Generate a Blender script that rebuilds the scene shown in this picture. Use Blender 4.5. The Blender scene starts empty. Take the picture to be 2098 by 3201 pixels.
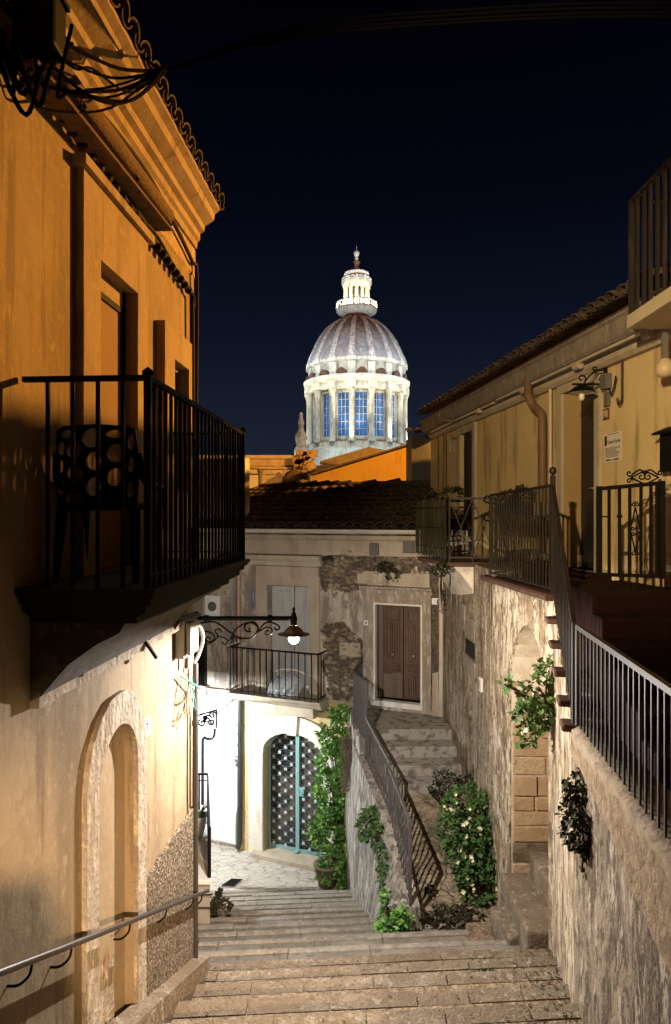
import bpy, bmesh, math, random
from mathutils import Vector, Matrix, noise
from mathutils.geometry import tessellate_polygon
random.seed(7)
rnd = random.uniform
sc = bpy.context.scene
COL = sc.collection
F, CU, HZ = 1600.0, 780.0, 1200.0          # surveyed view: focal length, centre column and horizon row
def W(u, v, Y): return Vector(((u-CU)/F*Y, Y, (HZ-v)/F*Y))

# ---------------------------------------------------------------- materials
def M(name, base, layers=(), rough=.9, bumps=(), metal=0.0, emit=None, estr=0.0, spec=.3):
    m = bpy.data.materials.new(name); m.use_nodes = True
    nt = m.node_tree; N = nt.nodes; K = nt.links; N.clear()
    out = N.new('ShaderNodeOutputMaterial'); b = N.new('ShaderNodeBsdfPrincipled')
    K.new(b.outputs[0], out.inputs[0])
    b.inputs['Roughness'].default_value = rough; b.inputs['Metallic'].default_value = metal
    b.inputs['Specular IOR Level'].default_value = spec
    tc = N.new('ShaderNodeTexCoord'); co = tc.outputs['Object']
    def tex(kind, scale, st, seed=0.0):
        mp = N.new('ShaderNodeMapping'); K.new(co, mp.inputs[0])
        mp.inputs['Scale'].default_value = st; mp.inputs['Location'].default_value = (seed, seed*.7, seed*.3)
        if kind == 'noise':
            t = N.new('ShaderNodeTexNoise'); t.inputs['Scale'].default_value = scale
            t.inputs['Detail'].default_value = 8; t.inputs['Roughness'].default_value = .62
            K.new(mp.outputs[0], t.inputs['Vector']); return t.outputs[0]
        t = N.new('ShaderNodeTexVoronoi'); t.inputs['Scale'].default_value = scale
        if kind == 'vedge': t.feature = 'DISTANCE_TO_EDGE'
        nz = N.new('ShaderNodeTexNoise'); nz.inputs['Scale'].default_value = scale*1.4
        K.new(mp.outputs[0], nz.inputs['Vector'])
        ad = N.new('ShaderNodeVectorMath'); ad.operation = 'MULTIPLY_ADD'
        K.new(nz.outputs[1], ad.inputs[0]); ad.inputs[1].default_value = (.35/scale*2,)*3; K.new(mp.outputs[0], ad.inputs[2])
        K.new(ad.outputs[0], t.inputs['Vector'])
        if kind == 'vcell':
            s = N.new('ShaderNodeSeparateColor'); K.new(t.outputs['Color'], s.inputs[0]); return s.outputs[0]
        return t.outputs[0]
    def rng(sock, lo, hi, f=1.0):
        r = N.new('ShaderNodeMapRange'); K.new(sock, r.inputs[0])
        r.inputs[1].default_value = lo; r.inputs[2].default_value = hi; r.inputs[4].default_value = f
        return r.outputs[0]
    def mul(a, c):
        x = N.new('ShaderNodeMath'); x.operation = 'MULTIPLY'; K.new(a, x.inputs[0]); K.new(c, x.inputs[1]); return x.outputs[0]
    cache = {}
    def ell(lst):
        k = tuple(lst)
        if k in cache: return cache[k]
        best = None
        nz = tex('noise', 3.5, (1, 1, 1), 3.3)
        for (cx, cy, cz, rx, ry, rz) in lst:
            s = N.new('ShaderNodeVectorMath'); s.operation = 'SUBTRACT'; K.new(co, s.inputs[0]); s.inputs[1].default_value = (cx, cy, cz)
            d = N.new('ShaderNodeVectorMath'); d.operation = 'DIVIDE'; K.new(s.outputs[0], d.inputs[0]); d.inputs[1].default_value = (rx, ry, rz)
            l = N.new('ShaderNodeVectorMath'); l.operation = 'LENGTH'; K.new(d.outputs[0], l.inputs[0])
            if best is None: best = l.outputs['Value']
            else:
                q = N.new('ShaderNodeMath'); q.operation = 'MINIMUM'; K.new(best, q.inputs[0]); K.new(l.outputs['Value'], q.inputs[1]); best = q.outputs[0]
        a = N.new('ShaderNodeMath'); a.operation = 'MULTIPLY_ADD'; K.new(nz, a.inputs[0]); a.inputs[1].default_value = 2.4; K.new(best, a.inputs[2])
        cache[k] = rng(a.outputs[0], 2.30, 2.18)
        return cache[k]
    cur = None
    rgb = N.new('ShaderNodeRGB'); rgb.outputs[0].default_value = (*base, 1); cur = rgb.outputs[0]
    for i, L in enumerate(layers):
        kind, scale, st, lo, hi, colr, fac = L[:7]
        f = rng(tex(kind, scale, st, i*1.7+.3), lo, hi, fac) if kind != 'mask' else None
        if len(L) > 7:
            e = ell(L[7]); f = e if f is None else mul(f, e)
        mx = N.new('ShaderNodeMix'); mx.data_type = 'RGBA'
        K.new(f, mx.inputs[0]); K.new(cur, mx.inputs[6]); mx.inputs[7].default_value = (*colr, 1); cur = mx.outputs[2]
    K.new(cur, b.inputs['Base Color'])
    nrm = None
    for i, Bp in enumerate(bumps):
        kind, scale, st, stren, dist = Bp[:5]
        h = tex(kind, scale, st, i*2.1)
        if kind == 'vedge': h = rng(h, 0, .12)
        bp = N.new('ShaderNodeBump'); bp.inputs['Strength'].default_value = stren; bp.inputs['Distance'].default_value = dist
        K.new(h, bp.inputs['Height'])
        if len(Bp) > 5: K.new(ell(Bp[5]), bp.inputs['Strength'])
        if nrm is not None: K.new(nrm, bp.inputs['Normal'])
        nrm = bp.outputs[0]
    if nrm is not None: K.new(nrm, b.inputs['Normal'])
    if emit:
        b.inputs['Emission Color'].default_value = (*emit, 1); b.inputs['Emission Strength'].default_value = estr
    return m
I3 = (1, 1, 1); ST = (1, 1, .12); ST2 = (1, 1, .3)

# ---------------------------------------------------------------- mesh builder
class MB:
    def __init__(s): s.v = []; s.f = []; s.sm = []
    def add(s, vs, fs, smooth=False):
        o = len(s.v); s.v += [Vector(p) for p in vs]; s.f += [tuple(i+o for i in f) for f in fs]; s.sm += [smooth]*len(fs); return s
    def hexa(s, p):                       # 8 points: 4 bottom loop, 4 top loop
        return s.add(p, [(0, 3, 2, 1), (4, 5, 6, 7), (0, 1, 5, 4), (1, 2, 6, 5), (2, 3, 7, 6), (3, 0, 4, 7)])
    def box(s, x0, x1, y0, y1, z0, z1):
        return s.hexa([(x0, y0, z0), (x1, y0, z0), (x1, y1, z0), (x0, y1, z0), (x0, y0, z1), (x1, y0, z1), (x1, y1, z1), (x0, y1, z1)])
    def fbox(s, fr, s0, s1, z0, z1, d0, d1):
        P = fr.P
        return s.hexa([P(s0, z0, d0), P(s1, z0, d0), P(s1, z0, d1), P(s0, z0, d1), P(s0, z1, d0), P(s1, z1, d0), P(s1, z1, d1), P(s0, z1, d1)])
    def quad(s, a, b, c, d): return s.add([a, b, c, d], [(0, 1, 2, 3)])
    def plate(s, fr, loops, d0, d1):      # outline plus holes in a wall's own plane, extruded to thickness
        tri = tessellate_polygon([[Vector((a, b, 0)) for a, b in L] for L in loops])
        flat = [p for L in loops for p in L]; n = len(flat)
        vs = [fr.P(a, b, d1) for a, b in flat]+[fr.P(a, b, d0) for a, b in flat]
        fs = [tuple(t) for t in tri]+[tuple(i+n for i in reversed(t)) for t in tri]
        o = 0
        for L in loops:
            m = len(L)
            for i in range(m):
                j = (i+1) % m; fs.append((o+i, o+j, o+j+n, o+i+n))
            o += m
        return s.add(vs, fs)
    def profile(s, fr, prof, s0, s1):     # (d,z) profile run along a wall
        n = len(prof)
        vs = [fr.P(s0, z, d) for d, z in prof]+[fr.P(s1, z, d) for d, z in prof]
        fs = [(i, (i+1) % n, (i+1) % n+n, i+n) for i in range(n)]
        tri = tessellate_polygon([[Vector((d, z, 0)) for d, z in prof]])
        fs += [tuple(t) for t in tri]+[tuple(i+n for i in t) for t in tri]
        return s.add(vs, fs)
    def tube(s, pts, r, n=8, close=False):
        pts = [Vector(p) for p in pts]; m = len(pts)
        rs = r if isinstance(r, (list, tuple)) else [r]*m
        vs = []; up = None
        for i, p in enumerate(pts):
            t = (pts[min(i+1, m-1)]-pts[max(i-1, 0)])
            t = t.normalized() if t.length > 1e-9 else Vector((0, 0, 1))
            if up is None: up = Vector((0, 0, 1)) if abs(t.z) < .9 else Vector((0, 1, 0))
            a = t.cross(up)
            if a.length < 1e-4: a = t.cross(Vector((1, 0, 0)))
            a.normalize(); b = t.cross(a).normalized(); up = -b if b.dot(up) < 0 else b
            a = t.cross(up).normalized(); b = up
            for k in range(n):
                q = 2*math.pi*k/n; vs.append(p+a*(math.cos(q)*rs[i])+b*(math.sin(q)*rs[i]))
        fs = [(i*n+k, i*n+(k+1) % n, (i+1)*n+(k+1) % n, (i+1)*n+k) for i in range(m-1) for k in range(n)]
        s.add(vs, fs, n > 4)
        s.add([vs[k] for k in range(n)], [tuple(range(n))]); s.add([vs[(m-1)*n+k] for k in range(n)], [tuple(range(n))])
        return s
    def bar(s, a, b, w, h=None):          # square section bar
        a = Vector(a); b = Vector(b); t = (b-a).normalized(); h = h or w
        x = t.cross(Vector((0, 0, 1)));
        if x.length < .05: x = Vector((1, 0, 0))
        x.normalize(); y = x.cross(t).normalized()
        c = [(-1, -1), (1, -1), (1, 1), (-1, 1)]
        return s.hexa([a+x*(i*w/2)+y*(j*h/2) for i, j in c]+[b+x*(i*w/2)+y*(j*h/2) for i, j in c])
    def lathe(s, prof, c, n=32, a0=0, a1=2*math.pi, smooth=True):
        c = Vector(c); full = abs(a1-a0-2*math.pi) < 1e-6; k = n if full else n+1
        vs = [c+Vector((r*math.cos(a0+(a1-a0)*i/n), r*math.sin(a0+(a1-a0)*i/n), z)) for r, z in prof for i in range(k)]
        fs = []
        for j in range(len(prof)-1):
            for i in range(n):
                i2 = (i+1) % k; fs.append((j*k+i, j*k+i2, (j+1)*k+i2, (j+1)*k+i))
        return s.add(vs, fs, smooth)
    def leaf(s, p, d, up, L, w):
        d = d.normalized(); x = d.cross(up)
        if x.length < 1e-3: x = Vector((1, 0, 0))
        x.normalize(); n = x.cross(d)
        a = p+d*L*.45+x*w*.5+n*w*.18; b = p+d*L*.45-x*w*.5+n*w*.18; e = p+d*L
        a2 = p+d*L*.8+x*w*.33+n*w*.1; b2 = p+d*L*.8-x*w*.33+n*w*.1
        return s.add([p, a, a2, e, b2, b], [(0, 1, 2, 3), (0, 3, 4, 5)])
    def build(s, name, mat, parent=None, bevel=0, **kw):
        me = bpy.data.meshes.new(name); me.from_pydata([tuple(v) for v in s.v], [], s.f)
        me.polygons.foreach_set('use_smooth', s.sm)
        bm = bmesh.new(); bm.from_mesh(me)
        bmesh.ops.recalc_face_normals(bm, faces=bm.faces); bm.to_mesh(me); bm.free()
        me.materials.append(mat); me.update()
        o = bpy.data.objects.new(name, me); COL.objects.link(o)
        if parent is not None: par(o, parent)
        if bevel:
            bv = o.modifiers.new('edge', 'BEVEL'); bv.width = bevel; bv.segments = 2; bv.limit_method = 'ANGLE'
        return tag(o, **kw)
def par(o, p):
    o.parent = p
    if p.type == 'EMPTY': o.matrix_parent_inverse = Matrix.Translation(-p.location)
def tag(o, label=None, cat=None, group=None, kind=None):
    if label: o['label'] = label
    if cat: o['category'] = cat
    if group: o['group'] = group
    if kind: o['kind'] = kind
    return o
def thing(name, loc, label, cat, group=None):
    o = bpy.data.objects.new(name, None); o.location = loc; o.empty_display_size = .2; COL.objects.link(o)
    return tag(o, label, cat, group)
class Fr:
    def __init__(s, ox, oy, tx, ty, nx, ny):
        s.o = Vector((ox, oy)); s.t = Vector((tx, ty)).normalized(); s.n = Vector((nx, ny)).normalized()
    def P(s, a, z, d=0):
        q = s.o+s.t*a+s.n*d; return Vector((q.x, q.y, z))
    def su(s, u, d=0):
        k = (u-CU)/F; o = s.o+s.n*d; return (k*o.y-o.x)/(s.t.x-k*s.t.y)
    def uv(s, u, v, d=0):
        a = s.su(u, d); Y = (s.o+s.n*d+s.t*a).y; return (a, (HZ-v)/F*Y)
    def at(s, Y): return (Y-s.o.y)/s.t.y
def line_frame(p, q, side):
    p = Vector(p); q = Vector(q); t = (q-p).normalized(); n = Vector((t.y, -t.x))
    if n.dot(Vector(side)) < 0: n = -n
    o = p-t*(p.y/t.y) if abs(t.y) > .5 else p
    return Fr(o.x, o.y, t.x, t.y, n.x, n.y)
def arch(c, half, z0, zs, rise, n=14, sq=1.0):
    pts = [(c-half, z0), (c-half, zs)]
    for i in range(1, n): 
        a = math.pi*(1-i/n); pts.append((c+half*math.cos(a), zs+rise*math.sin(a)**sq))
    return pts+[(c+half, zs), (c+half, z0)]
def arch_ring(c, h1, h2, z0, zs, r1, r2, zs2=None, n=14):
    a = arch(c, h1, z0, zs if zs2 is None else zs2, r1, n); b = arch(c, h2, z0, zs, r2, n)
    return a+b[::-1]
def ring_mb(fr, a, d0, d1):               # closed strip between two equal-length arch outlines
    pass
def spiral(c, ax, ay, r0, turns, start=0, r1=.15, n=26):
    c = Vector(c); out = []
    for i in range(n+1):
        q = i/n; r = r0*(1-q*(1-r1)); a = start+turns*2*math.pi*q
        out.append(c+ax*(r*math.cos(a))+ay*(r*math.sin(a)))
    return out
def smooth(pts, k=6):
    pts = [Vector(p) for p in pts]; out = []
    for i in range(len(pts)-1):
        p0 = pts[max(i-1, 0)]; p1 = pts[i]; p2 = pts[i+1]; p3 = pts[min(i+2, len(pts)-1)]
        for j in range(k):
            t = j/k
            out.append(.5*((2*p1)+(p2-p0)*t+(2*p0-5*p1+4*p2-p3)*t*t+(3*p1-p0-3*p2+p3)*t**3))
    return out+[pts[-1]]
def text_mb(body, size, fr, s0, z0, d, bold=0.0):
    cu = bpy.data.curves.new('t', 'FONT'); cu.body = body; cu.size = size; cu.offset = bold; cu.resolution_u = 3
    ob = bpy.data.objects.new('t', cu); COL.objects.link(ob)
    me = bpy.data.meshes.new_from_object(ob.evaluated_get(bpy.context.evaluated_depsgraph_get()))
    mb = MB(); sg = fr.sg if hasattr(fr, 'sg') else 1
    mb.add([fr.P(s0+sg*v.co.x, z0+v.co.y, d) for v in me.vertices], [tuple(p.vertices) for p in me.polygons])
    bpy.data.objects.remove(ob); bpy.data.curves.remove(cu); bpy.data.meshes.remove(me)
    return mb
def balusters(parent, top, bot, spacing, mat, w=.014, skip_ends=True, flat=None, name='baluster'):
    """upright bars between a top and a bottom polyline (matching vertices); each bar a part"""
    for i in range(len(top)-1):
        a0, a1, b0, b1 = map(Vector, (top[i], top[i+1], bot[i], bot[i+1]))
        L = (a1-a0).to_2d().length; n = max(1, round(L/spacing))
        for k in range(0 if not skip_ends and i == 0 else 1, n if skip_ends or i < len(top)-2 else n+1):
            q = k/n; a = a0.lerp(a1, q); b = b0.lerp(b1, q)
            m = MB()
            h = w/2; jx = rnd(-.002, .002)
            m.hexa([(b.x-h, b.y-h, b.z), (b.x+h, b.y-h, b.z), (b.x+h, b.y+h, b.z), (b.x-h, b.y+h, b.z),
                    (a.x-h+jx, a.y-h, a.z), (a.x+h+jx, a.y-h, a.z), (a.x+h+jx, a.y+h, a.z), (a.x-h+jx, a.y+h, a.z)])
            m.build(name, mat, parent)
def rails(parent, pts, w, mat, name, h=None):
    m = MB()
    for a, b in zip(pts[:-1], pts[1:]): m.bar(a, b, w, h)
    return m.build(name, mat, parent)
def tile_row_roof(mb, o, across, down, ncol, nrow, wid=.19, ln=.42, step=.33, jit=.012, pans=True):
    """barrel tiles: o = upper corner at row 0 (top); rows run down the slope, columns across"""
    across = across.normalized(); down = down.normalized(); up = across.cross(down).normalized()
    if up.z < 0: up = -up
    for c in range(ncol):
        for r in range(nrow):
            for conv in ((1, 0) if pans else (1,)):
                p = o+across*((c+(0 if conv else .5))*wid+rnd(-jit, jit))+down*(r*step+rnd(-jit, jit))+up*(.0 if conv else -.012)
                dn = (down+across*rnd(-.035, .035)).normalized()
                r0, r1 = (wid*.42, wid*.52) if conv else (wid*.5, wid*.42)
                l0 = -.03 if conv else -.035
                K = 7; vs = []
                for (q, rr, lift) in ((0, r0, .0), (ln, r1, .03), (ln, r1-.014, .03), (0, r0-.014, .0)):
                    for k in range(K):
                        a = math.pi*k/(K-1)
                        h = math.sin(a)*rr*.85 if conv else -math.sin(a)*rr*.7+.035
                        vs.append(p+dn*q+across*(math.cos(a)*rr)+up*(h+lift))
                fs = [(j*K+k, j*K+k+1, (j+1)*K+k+1, (j+1)*K+k) for j in range(3) for k in range(K-1)]
                mb.add(vs, fs, False)
    return mb
def foliage(mb, blobs, n, size, hang=0.0, seed=1, up=Vector((0, 0, 1))):
    """leaf-sized faces spread through irregular clumps; blobs: (centre, (rx,ry,rz), weight)"""
    R = random.Random(seed); tot = sum(b[2] for b in blobs)
    for _ in range(n):
        q = R.uniform(0, tot)
        for c, r, w in blobs:
            q -= w
            if q <= 0: break
        while True:
            d = Vector((R.uniform(-1, 1), R.uniform(-1, 1), R.uniform(-1, 1)))
            if .05 < d.length < 1: break
        d = d.normalized()*d.length**.45
        p = Vector(c)+Vector((d.x*r[0], d.y*r[1], d.z*r[2]))
        if noise.noise(p*5.5+Vector((seed, 0, 0))) < -.18: continue
        s = size*R.choice((.5, .7, .85, 1, 1.15, 1.4))*R.uniform(.85, 1.1)
        dr = d*.8+Vector((R.uniform(-1, 1), R.uniform(-1, 1), R.uniform(-1, 1)-hang))
        mb.leaf(p, dr, Vector((R.uniform(-.6, .6), R.uniform(-.6, .6), 1)), s, s*R.uniform(.7, .95))
    return mb
# ================================================================ materials
FC = None
PATCH = [(-1.40, 5.55, -1.75, .4, .30, .22), (-1.60, 3.1, -1.1, .4, .35, .5), (-1.52, 3.75, .15, .4, .20, .40), (-1.36, 6.0, -2.4, .4, .3, .16)]
cream = M('cream_plaster', (.29, .22, .136), [('noise', .9, I3, .42, .62, (.215, .158, .092), .8), ('noise', 3.0, ST, .54, .66, (.165, .12, .07), .55), ('noise', 22, I3, .5, .7, (.35, .27, .16), .5), ('noise', 1.6, ST, .56, .66, (.115, .078, .04), .6), ('noise', 7, I3, .6, .66, (.36, .29, .19), .5), ('noise', 4, I3, .3, .5, (.34, .27, .175), .45, PATCH), ('noise', 9, (1, 1, .08), .57, .62, (.13, .09, .05), .5)],
          bumps=[('noise', 60, I3, .18, .01), ('noise', 5, I3, .35, .04)])
cream_old = M('weathered_jamb_stone', (.33, .29, .24), [('noise', 3, ST2, .42, .62, (.24, .18, .12), .8), ('noise', 16, ST2, .5, .62, (.55, .47, .36), .7), ('vor', 26, I3, .18, .05, (.12, .085, .055), .8)],
              bumps=[('noise', 30, ST2, .6, .02), ('vor', 24, I3, .5, .02)])
rough_dado = M('rough_roughcast', (.12, .09, .06), [('noise', 48, I3, .5, .58, (.42, .34, .25), .95), ('noise', 5, I3, .5, .7, (.09, .065, .045), .6)],
               bumps=[('noise', 42, I3, 1.0, .04), ('vor', 30, I3, .6, .03)])
limestone = M('limestone_trim', (.42, .36, .27), [('noise', 4, ST2, .45, .65, (.30, .24, .17), .7), ('noise', 18, I3, .52, .7, (.5, .44, .35), .6)], bumps=[('noise', 35, I3, .35, .015)])
white_stone = M('pale_gate_stone', (.72, .68, .58), [('noise', 7, ST2, .5, .62, (.55, .5, .4), .7), ('noise', 30, I3, .55, .66, (.42, .38, .3), .5)], bumps=[('noise', 45, I3, .35, .01)])
white_wash = M('whitewash', (.80, .80, .80), [('noise', 3, ST2, .55, .75, (.62, .62, .62), .5), ('noise', 9, ST2, .58, .7, (.5, .49, .47), .25)], bumps=[('noise', 9, I3, .2, .03), ('noise', 70, I3, .1, .01)])
yellow_low = M('yellow_limewash', (.56, .43, .20), [('noise', 2.4, I3, .45, .62, (.66, .56, .33), .8), ('noise', 20, I3, .48, .6, (.42, .33, .17), .6), ('noise', 4, ST, .55, .68, (.3, .24, .14), .6)],
               bumps=[('noise', 26, I3, .5, .02)])
iron = M('black_iron', (.006, .0055, .005), [('noise', 30, I3, .55, .7, (.02, .012, .008), .6)], rough=.7, bumps=[('noise', 90, I3, .2, .005)], spec=.12)
iron_pale = M('worn_painted_iron', (.075, .07, .073), [('noise', 25, ST, .5, .68, (.09, .055, .04), .8)], rough=.5, spec=.5)
iron_brown = M('brown_painted_iron', (.016, .012, .009), [('noise', 25, ST, .5, .68, (.05, .03, .02), .8)], rough=.5, spec=.5)
steel = M('worn_handrail_steel', (.07, .058, .05), [('noise', 20, I3, .5, .7, (.12, .085, .06), .8)], rough=.42, metal=.5)
terracotta = M('terracotta', (.10, .05, .034), [('noise', 9, I3, .45, .65, (.06, .035, .026), .8), ('noise', 30, I3, .58, .7, (.24, .17, .12), .6)], bumps=[('noise', 40, I3, .3, .01)])
tile_mat = M('old_roof_tile', (.085, .055, .037), [('vcell', 4.3, I3, .3, .8, (.04, .028, .021), .9), ('noise', 12, I3, .5, .62, (.02, .018, .015), .85), ('noise', 26, I3, .56, .66, (.20, .15, .10), .7)], bumps=[('noise', 40, I3, .5, .02)])
wood_door = M('old_brown_door_wood', (.115, .074, .05), [('noise', 7, (1, 1, .07), .42, .65, (.07, .034, .02), .8), ('noise', 3, I3, .5, .7, (.17, .1, .065), .7), ('noise', 30, (1, 1, .05), .55, .7, (.2, .12, .08), .5)],
              rough=.7, bumps=[('noise', 40, (1, 1, .05), .3, .01)])
grey_ply = M('weathered_door_board', (.19, .145, .11), [('noise', 8, ST, .45, .7, (.12, .09, .07), .8)], bumps=[('noise', 40, ST, .3, .01)])
grey_shutter = M('pale_grey_shutter_paint', (.42, .43, .41), [('noise', 12, ST, .5, .66, (.28, .27, .25), .7)], rough=.7)
dark_shutter = M('dark_shutter', (.028, .024, .022), rough=.6)
dark_wood = M('dark_brown_leaf', (.20, .115, .05), [('noise', 3, I3, .4, .7, (.16, .085, .035), .7)], rough=.75, bumps=[('noise', 50, I3, .15, .01)])
dark_void = M('dark_interior', (.012, .011, .01), rough=.9)
teal = M('teal_gate_paint', (.20, .36, .36), [('noise', 20, I3, .5, .7, (.14, .26, .26), .6)], rough=.45, spec=.5)
rosette_mat = M('pale_rosette_paint', (.46, .58, .55), rough=.5)
lattice_mat = M('dull_lattice_paint', (.27, .31, .29), rough=.5)
gate_glass = M('frosted_brown_glass', (.085, .072, .058), [('noise', 4, I3, .45, .6, (.05, .044, .037), .8), ('vcell', 2.2, I3, .4, .6, (.02, .02, .02), .9)], rough=.25, spec=.6)
gutter_mat = M('white_gutter', (.66, .63, .57), [('noise', 5, (.3, .3, 2), .5, .7, (.45, .41, .35), .6)], rough=.6)
pipe_brown = M('brown_pipe', (.17, .10, .062), [('noise', 6, ST2, .5, .7, (.10, .06, .04), .7)], rough=.55)
pipe_cream = M('cream_pipe', (.55, .48, .38), [('noise', 7, ST2, .5, .66, (.35, .28, .2), .7)], rough=.6)
pipe_pink = M('copper_brown_pipe', (.38, .25, .18), [('noise', 7, ST2, .5, .66, (.22, .15, .11), .7)], rough=.5)
pipe_green = M('dark_green_pipe', (.022, .03, .027), [('noise', 8, ST2, .5, .66, (.05, .06, .055), .6)], rough=.45, spec=.5)
grey_box = M('grey_plastic_box', (.38, .35, .31), [('noise', 6, ST2, .5, .7, (.28, .25, .22), .7)], rough=.5)
dk_box = M('dark_grey_box', (.13, .12, .112), [('noise', 8, I3, .5, .7, (.10, .09, .085), .7)], rough=.7)
cable_mat = M('dark_cable', (.022, .017, .013), [('noise', 30, I3, .5, .7, (.055, .04, .03), .7)], rough=.8, spec=.15)
sky_cable = M('black_cable', (.0025, .002, .002), rough=.9, spec=.02)
cable_grey = M('grey_conduit', (.30, .28, .26), rough=.6)
reed = M('reed_mat', (.20, .125, .06), [('noise', 20, (1, 1, 6), .45, .65, (.09, .055, .03), .8)], bumps=[('noise', 40, (1, 1, 5), .8, .02)])
bamboo = M('dark_bamboo', (.075, .062, .036), [('vcell', 30, (1, 1, .02), .2, .9, (.02, .017, .011), .95), ('noise', 14, ST, .4, .65, (.03, .026, .017), .9)], bumps=[('noise', 40, ST, .5, .01)])
black_plastic = M('black_plastic', (.003, .003, .003), rough=.6, spec=.06)
warm_trim = M('warm_painted_trim', (.33, .245, .15), [('noise', 4, ST2, .45, .62, (.24, .17, .10), .75), ('noise', 18, I3, .52, .66, (.40, .31, .2), .6), ('noise', 7, ST, .57, .66, (.13, .09, .055), .6)], bumps=[('noise', 35, I3, .4, .015)])
lamp_enamel = M('brown_lamp_enamel', (.17, .11, .085), rough=.4, metal=.2)
white_enamel = M('white_enamel', (.75, .7, .6), rough=.4)
plate_white = M('white_number_plate', (.72, .70, .66), rough=.4)
ink = M('black_ink', (.02, .02, .025), rough=.6); ink_blue = M('blue_ink', (.05, .06, .13), rough=.6)
paper = M('poster_paper', (.62, .56, .46), rough=.8)
leafA = M('ivy_leaf', (.085, .22, .042), [('noise', 7, I3, .42, .58, (.22, .42, .08), .85), ('noise', 23, I3, .52, .64, (.022, .06, .015), .9)], rough=.5, spec=.4)
leafB = M('dull_leaf', (.05, .115, .028), [('noise', 7, I3, .42, .6, (.10, .19, .045), .8), ('noise', 23, I3, .52, .64, (.016, .034, .01), .9)], rough=.55)
leafC = M('dark_dry_leaf', (.025, .028, .012), [('noise', 9, I3, .45, .62, (.065, .055, .022), .8)], rough=.7)
leafD = M('caper_leaf', (.06, .12, .028), [('noise', 7, I3, .42, .6, (.11, .16, .045), .8), ('noise', 23, I3, .52, .64, (.03, .05, .015), .9)], rough=.5)
dry = M('dry_twigs', (.14, .10, .065), rough=.9)
stemM = M('stem_bark', (.075, .055, .03), rough=.9)
petal = M('cream_petal', (.8, .74, .5), rough=.6)
pot_clay = M('clay_pot', (.20, .15, .10), [('noise', 9, I3, .45, .66, (.25, .2, .14), .7)], bumps=[('noise', 30, I3, .3, .01)])
cloth = M('pale_sheet', (.42, .44, .45), [('noise', 5, I3, .45, .62, (.26, .28, .29), .8)], bumps=[('noise', 7, I3, .8, .06)])
# paving
step_slab = M('worn_limestone_slab', (.31, .25, .178), [('vcell', 1.7, (1, 2.2, .2), .15, .85, (.225, .178, .125), .8), ('noise', 5, I3, .44, .58, (.19, .148, .10), .8), ('noise', 14, I3, .54, .61, (.44, .37, .28), .8), ('noise', 40, I3, .54, .62, (.09, .065, .042), .75), ('noise', 1.3, I3, .46, .6, (.19, .135, .085), .7)],
              bumps=[('noise', 9, I3, .35, .03), ('noise', 45, I3, .9, .03), ('noise', 14, I3, .8, .04)], rough=.75)
step_rough = M('pebbled_tread', (.27, .20, .13), [('noise', 20, I3, .5, .6, (.36, .28, .19), .8), ('noise', 8, I3, .47, .62, (.125, .09, .06), .7), ('noise', 34, I3, .55, .62, (.07, .05, .035), .6)], bumps=[('vor', 22, I3, .9, .03), ('noise', 50, I3, .4, .015)])
step_grey = M('smooth_grey_step', (.25, .222, .18), [('noise', 3, I3, .42, .6, (.165, .145, .115), .85), ('noise', 30, I3, .53, .62, (.24, .23, .215), .6), ('noise', 14, I3, .55, .64, (.09, .085, .08), .6)], bumps=[('noise', 50, I3, .3, .012), ('noise', 7, I3, .2, .03)], rough=.7)
flags = M('crazy_flagstones', (.46, .43, .37), [('vcell', 3.4, (1, 1.9, 1), .2, .9, (.36, .32, .26), .7), ('noise', 14, I3, .5, .68, (.30, .27, .22), .6), ('vedge', 3.4, (1, 1.9, 1), .035, .012, (.17, .15, .12), .9)],
          bumps=[('vedge', 3.4, (1, 1.9, 1), .5, .02), ('noise', 30, I3, .4, .01)], rough=.7)
cobble = M('rough_ramp_stones', (.36, .29, .20), [('vcell', 4.5, (1, 1.6, 1), .2, .9, (.19, .145, .095), .8), ('noise', 12, I3, .48, .66, (.29, .23, .15), .7), ('vedge', 4.5, (1, 1.6, 1), .05, .015, (.08, .06, .04), .8), ('noise', 3, I3, .55, .64, (.085, .08, .04), .7)],
           bumps=[('vedge', 4.5, (1, 1.6, 1), .7, .04), ('noise', 25, I3, .6, .02)])
landing_mat = M('grey_landing_stone', (.36, .325, .275), [('noise', 3, I3, .45, .6, (.40, .36, .31), .8), ('noise', 7, I3, .5, .6, (.13, .112, .092), .85)], bumps=[('noise', 30, I3, .5, .02)])
ground_mat = M('dark_earth', (.05, .045, .04), [('noise', .3, I3, .4, .6, (.03, .03, .028), .8)])
# right hand side
streaked = M('streaked_old_render', (.60, .51, .375), [('noise', 1.6, I3, .46, .6, (.38, .30, .20), .85), ('noise', 5, (1, 1, .30), .49, .55, (.26, .18, .11), .85), ('noise', 13, (1, 1, .33), .53, .575, (.12, .08, .05), .9), ('noise', 9, (1, 1, .5), .56, .6, (.66, .58, .45), .8), ('vedge', 3.1, (1, 1, 1.2), .012, .004, (.10, .07, .045), .7),
              ('noise', 30, (1, 1, .5), .55, .63, (.14, .10, .06), .7)],
             bumps=[('noise', 9, (1, 1, .25), 1, .06), ('noise', 36, (1, 1, .5), .8, .025)])
streak_dark = M('streaked_brown_render', (.30, .225, .15), [('noise', 4, (1, 1, .12), .46, .60, (.15, .10, .06), .95), ('noise', 10, (1, 1, .13), .54, .63, (.50, .42, .31), .85), ('noise', 28, (1, 1, .5), .52, .64, (.10, .07, .045), .7),
                ('vedge', 5, (1, 1, 1), .05, .02, (.05, .035, .02), .0)], bumps=[('noise', 9, (1, 1, .2), .8, .05), ('noise', 36, (1, 1, .5), .7, .02)])
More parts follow.
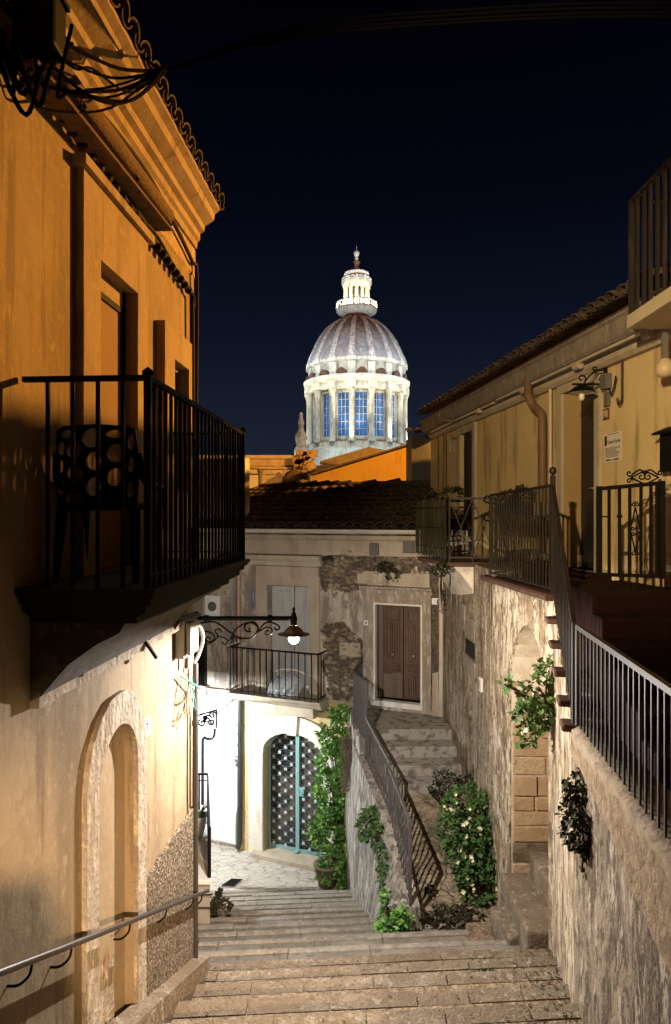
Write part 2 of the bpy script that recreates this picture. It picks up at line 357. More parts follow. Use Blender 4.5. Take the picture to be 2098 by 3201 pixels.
rubble_low = M('damp_rubble_wall', (.33, .26, .175), [('vcell', 3.2, (1, 1, 1.4), .2, .9, (.22, .17, .11), .8), ('noise', 5, (1, 1, .16), .50, .57, (.115, .085, .055), .85), ('noise', 9, (1, 1, .14), .55, .61, (.52, .46, .37), .85), ('vedge', 3.2, (1, 1, 1.4), .03, .008, (.075, .055, .036), .6), ('noise', 14, I3, .52, .62, (.09, .08, .045), .7)],
               bumps=[('noise', 7, I3, .9, .06), ('vedge', 3.2, (1, 1, 1.4), .5, .03), ('noise', 30, I3, .7, .02)])
grey_retain = M('grey_streaked_retaining_wall', (.36, .325, .28), [('noise', 5, (1, 1, .17), .47, .55, (.20, .17, .14), .9), ('noise', 13, (1, 1, .2), .53, .58, (.10, .085, .07), .8), ('noise', 9, (1, 1, .3), .55, .61, (.54, .51, .46), .85), ('noise', 28, I3, .54, .66, (.12, .10, .08), .7)],
                bumps=[('noise', 9, (1, 1, .25), .9, .05), ('noise', 36, I3, .7, .02)])
block = M('tan_ashlar_block', (.42, .285, .165), [('noise', 3, I3, .4, .65, (.33, .215, .12), .8), ('noise', 18, I3, .52, .66, (.5, .37, .23), .6), ('noise', 45, I3, .56, .68, (.2, .13, .075), .5)], bumps=[('noise', 12, I3, .5, .03), ('noise', 50, I3, .5, .015)])
block_grey = M('grey_rubble_block', (.22, .17, .105), [('noise', 9, I3, .45, .6, (.12, .09, .055), .9)], bumps=[('noise', 9, I3, 1.0, .06), ('noise', 40, I3, .5, .02)])
pale_infill = M('pale_niche_infill', (.60, .53, .43), [('noise', 5, I3, .45, .65, (.45, .36, .25), .8), ('noise', 25, I3, .55, .68, (.34, .26, .17), .6)], bumps=[('noise', 12, I3, .4, .02), ('noise', 50, I3, .4, .012)])
ochre = M('ochre_house_plaster', (.56, .40, .17), [('noise', 1.4, I3, .42, .66, (.42, .28, .11), .7), ('noise', 5, (1, 1, .1), .55, .66, (.22, .15, .07), .75), ('noise', 12, I3, .62, .7, (.24, .16, .08), .6), ('noise', 30, I3, .52, .7, (.57, .43, .21), .4)], bumps=[('noise', 45, I3, .2, .01), ('noise', 5, I3, .2, .03)])
pale_ochre = M('pale_house_plaster', (.60, .47, .24), [('noise', 1.4, I3, .42, .66, (.50, .37, .17), .7), ('noise', 5, (1, 1, .1), .53, .64, (.25, .18, .09), .8), ('noise', 30, I3, .52, .7, (.57, .47, .28), .4)], bumps=[('noise', 45, I3, .2, .01), ('noise', 5, I3, .2, .03)])
fascia_mat = M('grey_stone_fascia', (.235, .2, .16), [('noise', 4, I3, .42, .62, (.15, .125, .10), .8), ('noise', 9, (1, 1, .3), .55, .66, (.36, .31, .25), .7)], bumps=[('noise', 30, I3, .5, .02)])
slab_mat = M('painted_concrete', (.50, .43, .30), [('noise', 2, I3, .45, .65, (.42, .34, .22), .6)], bumps=[('noise', 60, I3, .2, .01)])
red_floor = M('dark_red_floor_tile', (.016, .005, .004), [('noise', 5, I3, .45, .65, (.01, .004, .003), .7)], rough=.8, spec=.1)
dark_grey_wall = M('dark_grey_render', (.095, .095, .095), [('noise', 1.2, I3, .42, .6, (.06, .06, .062), .8), ('noise', 5, ST, .5, .66, (.14, .13, .12), .7)], bumps=[('noise', 30, I3, .4, .02)])
gable_ochre = M('deep_ochre_gable', (.27, .165, .03), [('noise', 1.0, I3, .42, .66, (.22, .125, .025), .7), ('noise', 12, ST2, .55, .7, (.19, .105, .022), .5), ('noise', 5, ST, .58, .68, (.12, .07, .02), .5)], bumps=[('noise', 40, I3, .2, .02)])
church_wall_mat = M('old_orange_lit_masonry', (.42, .31, .19), [('noise', 1.2, I3, .42, .62, (.27, .19, .12), .8), ('noise', 6, (1, 1, .4), .52, .66, (.5, .4, .26), .7), ('noise', 3, I3, .56, .68, (.14, .1, .07), .8)], bumps=[('noise', 8, I3, .6, .06)])
dome_stone = M('dome_limestone', (.50, .47, .40), [('noise', .7, I3, .42, .62, (.40, .38, .33), .8), ('noise', 2.2, ST2, .50, .60, (.29, .27, .23), .8), ('noise', 5, ST, .55, .63, (.20, .185, .16), .6)], bumps=[('noise', 3, I3, .4, .15)])
DTOP_UNLIT = [(2.7625, 90.0, 25.2, 5.0, 5.0, 3.4)]  # dome top beyond the blue floods: its dim brown is put into the colour
dome_shell_mat = M('dome_lead_stone', (.235, .225, .225), [('noise', .6, (1, 1, 3), .42, .62, (.17, .16, .16), .8), ('noise', 2.5, (1, 1, .4), .52, .62, (.34, .325, .31), .7), ('noise', 1.2, (1, 1, .2), .5, .62, (.19, .14, .11), .7), ('noise', .8, I3, .2, .5, (.12, .062, .036), .92, DTOP_UNLIT)], bumps=[('noise', 2, (1, 1, 4), .5, .12)])
dome_rib_mat = M('dome_rib_stone', (.46, .43, .40), [('noise', 3, I3, .45, .62, (.20, .16, .13), .9)], bumps=[('noise', 4, I3, .5, .1)])
copper = M('rusty_dome_stone', (.20, .095, .05), [('noise', 1.5, I3, .42, .62, (.12, .06, .035), .8)])
rust_ped = M('rusty_pediment', (.10, .045, .025), [('noise', 2.5, I3, .42, .6, (.05, .025, .016), .8)])
blue_pane = M('blue_lit_pane', (.02, .05, .12), [('noise', .5, I3, .45, .55, (.03, .09, .2), .8)], rough=.3, emit=(.022, .11, .36), estr=.6)

block_light = M('light_ashlar_block', (.49, .35, .22), [('noise', 4, I3, .42, .62, (.40, .28, .165), .8), ('noise', 22, I3, .54, .64, (.27, .185, .11), .7)], bumps=[('noise', 14, I3, .7, .03), ('noise', 50, I3, .6, .015)])

_n = blue_pane.node_tree; _t = _n.nodes.new('ShaderNodeTexNoise'); _t.inputs['Scale'].default_value = .55; _t.inputs['Detail'].default_value = 5
_c = _n.nodes.new('ShaderNodeTexCoord'); _m = _n.nodes.new('ShaderNodeMapping'); _m.inputs['Scale'].default_value = (2.2, 2.2, .5); _n.links.new(_c.outputs['Object'], _m.inputs[0]); _n.links.new(_m.outputs[0], _t.inputs['Vector'])
_r = _n.nodes.new('ShaderNodeMapRange'); _r.inputs[1].default_value = .36; _r.inputs[2].default_value = .66; _r.inputs[3].default_value = .12; _r.inputs[4].default_value = 1.25
_n.links.new(_t.outputs[0], _r.inputs[0]); _n.links.new(_r.outputs[0], _n.nodes['Principled BSDF'].inputs['Emission Strength'])
# ================================================================ left house
LF = Fr(-1.77, 0, .069, 1, 1, -.069)
sY = LF.at                                   # along-wall coordinate from depth
sc_end = sY(6.44)
house_l = thing('corner_house', (-3.2, 3.2, -4.2), 'ochre corner house with an iron balcony and moulded tiled eave, filling the left side', 'house')
d0, d1 = LF.uv(215, 580)[0], LF.uv(303, 690)[0]
DZ0, DZ1 = -.345, 1.56
nc = (sY(4.04)+sY(5.06))/2
niche_out = arch(nc, .335, -4.6, -1.74, .36)
w0, w1 = sY(5.62), sY(6.02); wz0, wz1 = .2, 1.28
m = MB(); m.plate(LF, [[(sY(-3), -5.2), (sc_end, -5.2), (sc_end, 2.72), (sY(-3), 2.72)], [(d0, DZ0), (d1, DZ0), (d1, DZ1), (d0, DZ1)], niche_out,
                       [(w0, wz0), (w1, wz0), (w1, wz1), (w0, wz1)]], -.3, 0)
m.build('wall', cream, house_l)
m = MB(); e = LF.P(sc_end, 0, 0)
m.fbox(LF, sc_end-.3, sc_end-.002, -6.6, 2.72, -5, -.3); m.build('end_wall', cream, house_l)
# doorway
m = MB(); m.plate(LF, [[(sY(3.95), DZ0), (sY(5.03), DZ0), (sY(5.03), 2.0), (sY(3.95), 2.0)], [(d0, DZ0-.01+.012), (d1, DZ0+.002), (d1, DZ1), (d0, DZ1)]], .0, .055)
m.fbox(LF, sY(3.9), sY(5.08), 2.0, 2.06, 0, .09)
m.build('door_surround', warm_trim, house_l, bevel=.006)
m = MB(); m.fbox(LF, d0+.005, d1-.045, DZ0+.01, DZ1-.16, -.075, -.05); dl = m.build('door', dark_wood, house_l)
m = MB(); m.fbox(LF, d1-.045, d1, DZ0, DZ1, -.2, -.035); m.fbox(LF, d0, d1-.045, DZ1-.16, DZ1-.12, -.2, -.035); m.build('door_frame', black_plastic, dl)
m = MB(); m.fbox(LF, d0, d1-.045, DZ1-.115, DZ1-.005, -.2, -.04); m.build('lintel', warm_trim, dl)
# small window with flat surround
m = MB(); m.plate(LF, [[(sY(5.36), -.1), (sY(6.12), -.1), (sY(6.12), 1.53), (sY(5.36), 1.53)], [(w0, wz0), (w1, wz0), (w1, wz1), (w0, wz1)]], .0, .075)
m.build('window_surround', warm_trim, house_l, bevel=.006)
m = MB(); m.fbox(LF, w0, w1, wz0, wz1, -.06, -.03); wn = m.build('window', gate_glass, house_l)
m = MB(); m.plate(LF, [[(w0, wz0), (w1, wz0), (w1, wz1), (w0, wz1)], [(w0+.04, wz0+.04), (w1-.04, wz0+.04), (w1-.04, wz1-.04), (w0+.04, wz1-.04)]], -.028, -.005); m.build('frame', dk_box, wn)
# walled-up arch
m = MB()
a, b = arch(nc, .505, -4.7, -1.68, .52, 20), arch(nc, .337, -4.7, -1.74, .36, 20)
n = len(a)
def jit(p, k): return (p[0]+rnd(-k, k), p[1]+rnd(-k, k))
a = [p if i in (0, n-1) else jit(p, .008) for i, p in enumerate(a)]
vs = [LF.P(*p, .035) for p in a]+[LF.P(*p, .035) for p in b]+[LF.P(*p, -.02) for p in a]+[LF.P(*p, -.09) for p in b]
fs = []
for i in range(n-1): fs += [(i, i+1, n+i+1, n+i), (i, i+1, 2*n+i+1, 2*n+i), (n+i, n+i+1, 3*n+i+1, 3*n+i)]
m.add(vs, fs); m.build('arch_surround', cream_old, house_l)
m = MB(); m.plate(LF, [arch(nc, .345, -4.7, -1.74, .37)], -.16, -.065); m.build('arch_infill', cream, house_l)
# broken stone at the foot of the arch
m = MB(); pts = [(sY(4.33), -4.6), (sY(4.62), -4.6), (sY(4.62), -3.02), (sY(4.56), -2.88), (sY(4.50), -3.04), (sY(4.42), -2.86), (sY(4.36), -3.2)]
m.plate(LF, [pts], -.066, -.035); m.build('broken_jamb', cream_old, house_l)
# dado
zt = -2.68; pts = [(sY(5.07), -5.1), (sc_end-.002, -5.1), (sc_end-.002, zt)]
k = 12
for i in range(1, k+1): pts.append((sc_end-(sc_end-sY(5.07))*i/k, zt+rnd(-.03, .02)))
m = MB(); m.plate(LF, [pts], .0, .035); m.build('dado', rough_dado, house_l)
m = MB(); pts = [(sY(1.0), -5), (sY(4.02), -5), (sY(4.02), -3.35)]+[(sY(4.02-.3*i), -3.3+.28*i*.5+rnd(-.06, .06)) for i in range(1, 9)]
m.plate(LF, [pts], .0, .02); m.build('lower_dado', rough_dado, house_l)
# cornice and roof
prof = [(0, 2.50), (.03, 2.50), (.035, 2.56), (.06, 2.58), (.06, 2.64), (.10, 2.66), (.105, 2.71), (.15, 2.735), (.19, 2.76), (.20, 2.82), (.245, 2.85), (.245, 2.88), (0, 2.88)]
m = MB(); m.profile(LF, prof, sY(-3), sc_end); m.build('cornice', warm_trim, house_l)
m = MB(); m.profile(LF, [(0, 2.22), (.018, 2.24), (.018, 2.48), (0, 2.5)], sY(-3), sc_end-.01); m.build('frieze', M('rough_frieze_plaster', (.52, .38, .19), [('noise', 30, (1, 1, .3), .45, .6, (.3, .2, .1), .7)], bumps=[('noise', 22, (1, 1, .35), 1, .05)]), house_l)
m = MB()
dn = LF.P(0, 0, 1)-LF.P(0, .36, 0); ac = LF.P(1, 0, 0)-LF.P(0, 0, 0)
tile_row_roof(m, LF.P(sY(1.2), 3.115, -.42), ac, dn, 29, 2, wid=.185, step=.3)
m.build('roof_tiles', tile_mat, house_l)
m = MB(); m.hexa([LF.P(sY(-3), 2.885, .2), LF.P(sc_end, 2.885, .2), LF.P(sc_end, 4.6, -5), LF.P(sY(-3), 4.6, -5), LF.P(sY(-3), 2.91, .2), LF.P(sc_end, 2.91, .2), LF.P(sc_end, 4.66, -5), LF.P(sY(-3), 4.66, -5)])
m.build('roof', tile_mat, house_l)
# balcony
b0, b1 = sY(3.35), sY(5.58); BD = .64
m = MB()
prof = [(0, -.345), (BD+.05, -.345), (BD+.05, -.375), (BD+.02, -.40), (BD-.02, -.415), (BD-.05, -.47), (BD-.10, -.485), (BD-.13, -.53), (0, -.53)]
[m.fbox(LF, b0-e_, b1+e_, z0_, z1_, 0, BD+e_) for (z0_, z1_, e_) in ((-.372, -.345, .05), (-.392, -.373, .035), (-.425, -.393, .012), (-.47, -.426, -.02), (-.488, -.471, -.055), (-.53, -.489, -.09))]; bal = m.build('balcony', M('dark_balcony_stone', (.022, .018, .014), [('noise', 4, I3, .42, .62, (.013, .011, .009), .8), ('noise', 18, I3, .55, .68, (.045, .036, .027), .5)], bumps=[('noise', 25, I3, .5, .02)]), house_l)  # stone blackened in colour so the balcony front reads unlit
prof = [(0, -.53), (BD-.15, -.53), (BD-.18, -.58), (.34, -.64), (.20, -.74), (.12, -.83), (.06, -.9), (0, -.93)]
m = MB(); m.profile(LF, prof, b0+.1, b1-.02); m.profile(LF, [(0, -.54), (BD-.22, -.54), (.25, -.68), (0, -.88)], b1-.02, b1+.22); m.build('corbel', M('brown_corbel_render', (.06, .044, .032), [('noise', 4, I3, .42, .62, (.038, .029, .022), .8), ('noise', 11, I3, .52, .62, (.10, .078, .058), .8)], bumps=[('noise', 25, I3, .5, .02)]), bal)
pts = []; k = 22
for i in range(k+1): pts.append((b0+.1+(sY(6.2)-b0-.1)*i/k, -.86+(.05*math.sin(i*1.3) if i > 2 else 0)+rnd(-.03, .03)))
for i in range(k+1): pts.append((sY(6.2)-(sY(6.2)-b0-.1)*i/k, -.965+rnd(-.012, .012)))
m = MB(); m.plate(LF, [pts], 0, .05); m.build('broken_plaster_edge', M('broken_pale_plaster', (.45, .38, .30), [('noise', 9, I3, .45, .62, (.26, .2, .15), .8)], bumps=[('noise', 18, I3, .9, .04)]), bal)
top = [LF.P(b0, .665, .02), LF.P(b0, .665, BD), LF.P(b1, .665, BD), LF.P(b1, .665, .02)]
bot = [LF.P(b0, -.345, .02), LF.P(b0, -.345, BD), LF.P(b1, -.345, BD), LF.P(b1, -.345, .02)]
rails(bal, top, .026, iron, 'top_rail')
rails(bal, [p+Vector((0, 0, .06)) for p in bot[1:]], .012, iron, 'bottom_rail')
for i in (1, 2):
    m = MB(); m.bar(bot[i], top[i]+Vector((0, 0, .02)), .034); m.lathe([(.0, .0), (.028, .012), (.03, .03), (.0, .055)], top[i]+Vector((0, 0, .0)), 10); m.build('post', iron, bal)
balusters(bal, top[:2], bot[:2], .115, iron, .017)
balusters(bal, top[1:3], bot[1:3], .088, iron, .016)
balusters(bal, top[2:], bot[2:], .115, iron, .016)
# iron stub
m = MB(); q = LF.P(sY(4.98), -.83, 0); m.bar(q, q+(LF.P(sY(5.0), -1.03, .13)-LF.P(sY(4.98), -.83, 0)), .035, .02); m.build('iron_stub', iron, house_l)
# kerb strip at wall foot
m = MB()
for i in range(8):
    y0, y1 = 2.8+.46*i, 2.8+.46*(i+1)
    if y1 > 6.5: break
    z0, z1 = -1.48-.41*y0, -1.48-.41*y1
    m.hexa([LF.P(sY(y0), z0-.8, 0), LF.P(sY(y1), z1-.8, 0), LF.P(sY(y1), z1-.8, .15), LF.P(sY(y0), z0-.8, .15), LF.P(sY(y0), z0+.03, .0), LF.P(sY(y1), z1+.03, .0), LF.P(sY(y1), z1, .14), LF.P(sY(y0), z0, .14)])
m.build('foot_kerb', step_slab, house_l)

# chair on the balcony
chair = thing('armchair', (-1.27, 3.72, -.345), 'black moulded plastic armchair with oval holes in its back, on the left balcony', 'chair')
CF = Fr(0, 3.60, 1, 0, 0, -1)
X0, X1, ZT, ZB = -1.455, -1.035, .475, .03
out = [(X0+.005, ZB), (X1-.005, ZB), (X1+.012, .3), (X1-.01, ZT-.02), (X1-.05, ZT-.004), ((X0+X1)/2, ZT+.006), (X0+.04, ZT-.004), (X0, ZT-.03), (X0-.005, .25)]
holes = []
for (cx, cz, rx, rz) in [(-1.40, .43, .032, .024), (-1.275, .41, .048, .052), (-1.15, .43, .05, .022), (-1.43, .355, .018, .038), (-1.365, .345, .038, .045), (-1.145, .33, .05, .05), (-1.067, .39, .016, .042),
                         (-1.262, .29, .04, .05), (-1.435, .26, .018, .036), (-1.36, .225, .042, .046), (-1.15, .205, .045, .048), (-1.066, .27, .015, .04), (-1.262, .155, .04, .05), (-1.43, .15, .02, .04), (-1.365, .10, .04, .04), (-1.07, .14, .018, .04)]:
    holes.append([(cx+rx*math.cos(2*math.pi*i/16), cz+rz*math.sin(2*math.pi*i/16)) for i in range(16)])
m = MB(); m.plate(CF, [out]+holes, -.012, .012); m.build('backrest', black_plastic, chair)
m = MB(); m.hexa([(X0, 3.6, .03), (X1, 3.6, .03), (X1+.02, 4.0, .045), (X0-.02, 4.0, .045), (X0, 3.6, .07), (X1, 3.6, .07), (X1+.02, 4.0, .085), (X0-.02, 4.0, .085)]); m.build('seat', black_plastic, chair, bevel=.012)
for (x, y, dx, dy) in ((X0+.02, 3.62, -.02, -.05), (X1-.02, 3.62, .02, -.05), (X0+.01, 3.97, -.02, .03), (X1-.01, 3.97, .03, .03)):
    m = MB(); m.tube([(x, y, .05), (x+dx*.5, y+dy*.5, -.15), (x+dx, y+dy, -.345)], [.032, .026, .018], 8); m.build('leg', black_plastic, chair)
for sx, x in ((1, X1), (-1, X0)):
    m = MB(); m.tube(smooth([(x, 3.6, .33), (x+sx*.015, 3.63, .22), (x+sx*.03, 3.72, .17), (x+sx*.045, 3.9, .155), (x+sx*.04, 3.98, .12), (x+sx*.02, 3.98, .05)], 4), [.022]*21, 8); m.build('armrest', black_plastic, chair)

# handrail
hr = thing('handrail', LF.P(sY(5), -2.9, .08), 'round steel handrail on curved brackets along the left house wall', 'handrail')
rp = [LF.P(sY(1.2), -1.18, .09), LF.P(sY(3.58), -2.25, .09), LF.P(sY(6.6), -3.585, .09)]
m = MB(); m.tube(rp, .0175, 12); m.build('rail', steel, hr)
for y in (2.4, 3.3, 3.72, 4.58, 5.35, 6.1, 6.4):
    z = -2.25-(y-3.58)*.442; m = MB()
    m.tube(smooth([LF.P(sY(y), z-.02, .09), LF.P(sY(y-.02), z-.06, .085), LF.P(sY(y-.05), z-.085, .05), LF.P(sY(y-.06), z-.085, .0)], 4), .007, 6); m.build('bracket', iron, hr)

# pipes and cables
m = MB(); m.tube([LF.P(sY(6.33), -1.35, .045), LF.P(sY(6.33), -4.3, .045)], .027, 10)
for z in (-1.9, -2.9, -3.9): m.tube([LF.P(sY(6.33), z-.02, .045), LF.P(sY(6.33), z+.02, .045)], .033, 10)
m.build('drainpipe', M('black_drainpipe', (.05, .045, .042), rough=.5), label='thin black drainpipe down the corner of the left house', cat='drainpipe')
m = MB(); m.tube(smooth([LF.P(sY(6.18), -1.2, .03), LF.P(sY(6.2), -1.7, .012), LF.P(sY(6.2), -2.66, .012), LF.P(sY(6.3), -2.7, .02)], 5), .006, 6)
m.build('wall_cable', cable_mat, label='thin cable dropping straight down the plaster beside the black corner drainpipe', cat='cable')
m = MB()
ys = [2.2, 2.7, 3.18, 3.6, 4.1, 4.65, 5.2, 5.7, 6.15, 6.22]; zs = [2.25, 2.2, 2.15, 2.20, 2.18, 2.13, 2.1, 2.06, 2.0, 1.9]
for j in range(4):
    pp = smooth([LF.P(sY(y), z+rnd(-.018, .018), .055+rnd(-.015, .015)) for y, z in zip(ys, zs)], 5); m.tube(pp, .012, 7)
for y in [2.6+.12*i for i in range(30)]:
    z = 2.17-(max(0, y-3.6))*.06
    if y < 6.1: m.tube([LF.P(sY(y), z-.02, .05), LF.P(sY(y+.03), z-.02, .05)], .034, 8)
m.tube(smooth([LF.P(sY(6.2), 1.98, .05), LF.P(sY(6.22), 1.2, .05), LF.P(sY(6.22), .4, .05), LF.P(sY(6.25), -.6, .04)], 6), .022, 8)
m.tube(smooth([LF.P(sY(3.0), 2.3, .05), LF.P(sY(4.6), 2.44, .09), LF.P(sY(5.5), 2.42, .06), LF.P(sY(6.2), 2.30, .05), LF.P(sY(6.36), 2.2, .05), LF.P(sY(6.38), 1.0, .04), LF.P(sY(6.38), -.4, .04)], 6), .018, 8)
m.build('cable_bundle', cable_mat, label='sagging bundle of taped dark cables along the top of the left house wall', cat='cable')
m = MB()
for j in range(9):
    a = W(rnd(-30, 180), rnd(-30, 90), 3.1); 
    b = W(rnd(60, 230), rnd(60, 260), 3.4); c = W(380+rnd(-8, 8), 158+rnd(-6, 6), 4.35)
    m.tube(smooth([a, a.lerp(b, .5)+Vector((rnd(-.1, .1), rnd(-.1, .1), rnd(-.18, .05))), b, b.lerp(c, .5)+Vector((0, 0, -.1+rnd(-.05, .05))), c], 6), rnd(.006, .011), 6)
for j in range(5):
    a = W(rnd(-20, 40), rnd(60, 140), 3.05); b = W(rnd(40, 130), rnd(120, 200), 3.2)
    m.tube(smooth([a, a.lerp(b, .5)+Vector((.02, 0, -.2+rnd(-.05, .1))), b, b+Vector((.02, .2, .25))], 6), .011, 6)
m.build('cable_tangle', sky_cable, label='tangle of loose black cables at the top left under the eave', cat='cable')
jb = thing('junction_box', W(95, 70, 3.25), 'dark junction box hung among the tangled cables at top left', 'junction box')
m = MB(); c = W(92, 62, 3.22); m.box(c.x-.10, c.x+.10, c.y-.08, c.y+.08, c.z-.13, c.z+.13); m.build('body', black_plastic, jb, bevel=.02)
m = MB(); m.box(c.x-.11, c.x+.11, c.y-.09, c.y+.09, c.z+.131, c.z+.155); m.build('lid', black_plastic, jb)
m = MB()
A = W(395, 160, 4.35); 
mid = [W(560, 105, 4.2), W(780, 62, 4.0), W(1050, 40, 3.8), W(1320, 26, 3.6), W(1600, 24, 3.4), W(1900, 30, 3.2)]
for j in range(4):
    o = Vector((0, rnd(-.01, .01), (j-1.5)*.022)); m.tube(smooth([W(330, 130, 4.3), A]+[p+o*(1 if i else .6) for i, p in enumerate(mid)], 6), .007, 6)
m.build('overhead_cable', sky_cable, label='bundled power cables strung across the night sky from the left eave', cat='cable')
# rolled reed blind above the door
rb = thing('reed_blind', LF.P(sY(4.4), 2.2, .1), 'long rolled brown reed blind fixed under the left eave', 'blind')
m = MB(); m.tube([LF.P(sY(3.25), 2.30, .10), LF.P(sY(5.35), 2.33, .10)], .055, 12); m.build('roll', reed, rb)
m = MB(); m.hexa([LF.P(sY(3.2), 2.10, .03), LF.P(sY(5.25), 2.17, .03), LF.P(sY(5.25), 2.17, .17), LF.P(sY(3.2), 2.10, .17), LF.P(sY(3.2), 2.12, .03), LF.P(sY(5.25), 2.19, .03), LF.P(sY(5.25), 2.19, .17), LF.P(sY(3.2), 2.12, .17)]); m.build('tray', reed, rb)
for y in (3.7, 4.5, 5.2):
    m = MB(); m.tube([LF.P(sY(y), 2.16, .0), LF.P(sY(y), 2.2, .18)], .01, 6); m.tube(spiral(LF.P(sY(y), 2.2, .16), Vector((0, 1, 0)), Vector((0, 0, 1)), .03, 1, r1=.9), .005, 5); m.build('hook', iron, rb)

# electrical box and wires
eb = thing('electrical_box', LF.P(sY(6.0), -1.05, .1), 'grey electrical meter box with loose wires at the corner under the left balcony', 'electrical box')
m = MB(); m.fbox(LF, sY(5.84), sY(6.14), -1.215, -.89, .003, .085); m.build('back_case', grey_box, eb, bevel=.012)
m = MB(); m.fbox(LF, sY(5.87), sY(6.12), -1.19, -.91, .087, .135); m.build('cover', grey_box, eb, bevel=.02)
m = MB(); m.fbox(LF, sY(5.83), sY(6.15), -.885, -.865, .0, .15); m.build('rain_hood', dk_box, eb)
m = MB(); m.tube([LF.P(sY(6.0), -1.215, .06), LF.P(sY(6.0), -1.32, .06)], .022, 8); m.build('gland', pipe_brown, eb)
m = MB(); m.tube(smooth([LF.P(sY(6.14), -.98, .08), LF.P(sY(6.25), -1.0, .11), LF.P(sY(6.32), -1.12, .12), LF.P(sY(6.3), -1.25, .09), LF.P(sY(6.24), -1.33, .06)], 6), .016, 8); m.build('conduit', cable_grey, eb)
wcol = [M('wire_orange', (.35, .16, .05), rough=.5), M('wire_grey', (.4, .38, .33), rough=.5), M('wire_green', (.04, .2, .14), rough=.5), M('wire_black', (.02, .02, .02), rough=.5)]
for j in range(11):
    a = LF.P(sY(rnd(5.95, 6.2)), -1.26+rnd(-.05, .03), .05); b = LF.P(sY(6.22+rnd(-.05, .05)), -1.58+rnd(-.06, .06), .05)
    lo = LF.P(sY(rnd(5.85, 6.2)), -1.68+rnd(-.1, .12), .06+rnd(0, .05))
    m = MB(); m.tube(smooth([a, a.lerp(lo, .6)+Vector((0, 0, -.02)), lo, lo.lerp(b, .5)+Vector((.0, .02, -.03)), b], 6), .0045, 5); m.build('wire', wcol[j % 4], eb)
m = MB(); m.tube([LF.P(sY(5.86), -1.36, .05), LF.P(sY(6.3), -1.58, .11)], .008, 6); m.build('wire', wcol[2], eb)

# house number
s7 = thing('house_number_plate', LF.P(sY(5.14), -1.6, .03), 'small white ceramic house number plate reading 7 beside the walled-up arch', 'sign')
q0, q1 = LF.uv(332, 1680)[0], LF.uv(345, 1680)[0]; z0, z1 = -1.64, -1.50
m = MB(); m.plate(LF, [[(q0, z0+.015), (q0+.012, z0), (q1-.012, z0), (q1, z0+.015), (q1, z1), (q0, z1)]], .002, .018); m.build('plate', plate_white, s7)
text_mb('7', .11, LF, q0+.02, z0+.03, .0205, .003).build('numeral', ink_blue, s7)

# ================================================================ street lamp on the corner
lamp = thing('street_lamp', Vector((-1.3, 6.5, -.97)), 'lit bell-shaped street lamp on a long scrolled iron arm at the left corner', 'street lamp')
LX, LY = -.394, 6.5; az = -.963
m = MB(); m.tube([(-1.34, LY, az), (LX, LY, az)], .021, 10)
for x in (-1.22, -.62): m.tube([(x-.022, LY, az), (x+.022, LY, az)], .032, 10)
m.build('arm', iron, lamp)
m = MB(); m.fbox(LF, sc_end-.06, sc_end+.09, -1.25, -.9, -.0, .02); m.build('wall_plate', iron, lamp)
AX, AZ = Vector((1, 0, 0)), Vector((0, 0, 1))
def PZ(u, v): return W(u, v, LY)
m = MB()
m.tube(smooth([PZ(466, 1448), PZ(500, 1446), PZ(530, 1466), PZ(556, 1482), PZ(585, 1482), PZ(600, 1462), PZ(590, 1446), PZ(570, 1452), PZ(572, 1466), PZ(584, 1468)], 5), .009, 7)
m.tube(smooth([PZ(600, 1470), PZ(612, 1452), PZ(626, 1446), PZ(644, 1452), PZ(650, 1460), PZ(642, 1464), PZ(638, 1458)], 5), .008, 7)
m.tube(smooth([PZ(540, 1474), PZ(556, 1456), PZ(578, 1447), PZ(596, 1454), PZ(604, 1466), PZ(618, 1458), PZ(632, 1462), PZ(630, 1474), PZ(618, 1474), PZ(618, 1466)], 5), .007, 7)
m.tube(smooth([PZ(468, 1474), PZ(480, 1468), PZ(496, 1474), PZ(498, 1486), PZ(486, 1492), PZ(478, 1484), PZ(486, 1480)], 5), .008, 7)
m.tube(smooth([PZ(470, 1500), PZ(490, 1494), PZ(506, 1480), PZ(500, 1466), PZ(510, 1462), PZ(516, 1470)], 5), .007, 7)
m.tube(smooth([PZ(504, 1478), PZ(520, 1482), PZ(530, 1490), PZ(524, 1498), PZ(516, 1492)], 5), .007, 7)
for (u, v) in ((530, 1490), (538, 1494), (546, 1494), (554, 1490), (562, 1486)):
    m.tube(smooth([PZ(540, 1476), PZ((u+540)/2, v-4), PZ(u, v), PZ(u-4, v+2)], 4), .006, 6)
for (u, v, r) in ((580, 1462, .012), (622, 1466, .012), (488, 1484, .014), (538, 1450, .008), (544, 1462, .008)):
    m.lathe([(0, -r), (r*.8, -r*.6), (r, 0), (r*.8, r*.6), (0, r)], PZ(u, v), 8)
m.build('scrollwork', iron, lamp)
cz = -1.118
m = MB(); m.lathe([(0, .265), (.012, .25), (.016, .235), (.008, .222), (.018, .205), (.026, .18), (.034, .15), (.03, .12), (.03, .09)], (LX, LY, cz), 16); m.build('finial', iron, lamp)
m = MB(); m.lathe([(.03, .09), (.045, .075), (.075, .055), (.088, .035), (.092, .022), (.15, .008), (.152, .002), (.09, .015), (.04, .05)], (LX, LY, cz), 32); m.build('shade', lamp_enamel, lamp)
m = MB(); m.lathe([(0, .012), (.03, .004), (.048, -.02), (.052, -.04), (.043, -.066), (.022, -.084), (0, -.09)], (LX, LY, cz), 24)
glow = bpy.data.materials.new('lit_frosted_bulb'); glow.use_nodes = True; gN = glow.node_tree.nodes; gN.clear()
g_o, g_m, g_t, g_e = gN.new('ShaderNodeOutputMaterial'), gN.new('ShaderNodeMixShader'), gN.new('ShaderNodeBsdfTransparent'), gN.new('ShaderNodeEmission')
